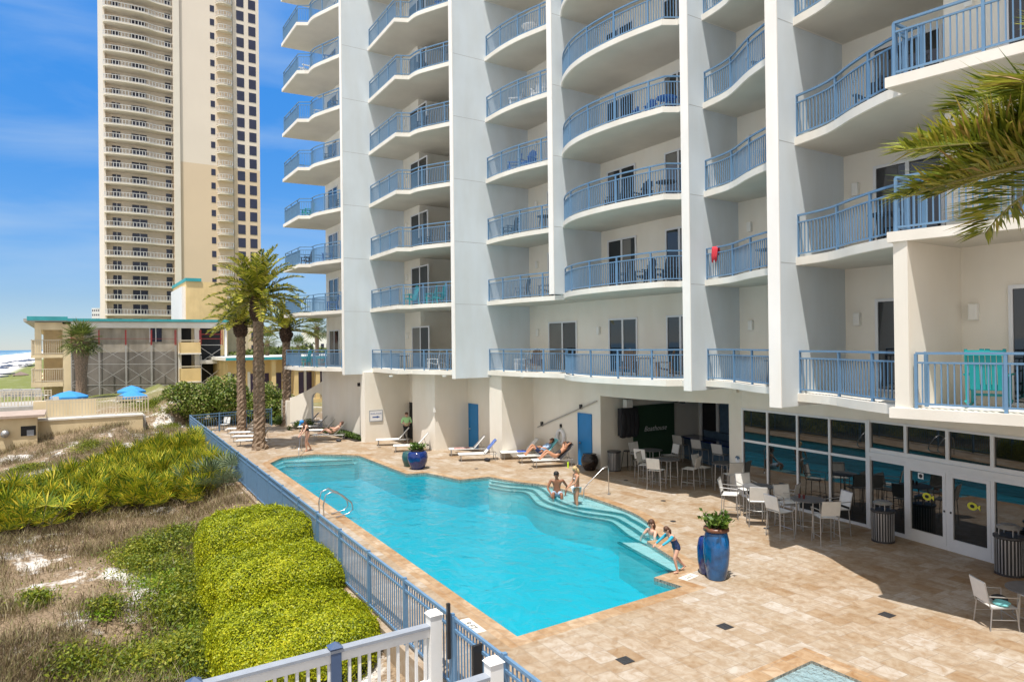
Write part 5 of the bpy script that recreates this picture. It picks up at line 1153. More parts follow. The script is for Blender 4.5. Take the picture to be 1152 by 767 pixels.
def datepalm(px, py, Y, hgt, label, seed, nf=46, fl=2.9, trk=(.30,.24), leaf=.52, nl=30, zb=0.0, boot=1.5, el_lo=-.75):
    u, v, _ = D(px, py, Y); rg = np.random.default_rng(seed); r = tag(empty('date_palm', (u,v,zb)), label, 'palm tree'); Q = []; st = MB()
    for i in range(nf):
        az = i*2.39996+rg.normal(0,.15); t = i/(nf-1); el = 1.48-(1.48-el_lo)*t**1.15+rg.normal(0,.08)
        q, pts = frond(rg, az, el, fl*rg.uniform(.85,1.08), nl, leaf, .55+.45*(1-abs(t-.5)), .5, .034)
        o = Vector((math.cos(az)*.15, math.sin(az)*.15, hgt+.15-.5*t)); Q += [[tuple(x+o) for x in p] for p in q]; st.tube([p+o for p in pts], [.035*(1-.85*j/len(pts)) for j in range(len(pts))], 4, False)
    c = npmesh('crown', Q, 4, L['frond'], r); st.build('frond_stem', bpy.data.materials.get('frond_stem') or mat('frond_stem', (.22,.20,.06), .6, var=.2), c)
    b = MB(); n = 14; rows = int(hgt/.13); vs = []
    for i in range(rows+1):
        z = -.2+(hgt+.2)*i/rows; rr = trk[0]+(trk[1]-trk[0])*min(1, z/hgt)
        if z < .6: rr += .14*(1-max(0,z)/.6)**2
        for j in range(n): a = 2*math.pi*(j+.5*(i%2))/n; w_ = rr*(.96+.15*((i+j)%2)+rg.normal(0,.07)); vs.append((w_*math.cos(a), w_*math.sin(a), z+.03*((j*7+i*3)%5)/5))
    b.add(vs, [(i*n+j,i*n+(j+1)%n,(i+1)*n+(j+1)%n,(i+1)*n+j) for i in range(rows) for j in range(n)]); b.build('trunk', M['bark'], r)
    # boot: ragged swelling of cut leaf bases under the crown
    b = MB(); core = []
    for i in range(9): z = hgt-boot+boot*1.12*i/8; core.append((trk[1]*.9+.17*math.sin(math.pi*min(1,(i+.6)/8.2)), z))
    b.lathe(core, n=18)
    for i in range(240):
        a = i*2.39996; t = rg.random(); z = hgt-boot+boot*t; rr = trk[1]*.9+.15*math.sin(math.pi*min(1,t+.08)); p = Vector((math.cos(a)*rr, math.sin(a)*rr, z)); d = Vector((math.cos(a),math.sin(a),.9)).normalized()
        b.bar(p, p+d*rg.uniform(.07,.16), .08, .035)
    b.build('leaf_boot', M['barkdark'], r); return r
datepalm(292,505,36.9,8.35,'tallest date palm with full crown beside the blue fence loungers',1,50,2.55, nl=44, leaf=.5, el_lo=-.30)
datepalm(272,487,43.4,7.1,'second date palm with leaning crown left of the tallest palm',2,34,2.2,nl=38,leaf=.46,el_lo=.0,trk=(.27,.23),boot=1.0)
datepalm(323,479,48.0,6.9,'date palm standing at the foot of the low garden wall beside the hotel end',3,34,2.4,nl=38,leaf=.46,el_lo=.0,trk=(.29,.25),boot=1.1)
# foreground palm, trunk out of frame to the right
def nearpalm():
    X, Y, z = 5.46, 5.75, 7.08; u, v = c2w(X, Y); rg = np.random.default_rng(77); r = tag(empty('foreground_palm', (u,v,0)), 'palm with brown-tipped fronds reaching in from the right edge close to the viewer', 'palm tree')
    Q = []; st = MB()
    # camera-left direction in the world
    def azof(dX, dY): a = c2w(dX, dY); return math.atan2(a[1], a[0])
    specs = [(-.85,.5,.30,1.75,.45),(-.9,-.3,.42,1.7,.5),(-1,.05,.10,2.1,.22),(-1,.2,-.04,2.0,.30),(-1,.35,.0,1.7,.4),(-.95,-.15,.62,1.45,.75),(-.9,.3,.38,1.35,.6),(-.80,-.45,.48,1.6,.75),(-.75,.55,.30,1.6,.8),(-.4,-.7,.2,2.0,.9),(.3,.8,.5,2.0,.9),(.8,.2,.4,2.0,.9),(.7,-.5,.3,2.0,.9),(.1,-.9,.6,2.0,.9),(-.2,.9,.1,1.8,.9),(.9,-.1,.1,2,.9),(.0,.3,1.2,2,.7),(-.5,.9,.8,1.9,.9)]
    for dX, dY, el, ln, dr in specs:
        q, pts = frond(rg, azof(dX,dY), el, ln, 190, .80, dr, .5, .0072, .3); o = Vector((0,0,z)); Q += [[tuple(x+o) for x in p] for p in q]; st.tube([p+o for p in pts], [.02*(1-.8*j/len(pts)) for j in range(len(pts))], 5, False)
    c = npmesh('crown', Q, 4, L['frondnear'], r); st.build('frond_stem', bpy.data.materials['frond_stem'], c)
    b = MB(); b.tube([(0,0,-.2),(0,0,z*.5),(0,0,z)], [.24,.2,.22], 14); b.build('trunk', M['bark'], r)
nearpalm()
def cabbage(px, py, Y, hgt, label, seed, zb=0.0, size=.95, n=46, tr=.16):
    u, v, _ = D(px, py, Y); rg = np.random.default_rng(seed); r = tag(empty('cabbage_palm', (u,v,zb)), label, 'palm tree'); Q = []; st = MB()
    for i in range(n):
        az = i*2.4; t = i/(n-1); el = 1.4-2.3*t; d = Vector((math.cos(az)*math.cos(el), math.sin(az)*math.cos(el), math.sin(el))); p = Vector((0,0,hgt))+d*rg.uniform(.7,1.15)*size; st.bar((0,0,hgt-.1), p, .025); Q += fanleaf(rg, p, d+Vector((0,0,-.35)), size*rg.uniform(.8,1.1), 12)
    npmesh('crown', [[tuple(x) for x in q] for q in Q], 4, L['tree'], r); b = MB(); b.tube([(0,0,-.3),(0.03,0,hgt*.5),(0,0,hgt*.75),(0,0,hgt)], [tr*1.15,tr,tr*1.25,tr*1.7], 12); b.build('trunk', M['bark'], r); st.build('frond_stem', bpy.data.materials['frond_stem'], r)
cabbage(357,420,70,7.4,'cabbage palm beyond the end of the hotel balcony',11)
cabbage(92,470,60,6.4,'thick trunked cabbage palm against the scaffolded motel wall',12,-.3,1.1,60,.42)
for i, (px, Y, h, la) in enumerate(((301,75,6.0,'small palm with loose crown behind the tallest palm'),(336,85,5.4,'small yellow-green palm behind the motel wing roof'))): cabbage(px, 430, Y, h, la, 14+i, 0, .9, 40)
#==PART6==
# ------------------------------------------------------------------ neighbouring motel under repair
MU = -75.5
def mv(px): return Vof(px, MU)
def mz(px, py): return ZonU(px, py, MU)
mo = tag(empty('motel', (MU, mv(145), 0)), 'three storey beige motel under repair with turquoise roof edge and scaffolded end wall', 'motel')
MOX, MOY = MU, mv(145)
def mbox(name, m, u0, u1, v0, v1, z0, z1, parent=None):
    b = MB(); b.box(u0-MOX, u1-MOX, v0-MOY, v1-MOY, z0, z1); return b.build(name, m, parent or mo)
va, vb_, vc, vd, ve, vf = mv(39), mv(70.5), mv(80), mv(200), mv(225), mv(253)
zr = mz(150,362)
grey = mat('bare_block_wall', (.25,.225,.20), .9, var=.35, scale=.5, streak=.3); pale_ = mat('stripped_pale_wall', (.46,.41,.34), .9, var=.40, scale=.45, streak=.3); orange = mat('stained_wall_patch', (.56,.36,.18), .9, var=.4, scale=.9)
zA = mz(140,396)
mbox('wall', grey, MU-30, MU, vc, vd, -.3, zA); mbox('upper_wall', pale_, MU-30, MU, vc, vd, zA, zr-.25)
mbox('wall', M['beige'], MU-30, MU, vb_, vc, -.3, zr-.25)
mbox('stained_patch', orange, MU, MU+.03, mv(81), mv(94), mz(85,396), mz(85,372))
mbox('rear_wall', M['beige'], MU-30, MU-2.2, va+.6, vb_, -.3, zr-.25)
mbox('gable', M['beige'], MU-30, MU, va, vb_, mz(55,371), zr-.1)
for y0, y1 in ((399,402.5),(430,435)): mbox('balcony_slab', M['beige'], MU-30, MU+.05, va-.3, vb_, mz(55,y1), mz(55,y0))
mbox('pillar', M['beige'], MU-.5, MU, va, va+.5, -.3, mz(55,371)-.002)
for y0, y1 in ((382,399),(414.5,430)):
    zt, zb = mz(55,y0), mz(55,y1); b = MB()
    for uu0, vv0, uu1, vv1 in ((MU,va-.2,MU,vb_),(MU,va-.25,MU-22,va-.25)):
        Ls = math.hypot(uu1-uu0, vv1-vv0); k = int(Ls/.16)
        for zz in (zt-.04, zb+.12): b.bar((uu0-MOX,vv0-MOY,zz),(uu1-MOX,vv1-MOY,zz), .07,.07)
        for i in range(k+1):
            t = i/k; b.bar((uu0+(uu1-uu0)*t-MOX, vv0+(vv1-vv0)*t-MOY, zb),(uu0+(uu1-uu0)*t-MOX, vv0+(vv1-vv0)*t-MOY, zt), .045,.045)
    b.build('balcony_railing', M['beigerail'], mo)
mbox('roof', M['asph'], MU-31, MU+.4, va-.8, vf+.3, zr-.05, zr+.22)
mbox('fascia', M['turq'], MU+.401, MU+.5, va-.55, vb_+.4, zr+.05, zr+.42); mbox('fascia', M['turq'], MU+.402, MU+.49, vb_+.4, vf+.3, zr+.02, zr+.26)
mbox('roof_edge', M['slab'], MU-.2, MU+.3, vc, vf, zr-.6, zr-.052)
w0, w1 = mv(168.5), mv(182); wn = mbox('window', M['towerglass'], MU, MU+.04, w0, w1, mz(175,384.5), mz(175,369)); mbox('frame', M['whitefr'], MU+.03, MU+.06, w0-.05, w0+.05, mz(175,384.5), mz(175,369), wn); mbox('frame', M['whitefr'], MU+.03, MU+.06, (w0+w1)/2-.04, (w0+w1)/2+.04, mz(175,384.5), mz(175,369), wn)
mbox('wall', M['slab'], MU-.3, MU, vd, mv(204), -.3, zr-.3); mbox('wall', M['slab'], MU-.3, MU, mv(219), ve, -.3, zr-.3)
mbox('dark_interior', M['dark'], MU-2.5, MU-2.4, vd, vf, -.3, zr-.3); mbox('floor_slab', M['slab'], MU-2.4, MU-.05, ve, vf, mz(238,409), mz(238,405)); mbox('wall', M['beige'], MU-2.4, MU-2.3, vd, ve, -.3, zr-.3)
mbox('dark_interior', M['dark'], MU-2.29, MU-2.25, mv(204), mv(219), -.3, zr-.5)
for yt, yp, yb in ((371,383,397),(399,412,428.5)):
    mbox('balcony_parapet', M['yellow'], MU+.6, MU+.72, mv(201), mv(224.5), mz(212,yb), mz(212,yp+2)); mbox('balcony_slab', M['slab'], MU-2.3, MU+.75, mv(200), mv(225), mz(212,yb+1.5), mz(212,yb)); mbox('balcony_rail', M['beigerail'], MU+.58, MU+.74, mv(201), mv(224.5), mz(212,yp+.5), mz(212,yp-.6))
    for px in (202,224): mbox('balcony_parapet', M['yellow'], MU, MU+.6, mv(px)-.05, mv(px)+.05, mz(212,yb), mz(212,yp+2))
mbox('corner_post', M['white'], MU-.1, MU+.15, mv(252.5), mv(255), -.3, zr-.1)
sc_ = tag(empty('scaffolding', (MU+1.0, mv(140), 0)), 'steel tube scaffolding with cross braces and red frames against the motel end wall', 'scaffolding')
gb, rb_ = MB(), MB(); SU = MU+1.0; sy = mv(140)
def sp(px, py, du=0): return (du, Vof(px, SU)-sy, ZonU(px, py, SU))
for px in (80,111.5,141.8,170.7,198,226,250):
    for du in (0,-.8): a = sp(px,452,du); c = sp(px,388 if px < 210 else 400,du); gb.bar(a, c, .055); 
    for du in (0,-.8): a = sp(px,388,du); c = sp(px,371,du); rb_.bar(a, c, .07)
for py in (409.5,433): gb.bar(sp(80,py), sp(198,py), .07,.05); gb.bar(sp(226,py-2), sp(250,py-2), .07,.05)
gb.bar(sp(226,388),sp(250,388),.07,.05); rb_.bar(sp(226,376),sp(250,376),.05); rb_.bar(sp(226,381),sp(250,381),.05); rb_.bar(sp(80,381),sp(198,381),.03)
for p0, p1 in ((80,111.5),(111.5,141.8),(141.8,170.7),(170.7,198),(226,250)):
    for y0, y1 in ((390,407),(412,431),(434,450)):
        if p0 > 200: y0 += 1
        gb.bar(sp(p0,y0),sp(p1,y1),.035); gb.bar(sp(p0,y1),sp(p1,y0),.035)
gb.build('grey_tubes', M['scaff'], sc_); rb_.build('red_frames', M['scaffred'], sc_)
# ---- low motel wing behind the palms
WU = -70.0
wg = tag(empty('motel_wing', (WU, Vof(310,WU), 0)), 'single storey yellow wing with dark windows and pale flat roof behind the palm trunks', 'building'); wox, woy = WU, Vof(310,WU)
def wbox(name, m, u0, u1, v0, v1, z0, z1, parent=None):
    b = MB(); b.box(u0-wox,u1-wox,v0-woy,v1-woy,z0,z1); return b.build(name, m, parent or wg)
V = lambda px: Vof(px, WU)
Zw = lambda px, py: ZonU(px, py, WU)
zt = Zw(320,404); wbox('wall', M['yellow'], WU-12, WU, V(256), V(420), -.3, zt); wbox('roof', M['slab'], WU-13, WU+1.6, V(250), V(424), zt, zt+.3); wbox('fascia', M['turq'], WU+1.601, WU+1.66, V(250), V(424), zt+.02, zt+.26)
for px0, px1 in ((259,263),(281,292),(293,302),(307,316),(332,341),(344,350),(356,364),(372,384)):
    o = wbox('window', M['purple'], WU, WU+.05, V(px0), V(px1), Zw(320,446), Zw(320,419))
    wbox('frame', M['white'], WU+.0, WU+.08, V(px0)-.25, V(px0), Zw(320,446), Zw(320,417), o)
for px in (304,329,353): wbox('pillar', M['yellow'], WU+.9, WU+1.3, V(px)-.2, V(px)+.2, -.3, zt)
b = MB()
for zz in (Zw(320,443),Zw(320,448)): b.bar((1.2,V(300)-woy,zz),(1.2,V(400)-woy,zz),.06)
for i in range(60): t = V(300)+(V(400)-V(300))*i/59; b.bar((1.2,t-woy,Zw(320,448)),(1.2,t-woy,Zw(320,443)),.04)
b.build('railing', M['beigerail'], wg); wbox('base', M['yellow'], WU+.2, WU+1.4, V(256), V(420), -.3, Zw(320,449))
YU = -104.0
yb_ = tag(empty('yellow_block', (YU, Vof(230,YU), 0)), 'plain yellow block with turquoise roof trim in front of the tall tower', 'building'); yoy = Vof(230,YU)
b = MB(); b.box(-14,0,Vof(210,YU)-yoy,Vof(256,YU)-yoy,-.5,ZonU(230,317,YU)); b.build('wall', M['yellow'], yb_)
b = MB(); b.box(-14.2,.2,Vof(209,YU)-yoy,Vof(227,YU)-yoy,ZonU(230,317,YU)+.002,ZonU(230,313.5,YU)); b.build('fascia', M['turq'], yb_)
b = MB(); b.box(-12,-.5,Vof(205.5,YU)-yoy,Vof(210,YU)-yoy-.01,-.5,ZonU(207,322,YU)); b.build('stair_wall', M['white'], yb_)
b = MB(); b.box(-12,-2,Vof(256,YU)-yoy+.01,Vof(283,YU)-yoy,-.5,ZonU(265,366,YU)); b.build('low_wall', M['beige'], yb_)
# ------------------------------------------------------------------ tower
TU = -166.3; toy = Vof(200,TU)
tw = tag(empty('beach_tower', (TU, toy, 0)), 'very tall beige beachfront tower with white balcony rails behind the motel', 'tower')
def tb(name, m, u0, u1, v0, v1, z0, z1, parent=None):
    b = MB(); b.box(u0,u1,v0-toy,v1-toy,z0,z1); return b.build(name, m, parent or tw)
tv_ = lambda px: Vof(px+2.5, TU)
SP = 3.07; ZB = 12.56; TOPZ = ZB+SP*25
zt = ZonU(215,183,TU)
tb('wall', M['tower'], -26, -2.6, tv_(116.2), tv_(195), -.5, TOPZ); tb('blank_wall', M['tower'], -26, 0, tv_(195), tv_(262)-.0, zt, TOPZ); tb('tan_base_wall', M['towertan'], -26, -.001, tv_(195), tv_(262), -.5, zt)
tb('end_wall', M['tower'], -26, 0, tv_(262.5), tv_(292), zt, TOPZ); tb('tan_base_wall', M['towertan'], -26, -.001, tv_(262.5), tv_(292), -.5, zt)
tb('corner_pier', M['towerslab'], -.002, .5, tv_(195), tv_(202), -.5, TOPZ); tb('corner_pier', M['tower'], -2.6, -.8, tv_(116.2), tv_(118.5), -.5, TOPZ)
v0, v1 = tv_(116.5), tv_(194.8); W_ = v1-v0
fr_ = smoothpts([(v0,-.2),(v0+W_*.06,.35),(v0+W_*.3,.75),(v0+W_*.58,.85),(v0+W_*.74,.2),(v0+W_*.88,.0),(v1,-.25)], 3)
def trail(pts, z, parent, h=1.05, st=.45):
    b = MB()
    for a, c in zip(pts[:-1], pts[1:]):
        for zz in (h, .12): b.bar((a[0],a[1],z+zz),(c[0],c[1],z+zz), .1,.09)
        ln = math.hypot(c[0]-a[0],c[1]-a[1]); k = max(1,int(ln/st))
        for i in range(k): t = i/k; b.bar((a[0]+(c[0]-a[0])*t,a[1]+(c[1]-a[1])*t,z+.1),(a[0]+(c[0]-a[0])*t,a[1]+(c[1]-a[1])*t,z+h), .11,.05)
    b.build('railing', M['towerrail'], parent)
for k in range(-4, 25):
    z = ZB+SP*k
    b = MB(); b.prism([(u_, v_-toy) for v_, u_ in fr_]+[(-2.6,v1-toy),(-2.6,v0-toy)], z-.25, z); s = b.build('balcony', M['towerslab'], tw)
    trail([(u_-.1, v_-toy) for v_, u_ in fr_], z, s)
    for f0, f1 in ((.12,.24),(.40,.62),(.90,.99)):
        d_ = tb('glass_door', M['towerglass'], -2.6, -2.55, v0+W_*f0, v0+W_*f1, z, z+2.3)
        if f1 < .9:
            c = v0+W_*(f0+f1)/2; tb('frame', M['whitefr'], -2.56, -2.5, c-.06, c+.06, z, z+2.3, d_)
    zz = z+.35
    for px0, px1, h0, h1 in ((266.8,275,.0,2.15),(280.2,288.2,.0,2.15),(237,241.8,.5,1.9)):
        tb('window', M['towerglass'], -.01, .05, tv_(px0), tv_(px1), zz+h0, zz+h1)
    # side balcony stack
    q0, q1 = tv_(243.5), tv_(262); w_ = q1-q0
    tb('recess', M['towertan'], .0, .04, q0, q1, z, z+SP-.25)
    b = MB(); pts = [(0,q0-toy),(1.1,q0+w_*.12-toy),(1.5,q0+w_*.4-toy),(1.5,q0+w_*.6-toy),(1.1,q1-w_*.12-toy),(0,q1-toy)]; b.prism(pts, z-.3, z); s = b.build('side_balcony', M['towerslab'], tw); trail(pts, z, s)
tb('roof', M['towerslab'], -26.5, .5, tv_(116), tv_(292.5), TOPZ, TOPZ+1)
# far buildings
def farbox(px0, px1, py0, Y, label, m, rows=0, cols=0, name='far_building'):
    u0, v0_, _ = D(px0, HY, Y); u1, v1_, _ = D(px1, HY, Y); z = D((px0+px1)/2, py0, Y)[2]; r = tag(empty(name, (u0,v0_,0)), label, 'building'); e = Vector((u1-u0, v1_-v0_,0)); n_ = Vector((-e.y,e.x,0)).normalized()*12
    b = MB(); b.prism([(0,0),(e.x,e.y),(e.x+n_.x,e.y+n_.y),(n_.x,n_.y)], -3, z); b.build('wall', m, r); nn = n_.normalized()*-.06
    for i in range(rows):
        for j in range(cols):
            t0, t1 = (j+.22)/cols, (j+.78)/cols; z0 = z*(i+.35)/rows; z1 = z*(i+.75)/rows; b = MB(); p, q = e*t0+nn, e*t1+nn; b.add([(p.x,p.y,z0),(q.x,q.y,z0),(q.x,q.y,z1),(p.x,p.y,z1)], [(0,1,2,3)]); b.build('window', M['towerglass'], r)
    b = MB(); b.prism([(-.3,-.3),(e.x+.3,e.y-.3),(e.x+n_.x+.3,e.y+n_.y+.3),(n_.x-.3,n_.y+.3)], z, z+.5); b.build('roof', M['slab'], r)
farbox(103.5,117,347,900,'pale distant high rise just left of the tall tower',M['towerrail'],10,6)
farbox(341,372,376.5,150,'white low building far behind the cabbage palm',M['white'],1,5)
for i, (px, Y, hgt, rad, la) in enumerate(((308,95,5.6,3.2,'rounded green tree far behind the motel wing at left'),(330,92,5.2,3.0,'low green tree behind the wing roof, middle of the row'),(352,96,5.4,3.4,'green tree below the cabbage palm crown'),(372,90,5.4,3.0,'green tree at the hotel end, right of the row'),(268,98,5.2,2.8,'green tree between the palms and the yellow block'),(290,99,5.4,2.6,'green tree right beside the tallest palm trunk, far behind'))):
    u, v, _ = D(px, HY, Y); shrub(u, v, -.5, rad, hgt-1.2, 2600, L['tree'], la, 'trees behind the motel wing', 200+i, .45, 'tree', 'tree', 1.2)
# ------------------------------------------------------------------ neighbour's terrace: retaining wall, shed, railings, umbrellas
RU = -52.6; va, vb_ = Vof(-90,RU), Vof(160,RU)
rw = tag(empty('retaining_wall', (RU,(va+vb_)/2,0)), 'yellow stucco retaining wall at the edge of the dune', 'wall'); b = MB(); b.box(-.4,0,va-(va+vb_)/2,vb_-(va+vb_)/2,-1.8,.95); b.build('wall_panel', M['beige'], rw); b = MB(); b.box(-.5,.06,va-(va+vb_)/2,vb_-(va+vb_)/2,.951,1.06); b.build('coping', M['slab'], rw)
b = MB(); b.box(-74.6,-53.01,va,vb_+.2,-1.5,.9); tag(b.build('neighbour_terrace', M['asph']), kind='structure')
sv0, sv1 = Vof(-80,-51.6), Vof(50,-51.6)
sh = tag(empty('pump_shed', (-52.0,(sv0+sv1)/2,0)), 'low yellow pump shed with flat tan roof and dark window opening', 'shed'); so_ = (sv0+sv1)/2
b = MB(); b.box(-.59,.7,sv0-so_,sv1-so_-.4,-1.8,1.35); b.build('wall', M['beige'], sh)
b = MB(); b.box(-3.2,1.0,sv0-so_-.3,sv1-so_,1.351,1.50); b.build('roof', mat('tan_roof', (.42,.33,.27), .9, var=.15), sh)
wv0, wv1 = Vof(22.5,-51.3), Vof(39.5,-51.3); wz0, wz1 = ZonU(31,490,-51.3), ZonU(31,479,-51.3)
b = MB(); b.box(.7,.73,wv0-so_,wv1-so_,wz0,wz1); o = b.build('window', M['dark'], sh); b = MB(); b.box(.73,.76,wv0-so_+.3,wv1-so_-.1,wz0,wz1-.25); b.build('shutter', M['capgrey'], o)
b = MB(); b.tube([(.7,Vof(5,-51.3)-so_,.45),(1.1,Vof(5,-51.3)-so_,.45)], .22, 12); b.build('vent_pipe', M['alu'], sh, smooth=True)
fence_obj('terrace_railing', 'beige picket railing on top of the yellow wall in front of the blue umbrellas', [(-53.2,Vof(52,-53.2)),(-53.2,Vof(166,-53.2))], 1.06, 1.15, M['beigerail'], step=.17, th=.045, cat='railing')
fence_obj('terrace_railing', 'beige picket railing further back at the left edge beside the stairs', [(-62,Vof(-60,-62)),(-62,Vof(57,-62))], 1.3, 1.15, M['beigerail'], step=.2, th=.05, cat='railing')
b = MB(); b.box(-.15,.15,-1.8,1.8,0,1.1); o = b.build('low_wall', M['beige']); o.location = (-56, Vof(73,-56), .9); tag(o, 'low cream terrace wall below the left blue umbrella', 'wall')
def umbrella(px, py, Y, rad, label, m='umb', group='blue terrace umbrellas', zb=.9):
    u, v, z = D(px, py, Y); r = tag(empty('umbrella', (u,v,zb)), label, 'umbrella', group); h = z-zb; b = MB(); n_ = 8
    for k, (rr, zz) in enumerate(((rad,-.45),(rad*.5,-.17),(.03,0))): b.v += [(rr*math.cos(2*math.pi*(j+.5)/n_)*(1 if (k or 1) else 1), rr*math.sin(2*math.pi*(j+.5)/n_), h+zz) for j in range(n_)]
    b.v += [(rad*math.cos(2*math.pi*(j+.5)/n_), rad*math.sin(2*math.pi*(j+.5)/n_), h-.60) for j in range(n_)]
    b.f = [(i*n_+j,i*n_+(j+1)%n_,(i+1)*n_+(j+1)%n_,(i+1)*n_+j) for i in range(2) for j in range(n_)]+[(3*n_+j,3*n_+(j+1)%n_,(j+1)%n_,j) for j in range(n_)]+[tuple(range(2*n_,3*n_))]
    b.build('canopy', M[m], r); b = MB(); b.tube([(0,0,0),(0,0,h-.02)], .03, 6); b.build('pole', M['white'], r); return r
umbrella(78,439.5,56,1.42,'blue umbrella furthest left on the terrace'); umbrella(149,439,55,1.15,'front blue umbrella of the pair on the right of the terrace'); umbrella(148,433.5,58,1.12,'rear blue umbrella of the pair on the right of the terrace')
for i in range(7):
    px = 3+i*7; u, v, _ = D(px, 455, 57+.4*(i%2)); c = dup(lounger, (u,v,1.3 if px < 50 else .9), 1.2+.3*(i%3), 'one of the pale stacked loungers behind the beige railing at the left edge', 'stacked loungers on the neighbour terrace'); c['category'] = 'lounger'
b = MB(); b.box(-66,-61.8,Vof(-90,-64),Vof(56,-64),-.4,1.3); tag(b.build('upper_terrace', M['asph']), kind='structure')
for i, px in enumerate((56,66,133,157)):
    u, v, _ = D(px, 465, 54); c = dup(low_chair, (u,v,.9), 1.0*i, ['dark patio chair left of the cream terrace wall','patio chair in front of the left blue umbrella','patio chair under the pair of blue umbrellas, left side','patio chair under the pair of blue umbrellas, right side'][i]); c['category'] = 'chair'
# beach: shelter, rows of umbrellas
u, v, z = D(23, 418, 149); r = tag(empty('beach_shelter', (u,v,z-5.3*.56)), 'small beach shelter with reddish hipped roof on the dune edge', 'shelter')
b = MB(); b.add([(-2.6,-2.6,4.1),(2.6,-2.6,4.1),(2.6,2.6,4.1),(-2.6,2.6,4.1),(0,0,5.4),(-2.6,-2.6,3.95),(2.6,-2.6,3.95),(2.6,2.6,3.95),(-2.6,2.6,3.95)], [(0,1,4),(1,2,4),(2,3,4),(3,0,4),(8,7,6,5),(5,6,1,0),(6,7,2,1),(7,8,3,2),(8,5,0,3)]); b.build('roof', M['shingle'], r)
r.scale = (.56,.56,.56)
for x in (-2,2):
    for y in (-2,2): b = MB(); b.box(x-.15,x+.15,y-.15,y+.15,0,3.95); b.build('post', M['beigerail'], r)
b = MB(); b.box(-2,-.6,-2,2,0,2.2); b.build('counter', M['shingle'], r)
i = 0
for Y, pxs in ((150,(2,5,9)),(235,(25,31,35,38)),(290,(2,4,6,10,12,15,17,20,24,27,31))):
    for px in pxs:
        u, v, _ = D(px+((i*37)%5)*.2, HY, Y+((i*53)%9)); zb = ground(u,v)
        rr = tag(empty('beach_umbrella', (u,v,zb)), 'dark beach umbrella in the distant rows on the white sand', 'umbrella', 'distant beach umbrellas'); b = MB(); b.lathe([(1.25,2.0),(.7,2.3),(.02,2.45)], n=8); b.build('canopy', M['umbdark'], rr); b = MB(); b.box(-.9,.9,-1.1,1.1,.2,.45); b.build('beach_seat', M['umbdark'], rr); i += 1
#==PART7==
# ------------------------------------------------------------------ balcony furniture
def adir():
    r = empty('balcony_chair'); m = M['chairdark']; w = .29
    for sx in (-1,1):
        b = MB(); b.box(sx*w-.02,sx*w+.02,.18,.24,0,.56); b.build('leg', m, r); b = MB(); b.bar((sx*w,-.36,.0),(sx*w,-.26,.56),.04,.06); b.build('leg', m, r)
        b = MB(); b.box(sx*w-.06,sx*w+.06,-.34,.30,.56,.585); b.build('armrest', m, r)
    b = MB()
    for i in range(5): y = .24-.11*i; b.box(-w+.03,w-.03,y-.045,y+.045,.36-.02*i,.385-.02*i)
    b.build('seat', m, r); b = MB()
    for i in range(5): x = -.2+.1*i; h = 1.08-.05*abs(i-2); b.bar((x,-.22,.27),(x,-.40,h),.085,.02,up=(0,1,0))
    b.bar((-w,-.37,.8),(w,-.37,.8),.03,.05); b.build('backrest', m, r); return r
def btable():
    r = empty('balcony_table'); m = M['chairdark']; b = MB(); b.lathe([(.36,.70),(.38,.71),(.38,.73)], n=20); b.build('tabletop', m, r)
    for a in (.78,2.36,3.93,5.5): b = MB(); b.tube([(.28*math.cos(a),.28*math.sin(a),0),(.2*math.cos(a),.2*math.sin(a),.7)], .018, 5); b.build('leg', m, r)
    return r
bch, btb = proto(adir()), proto(btable())
COLS = dict(teal='teal', blue='chairblue', white='white', dark=None, grey='chairgrey', brown='chairwood', green='chairgreen')
ORD = ['','lowest','second','third','fourth','fifth','sixth','seventh','eighth','ninth','tenth']
DESC = ['far left balcony stack','second balcony stack from left','narrow straight balcony stack','wide curved balcony stack','stack right of the wide one','stack behind the palm fronds','nearest stack at right edge']
CDESC = dict(teal='teal slatted', blue='bright blue slatted', white='white slatted', dark='dark charcoal', grey='grey', brown='brown wooden', green='green slatted')
def fv(front, u):
    for a, c in zip(front[:-1], front[1:]):
        if min(a[0],c[0]) <= u <= max(a[0],c[0]) and abs(c[0]-a[0]) > 1e-6: return a[1]+(c[1]-a[1])*(u-a[0])/(c[0]-a[0])
    return front[0][1]
def put(bay, k, kind, col, f, d, rz, side):
    front = BAY[bay][0]; us_ = [p[0] for p in front]; u0, u1 = (us_[0], us_[-1]) if bay != 6 else (-6.9, -1.0); u = u0+(u1-u0)*f; v = fv(front, u)+d
    lab = f"{CDESC[col]} {kind} {side}, {ORD[k]} level of the {DESC[bay]}"
    sw = {'charcoal_plastic': M[COLS[col]]} if COLS[col] else None
    c = dup(bch if kind == 'chair' else btb, (u,v,LV(k)+.2), rz, lab, 'balcony furniture', swap=sw); c['category'] = kind
    return u, v
PI = math.pi
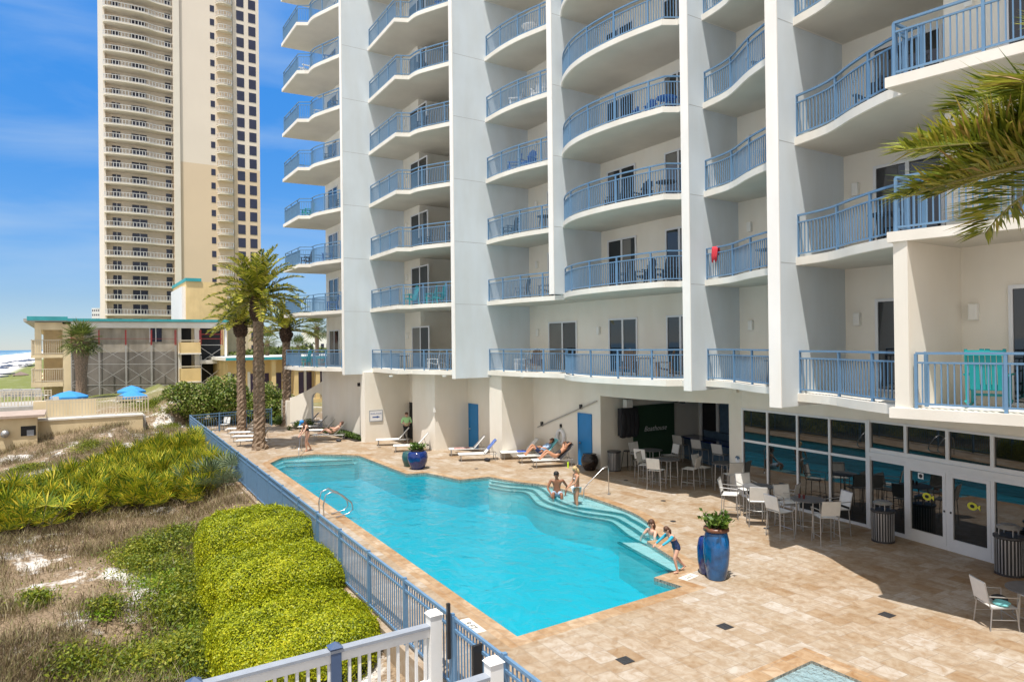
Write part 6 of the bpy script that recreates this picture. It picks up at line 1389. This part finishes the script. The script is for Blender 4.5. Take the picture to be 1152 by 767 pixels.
for row in [
 (0,1,'chair','teal',.25,.7,3.3,'at left'),(0,1,'chair','teal',.45,.8,2.9,'in the middle'),(0,1,'table','dark',.78,1.0,0,'at right'),
 (0,2,'chair','blue',.62,.8,2.6,'at right'),(0,3,'chair','blue',.55,.8,2.8,'at right'),(0,3,'chair','dark',.3,.8,3.3,'at left'),(0,4,'chair','teal',.33,.8,3.2,'at left'),(0,4,'chair','dark',.75,.6,2.9,'at right'),
 (0,5,'chair','dark',.6,.8,2.8,'at right'),(0,6,'chair','white',.45,.8,2.9,'in the middle'),(0,6,'chair','dark',.7,.7,3,'at right'),(0,7,'chair','white',.35,.7,3.2,'at left'),(0,7,'chair','blue',.6,.8,2.9,'at right'),
 (1,1,'chair','white',.62,.9,2.6,'in the middle'),(1,1,'table','dark',.3,1.0,0,'at left'),(1,1,'chair','grey',.72,1.0,3,'at right'),
 (1,2,'chair','teal',.5,.8,3.2,'at left'),(1,2,'chair','teal',.6,.85,2.9,'in the middle'),(1,2,'chair','teal',.68,.9,3.1,'at right'),
 (1,3,'chair','dark',.55,.8,2.9,'at left'),(1,3,'chair','dark',.8,.9,2.4,'at right'),(1,4,'chair','green',.84,.8,2.6,'at right'),(1,5,'chair','dark',.55,.6,3.0,'in the middle'),(1,6,'table','dark',.55,.7,0,'in the middle'),(1,7,'chair','blue',.75,.7,2.8,'at right'),
 (2,1,'chair','white',.3,.9,2.4,'at left'),(2,1,'chair','brown',.5,.8,3.6,'at right'),(2,2,'chair','grey',.65,.8,2.8,'at right'),(2,2,'chair','grey',.35,.8,2.2,'at left'),(2,3,'chair','dark',.2,.7,3,'at left'),(2,3,'table','dark',.65,.8,0,'at right'),
 (2,4,'chair','blue',.25,.8,2.6,'at left'),(2,4,'chair','blue',.45,.8,3.4,'in the middle'),(2,5,'chair','white',.3,.8,2.3,'at left'),(2,5,'chair','white',.6,.8,3.8,'at right'),(2,6,'table','white',.5,.8,0,'in the middle'),
 (3,1,'table','brown',.62,1.4,0,'in the middle'),(3,1,'chair','brown',.75,1.3,2.2,'at right'),(3,1,'chair','brown',.5,1.3,3.6,'at left'),(3,2,'chair','dark',.45,1.3,2.6,'at left'),(3,2,'chair','dark',.65,1.2,3.0,'in the middle'),(3,2,'chair','dark',.78,1.2,3.3,'at right'),
 (3,3,'chair','dark',.4,1.3,2.6,'at left'),(3,3,'chair','dark',.62,1.3,3.2,'in the middle'),(3,3,'table','dark',.78,1.3,0,'at right'),(3,4,'chair','blue',.5,1.5,2.8,'at left'),(3,4,'chair','blue',.65,1.3,3.2,'in the middle'),(3,4,'table','blue',.8,1.2,0,'at right'),
 (4,1,'chair','teal',.85,1.1,2.9,'at right'),(4,1,'table','grey',.55,1.0,0,'in the middle'),(4,2,'chair','dark',.72,.9,2.6,'at right'),(4,2,'table','grey',.5,.9,0,'in the middle'),(4,3,'chair','white',.7,.8,2.6,'at right'),(4,3,'table','white',.5,.8,0,'in the middle'),(4,4,'chair','grey',.5,.9,3,'in the middle'),
 (5,2,'table','dark',.6,1.0,0,'in the middle'),(5,3,'chair','dark',.75,1.0,2.6,'at right'),(5,3,'chair','dark',.5,1.0,3.2,'in the middle'),
 (6,3,'chair','dark',.5,.9,3.0,'at left'),(6,3,'chair','dark',.7,1.0,2.6,'at right'),(6,1,'table','dark',.36,.75,0,'beside the rocking chair')]: put(*row)
# teal rocking chair close to the viewer
rk = tag(empty('rocking_chair', (Uof(1112,14.75),14.75,LV(1)+.2), .25), 'large teal slatted rocking chair on the nearest balcony at the right edge', 'rocking chair'); w = .30; m = M['teal']
for sx in (-1,1):
    b = MB(); pts = [(sx*w,-.5+1.0*i/10,.05+.16*((i/10-.55)**2)*2) for i in range(11)]; b.tube(pts, .022, 6); b.build('rocker', m, rk)
    b = MB(); b.box(sx*w-.025,sx*w+.025,.2,.27,.07,.62); b.build('leg', m, rk); b = MB(); b.bar((sx*w,-.3,.08),(sx*w,-.42,1.12),.05,.05); b.build('leg', m, rk); b = MB(); b.box(sx*w-.06,sx*w+.06,-.36,.33,.62,.65); b.build('armrest', m, rk)
b = MB()
for i in range(5): y = .25-.12*i; b.box(-w+.03,w-.03,y-.05,y+.05,.40-.015*i,.425-.015*i)
b.box(-w,w,.24,.27,.2,.25); b.build('seat', m, rk); b = MB()
for i in range(6): x = -.22+.088*i; b.bar((x,-.30,.36),(x,-.44,1.14-.03*abs(i-2.5)),.075,.018,up=(0,1,0))
b.box(-w,w,-.46,-.42,1.0,1.1); b.build('backrest', m, rk)
b = MB(); prof = [(-.09,-.50),(-.085,-.3),(-.06,-.1),(-.03,.0),(.03,.0),(.05,-.1),(.07,-.28)]; nx = 6; rgt_ = np.random.default_rng(4)
for i in range(nx+1):
    x = -.13+.26*i/nx
    for y, z in prof: b.v.append((x*(1-.3*max(0,-z)), y+.02*math.sin(i*2.2)*(-z*2), z*(1+.12*math.sin(i*1.7))))
k_ = len(prof); b.f = [(i*k_+j,(i+1)*k_+j,(i+1)*k_+j+1,i*k_+j+1) for i in range(nx) for j in range(k_-1)]
ut = Uof(806,18.2); o = b.build('towel', M['red'], smooth=True); o.location = (ut, fv(BAY[4][0], ut)+.1, LV(2)+.2+1.085); sd_ = o.modifiers.new('thick','SOLIDIFY'); sd_.thickness = .015; tag(o, 'red towel hung over the railing of the second balcony right of the wide stack', 'towel')
# ------------------------------------------------------------------ people
def skin_mesh(name, nodes, edges, m, parent, root=None, sub=2):
    """nodes {key:(pos, r)}; skin + subdivision baked into one mesh"""
    keys = list(nodes); me = bpy.data.meshes.new(name); me.from_pydata([tuple(nodes[k][0]) for k in keys], [(keys.index(a), keys.index(c)) for a, c in edges], [])
    ob = bpy.data.objects.new(name, me); COL.objects.link(ob); md = ob.modifiers.new('skin', 'SKIN'); md.use_smooth_shade = True; md.branch_smoothing = .3
    for i, k in enumerate(keys):
        r = nodes[k][1]; sv = me.skin_vertices[0].data[i]; sv.radius = (r, r) if not isinstance(r, tuple) else r; sv.use_root = (k == (root or keys[0]))
    sb = ob.modifiers.new('sub', 'SUBSURF'); sb.levels = sub; sb.render_levels = sub
    dg = bpy.context.evaluated_depsgraph_get(); nm = bpy.data.meshes.new_from_object(ob.evaluated_get(dg)); bpy.data.objects.remove(ob)
    nm.name = name; o = bpy.data.objects.new(name, nm); COL.objects.link(o); nm.materials.clear(); nm.materials.append(m); nm.shade_smooth()
    if parent: o.parent = parent
    return o
def person(label, loc, rz, J, skin, hair, clothes, k=1.0, hairlen=0.0, female=False, hat=None, glasses=False, look=None):
    r = tag(empty('person', loc, rz), label, 'person')
    Vv = {a: Vector(p)*k for a, p in J.items()}
    N = {}; E_ = []
    def nd(a, p, rad): N[a] = (p, rad*k if not isinstance(rad, tuple) else (rad[0]*k, rad[1]*k))
    P_ = Vv['pelvis']; C_ = Vv['chest']; K_ = Vv['neck']; Hd = Vv['head']
    nd('pelvis', P_, .135 if female else .13); nd('waist', P_.lerp(C_,.45), .105 if female else .118); nd('chest', C_, .125 if female else .142); nd('neck0', C_.lerp(K_,.75), .075); nd('neck', K_, .05)
    hv = (Hd-K_).normalized(); nd('jaw', Hd-hv*.055*k, .066); nd('head', Hd, .088); nd('crown', Hd+hv*.07*k, .07)
    E_ += [('pelvis','waist'),('waist','chest'),('chest','neck0'),('neck0','neck'),('neck','jaw'),('jaw','head'),('head','crown')]
    for s in 'LR':
        sh, el, wr = Vv['sh'+s], Vv['el'+s], Vv['wr'+s]; nd('sh'+s, sh, .062); nd('up'+s, sh.lerp(el,.4), .05); nd('el'+s, el, .038); nd('fo'+s, el.lerp(wr,.35), .038); nd('wr'+s, wr, .026)
        E_ += [('chest','sh'+s),('sh'+s,'up'+s),('up'+s,'el'+s),('el'+s,'fo'+s),('fo'+s,'wr'+s)]
        d = (wr-el).normalized(); sd = d.cross(Vector((0,0,1)) if abs(d.z) < .9 else Vector((0,1,0))).normalized(); nd('pa'+s, wr+d*.06*k, (.03,.02)); E_.append(('wr'+s,'pa'+s)); nn = sd.cross(d)
        for i, (off, ln) in enumerate(((-.03,.06),(-.01,.075),(.01,.07),(.03,.055))):
            a = wr+d*.09*k+sd*off*k; nd(f'f{i}{s}', a, .009); nd(f'g{i}{s}', a+d*ln*.55*k+nn*-.008*k, .0085); nd(f'h{i}{s}', a+d*ln*k-nn*.028*k, .007); E_ += [('pa'+s,f'f{i}{s}'),(f'f{i}{s}',f'g{i}{s}'),(f'g{i}{s}',f'h{i}{s}')]
        t = wr+d*.035*k-sd*.035*k; nd('t0'+s, t, .011); nd('t1'+s, t+(d*.05-sd*.025)*k, .009); E_ += [('pa'+s,'t0'+s),('t0'+s,'t1'+s)]
        hp, kn, an, to = Vv['hip'+s], Vv['kn'+s], Vv['an'+s], Vv['to'+s]; nd('hip'+s, hp, .095 if not female else .1); nd('th'+s, hp.lerp(kn,.45), .078); nd('kn'+s, kn, .054); nd('ca'+s, kn.lerp(an,.35), .055); nd('an'+s, an, .036); nd('he'+s, an+(an-kn).normalized()*.045*k-(to-an).normalized()*.02*k, .036); nd('to'+s, to, (.04,.022))
        E_ += [('pelvis','hip'+s),('hip'+s,'th'+s),('th'+s,'kn'+s),('kn'+s,'ca'+s),('ca'+s,'an'+s),('an'+s,'he'+s),('he'+s,'to'+s)]
    body = skin_mesh('body', N, E_, skin, r, 'pelvis')
    fw = (Vector(look) if look else Vector((0,1,0))).normalized(); fw = (fw-hv*fw.dot(hv)).normalized(); sd = fw.cross(hv)
    b = MB(); b.ell(Hd-hv*.018*k+fw*.088*k, (.016*k,.02*k,.022*k), 8, 5)
    for s in (-1,1): b.ell(Hd-hv*.01*k+sd*s*.088*k-fw*.005*k, (.018*k,.022*k,.032*k), 8, 5)
    b.build('nose_and_ears', skin, body, True)
    b = MB()
    for s in (-1,1): b.ell(Hd+hv*.012*k+sd*s*.033*k+fw*.078*k, (.0085*k,)*3, 8, 5)
    b.build('eyes', M['eye'], body, True); b = MB(); b.ell(Hd-hv*.055*k+fw*.068*k, (.022*k,.012*k,.008*k), 8, 5); b.build('mouth', M['lip'], body, True)
    if glasses:
        b = MB()
        for s in (-1,1): b.ell(Hd+hv*.015*k+sd*s*.036*k+fw*.088*k, (.03*k,.014*k,.022*k), 8, 5)
        b.bar(Hd+hv*.018*k-sd*.09*k+fw*.05*k, Hd+hv*.018*k+sd*.09*k+fw*.05*k, .01*k); b.build('sunglasses', M['shade'], r, True)
    b = MB(); b.ell(Hd+hv*.042*k-fw*.024*k, (.097*k,.099*k,.094*k), 14, 10); b.ell(Hd-hv*.02*k-fw*.05*k, (.083*k,.06*k,.085*k), 12, 8)
    if hairlen: b.tube([Hd-hv*.0*k-fw*.06*k, Hd-hv*(.07+hairlen*.4)*k-fw*.085*k, Hd-hv*(.10+hairlen)*k-fw*.08*k], [.075*k,.07*k,.03*k], 10)
    b.build('hair', hair, r, True)
    if hat:
        b = MB(); b.ell(Hd+hv*.055*k-fw*.01*k, (.118*k,.118*k,.105*k), 14, 9); b.build('cap', hat, r, True); b = MB(); b.bar(Hd+hv*.05*k+fw*.06*k, Hd+hv*.03*k+fw*.2*k, .14*k, .012*k, up=tuple(hv)); b.build('cap_brim', hat, r)
    for nm, m, ks, ed, ex in clothes:
        nn = {}
        for q in ks:
            if isinstance(q, tuple): a, c_, t, rad = q; nn[a+c_] = (N[a][0].lerp(N[c_][0], t), rad*k)
            else: rr = N[q][1]; rr = rr if not isinstance(rr, tuple) else rr[0]; nn[q] = (N[q][0], rr*1.06+ex*k)
        skin_mesh(nm, nn, ed, m, r, ks[0] if not isinstance(ks[0], tuple) else None)
    return r
def stand(h=1.75): # T to relaxed pose for a 1.75 m adult
    return dict(pelvis=(0,0,.95), chest=(0,0,1.30), neck=(0,.0,1.47), head=(0,.02,1.60), shL=(-.19,0,1.41), elL=(-.25,0,1.13), wrL=(-.25,.08,.88), shR=(.19,0,1.41), elR=(.25,0,1.13), wrR=(.25,.08,.88),
      hipL=(-.095,0,.88), knL=(-.10,.02,.49), anL=(-.10,0,.08), toL=(-.12,.16,.03), hipR=(.095,0,.88), knR=(.10,.02,.49), anR=(.10,0,.08), toR=(.12,.16,.03))
def cf(X, Y): u, v = c2w(X, Y); return math.atan2(-u, v)      # rotation facing a camera-frame direction
TOPS = ['pelvis','waist','chest','neck0','shL','shR']; TED = [('pelvis','waist'),('waist','chest'),('chest','neck0'),('chest','shL'),('chest','shR')]
ONE = ['pelvis','waist','chest',('pelvis','hipL',.8,.105),('pelvis','hipR',.8,.105)]; OED = [('pelvis','waist'),('waist','chest'),('pelvis','pelvishipL'),('pelvis','pelvishipR')]
SH = ['pelvis','hipL','hipR','thL','thR',('thL','knL',.55,.085),('thR','knR',.55,.085),('pelvis','waist',.45,.125)]; SED = [('pelvis','hipL'),('pelvis','hipR'),('hipL','thL'),('hipR','thR'),('thL','thLknL'),('thR','thRknR'),('pelvis','pelviswaist')]
LONG = ['pelvis','hipL','hipR','thL','thR','knL','knR','caL','caR','anL','anR']; LED = [('pelvis','hipL'),('pelvis','hipR'),('hipL','thL'),('hipR','thR'),('thL','knL'),('thR','knR'),('knL','caL'),('knR','caR'),('caL','anL'),('caR','anR')]
SLV = ['upL','elL','foL','wrL','upR','elR','foR','wrR']
# man in green shirt by the dark doorway
J = stand(); J.update(elL=(-.27,.05,1.16), wrL=(-.06,.26,1.10), elR=(.27,.05,1.16), wrR=(.07,.27,1.13))
u, v = Uof(456.5,16.0), 16.0
person('man in pale green shirt and black trousers standing by the dark doorway', (u,v,0), cf(.1,-1), J, M['skinA'], M['hairbrown'],
  [('shirt',M['shirtgreen'],TOPS+['upL','elL','upR','elR','foL','foR'],TED+[('shL','upL'),('upL','elL'),('elL','foL'),('shR','upR'),('upR','elR'),('elR','foR')],.016),('trousers',M['pants'],LONG,LED,.014)], 1.0)
# woman with blue cap walking into the shallow end
J = stand(); J.update(chest=(0,.10,1.26), neck=(0,.20,1.40), head=(0,.29,1.50), shL=(-.17,.13,1.36), elL=(-.22,.26,1.1), wrL=(-.2,.44,.92), shR=(.17,.13,1.36), elR=(.22,.2,1.08), wrR=(.2,.36,.86), knL=(-.09,.16,.50), anL=(-.09,.10,.08), toL=(-.1,.25,.03), knR=(.09,.02,.49), anR=(.09,-.2,.10), toR=(.1,-.06,.03))
u, v = G(346.5,507)
person('woman in black swimsuit and bright blue cap stepping towards the far end of the pool', (u,v,0), cf(-.75,-.65), J, M['skinA'], M['hairbrown'], [('swimsuit',M['swimblack'],ONE+['neck0'],OED+[('chest','neck0')],.012)], 1.0, .30, True, M['hatblue'])
# people reclining on loungers (in the lounger frame: +y is the foot end)
def recline(knee=.0, arms='side'):
    ba = R(48); h = .32
    def bk(s, o=.13): return (-.0-s*math.cos(ba)+.02+o*math.sin(ba)*.9, h+s*math.sin(ba)+o*math.cos(ba))
    c, nk, hd = bk(.42), bk(.60,.12), bk(.74,.15); J = dict(pelvis=(0,.14,h+.15), chest=(0,c[0],c[1]), neck=(0,nk[0],nk[1]), head=(0,hd[0],hd[1]))
    for s, sx in (('L',-1),('R',1)):
        sh = bk(.53,.11); J['sh'+s] = (sx*.18, sh[0], sh[1])
        if arms == 'head': J['el'+s] = (sx*.36, sh[0]-.06, sh[1]+.22); J['wr'+s] = (sx*.14, hd[0]-.12, hd[1]+.06)
        else: J['el'+s] = (sx*.27, c[0]+.14, c[1]-.06); J['wr'+s] = (sx*.12, c[0]+.36, c[1]-.02)
        kk_ = knee if s == 'R' else knee*.8; J['hip'+s] = (sx*.09,.2,h+.13); J['kn'+s] = (sx*.11,.58-kk_*.12,h+.10+kk_); J['an'+s] = (sx*.11,.98-kk_*.35,h+.07); J['to'+s] = (sx*.13,1.05-kk_*.3,h+.16-kk_*.2)
    return J
def onl(key, label, J, *a, **kw):
    o = LO[key]; return person(label, tuple(o.location), o.rotation_euler.z, J, *a, look=(0,.8,.6), **kw)
onl('S','sunbather reclining on a white lounger beside the green bed', recline(.25), M['skinA'], M['hairbrown'], [('swimwear',M['olive'],['pelvis',('pelvis','hipL',.8,.108),('pelvis','hipR',.8,.108)],[('pelvis','pelvishipL'),('pelvis','pelvishipR')],.012)])
onl('F','person in light blue shirt and dark shorts reclining on an aqua towel', recline(.38), M['skinC'], M['hairbrown'], [('shirt',M['shirtblue'],TOPS+['upL','elL','upR','elR'],TED+[('shL','upL'),('upL','elL'),('shR','upR'),('upR','elR')],.02),('shorts',M['swimnavy'],SH,SED,.012)], glasses=True)
onl('G','person in black swimwear reclining with both arms behind the head', recline(.30,'head'), M['skinC'], M['hairblack'], [('swimsuit',M['swimblack'],ONE,OED,.014)], female=True)
# man sitting on the pool steps
J = dict(pelvis=(0,0,.12), chest=(0,.05,.47), neck=(0,.08,.64), head=(.02,.11,.77), shL=(-.20,.05,.58), elL=(-.36,-.10,.33), wrL=(-.30,-.08,.07), shR=(.20,.05,.58), elR=(.33,.16,.33), wrR=(.22,.42,.18),
  hipL=(-.1,.04,.10), knL=(-.16,.46,.16), anL=(-.14,.50,-.26), toL=(-.15,.66,-.30), hipR=(.1,.04,.10), knR=(.14,.48,.20), anR=(.12,.46,-.26), toR=(.12,.62,-.30))
u, v = G(626.5,558.5,-.12)
person('dark haired man in blue and white board shorts sitting on the pool steps', (u,v,-.10), cf(-.05,-1), J, M['skinB'], M['hairblack'], [('board_shorts',M['trunks'],SH[:-1]+[('pelvis','waist',.25,.128)],SED[:-1]+[('pelvis','pelviswaist')],.02),('short_panel',M['trunksred'],[('thR','knR',.6,.092),('thR','knR',1.0,.08)],[],.0)][:1], 1.04, look=(.5,1,0))
# woman standing in the shallow steps
J = stand(); J.update(elL=(-.23,.12,1.14), wrL=(-.14,.34,1.0), elR=(.23,.06,1.12), wrR=(.2,.26,.92), anR=(.10,-.08,.08), toR=(.12,.08,.03), pelvis=(0,-.02,.95), head=(0,.05,1.59))
u, v = G(648.5,576,-.36)
person('blond woman in white bikini standing on the pool steps', (u,v,-.36), cf(-.95,-.25), J, M['skinC'], M['hairblond'], [('bikini_top',M['swimwhite'],['chest',('waist','chest',.72,.118)],[('chest','waistchest')],.012),('bikini_bottom',M['swimwhite'],['pelvis',('pelvis','hipL',.8,.112),('pelvis','hipR',.8,.112)],[('pelvis','pelvishipL'),('pelvis','pelvishipR')],.012)], .93, .12, True)
# woman with sunglasses in the water at the step corner
J = dict(pelvis=(0,0,.10), chest=(0,.05,.45), neck=(0,.07,.62), head=(0,.09,.75), shL=(-.18,.06,.55), elL=(-.30,.22,.30), wrL=(-.16,.46,.24), shR=(.18,.06,.55), elR=(.28,.24,.30), wrR=(.04,.46,.25),
  hipL=(-.1,.04,.08), knL=(-.13,.46,.05), anL=(-.13,.55,-.34), toL=(-.13,.7,-.38), hipR=(.1,.04,.08), knR=(.13,.46,.05), anR=(.13,.55,-.34), toR=(.13,.7,-.38))
u, v = G(735,605,-.2)
person('woman with sunglasses sitting chest deep in the water at the end of the steps', (u,v,-.50), cf(-.9,-.45), J, M['skinA'], M['hairbrown'], [('swimsuit',M['olive'],ONE,OED,.010)], .98, .10, True, None, True)
# child stepping down on to the ledge
J = stand(); J.update(pelvis=(0,-.06,.90), chest=(0,.14,1.20), neck=(0,.26,1.34), head=(0,.34,1.47), shL=(-.17,.19,1.29), elL=(-.24,.42,1.16), wrL=(-.22,.66,1.04), shR=(.17,.19,1.29), elR=(.24,.40,1.12), wrR=(.22,.62,.98), hipL=(-.09,-.06,.84), hipR=(.09,-.06,.84),
  knL=(-.1,.10,.50), anL=(-.1,-.02,.08), toL=(-.11,.14,.03), knR=(.1,-.10,.48), anR=(.1,-.42,.16), toR=(.11,-.34,.02))
u, v = G(759.5,643.5)
person('child in navy patterned swim dress with aqua sleeves stepping towards the pool', (u,v,0.01), cf(-.93,-.35), J, M['skinA'], M['hairbrown'],
  [('swim_dress',M['swimnavy'],['pelvis','waist','chest',('pelvis','hipL',.9,.125),('pelvis','hipR',.9,.125),('hipL','thL',.6,.12),('hipR','thR',.6,.12)],[('pelvis','waist'),('waist','chest'),('pelvis','pelvishipL'),('pelvis','pelvishipR'),('pelvishipL','hipLthL'),('pelvishipR','hipRthR')],.016),
   ('sleeve',M['sleeve'],['shL','upL','elL','foL','wrL'],[('shL','upL'),('upL','elL'),('elL','foL'),('foL','wrL')],.008),('sleeve',M['sleeve'],['shR','upR','elR','foR','wrR'],[('shR','upR'),('upR','elR'),('elR','foR'),('foR','wrR')],.008)], .70, .10, True, None, True)
# ------------------------------------------------------------------ remove the unplaced prototypes
def kill(o):
    for c in list(o.children): kill(c)
    bpy.data.objects.remove(o)
for o in PRO: kill(o)
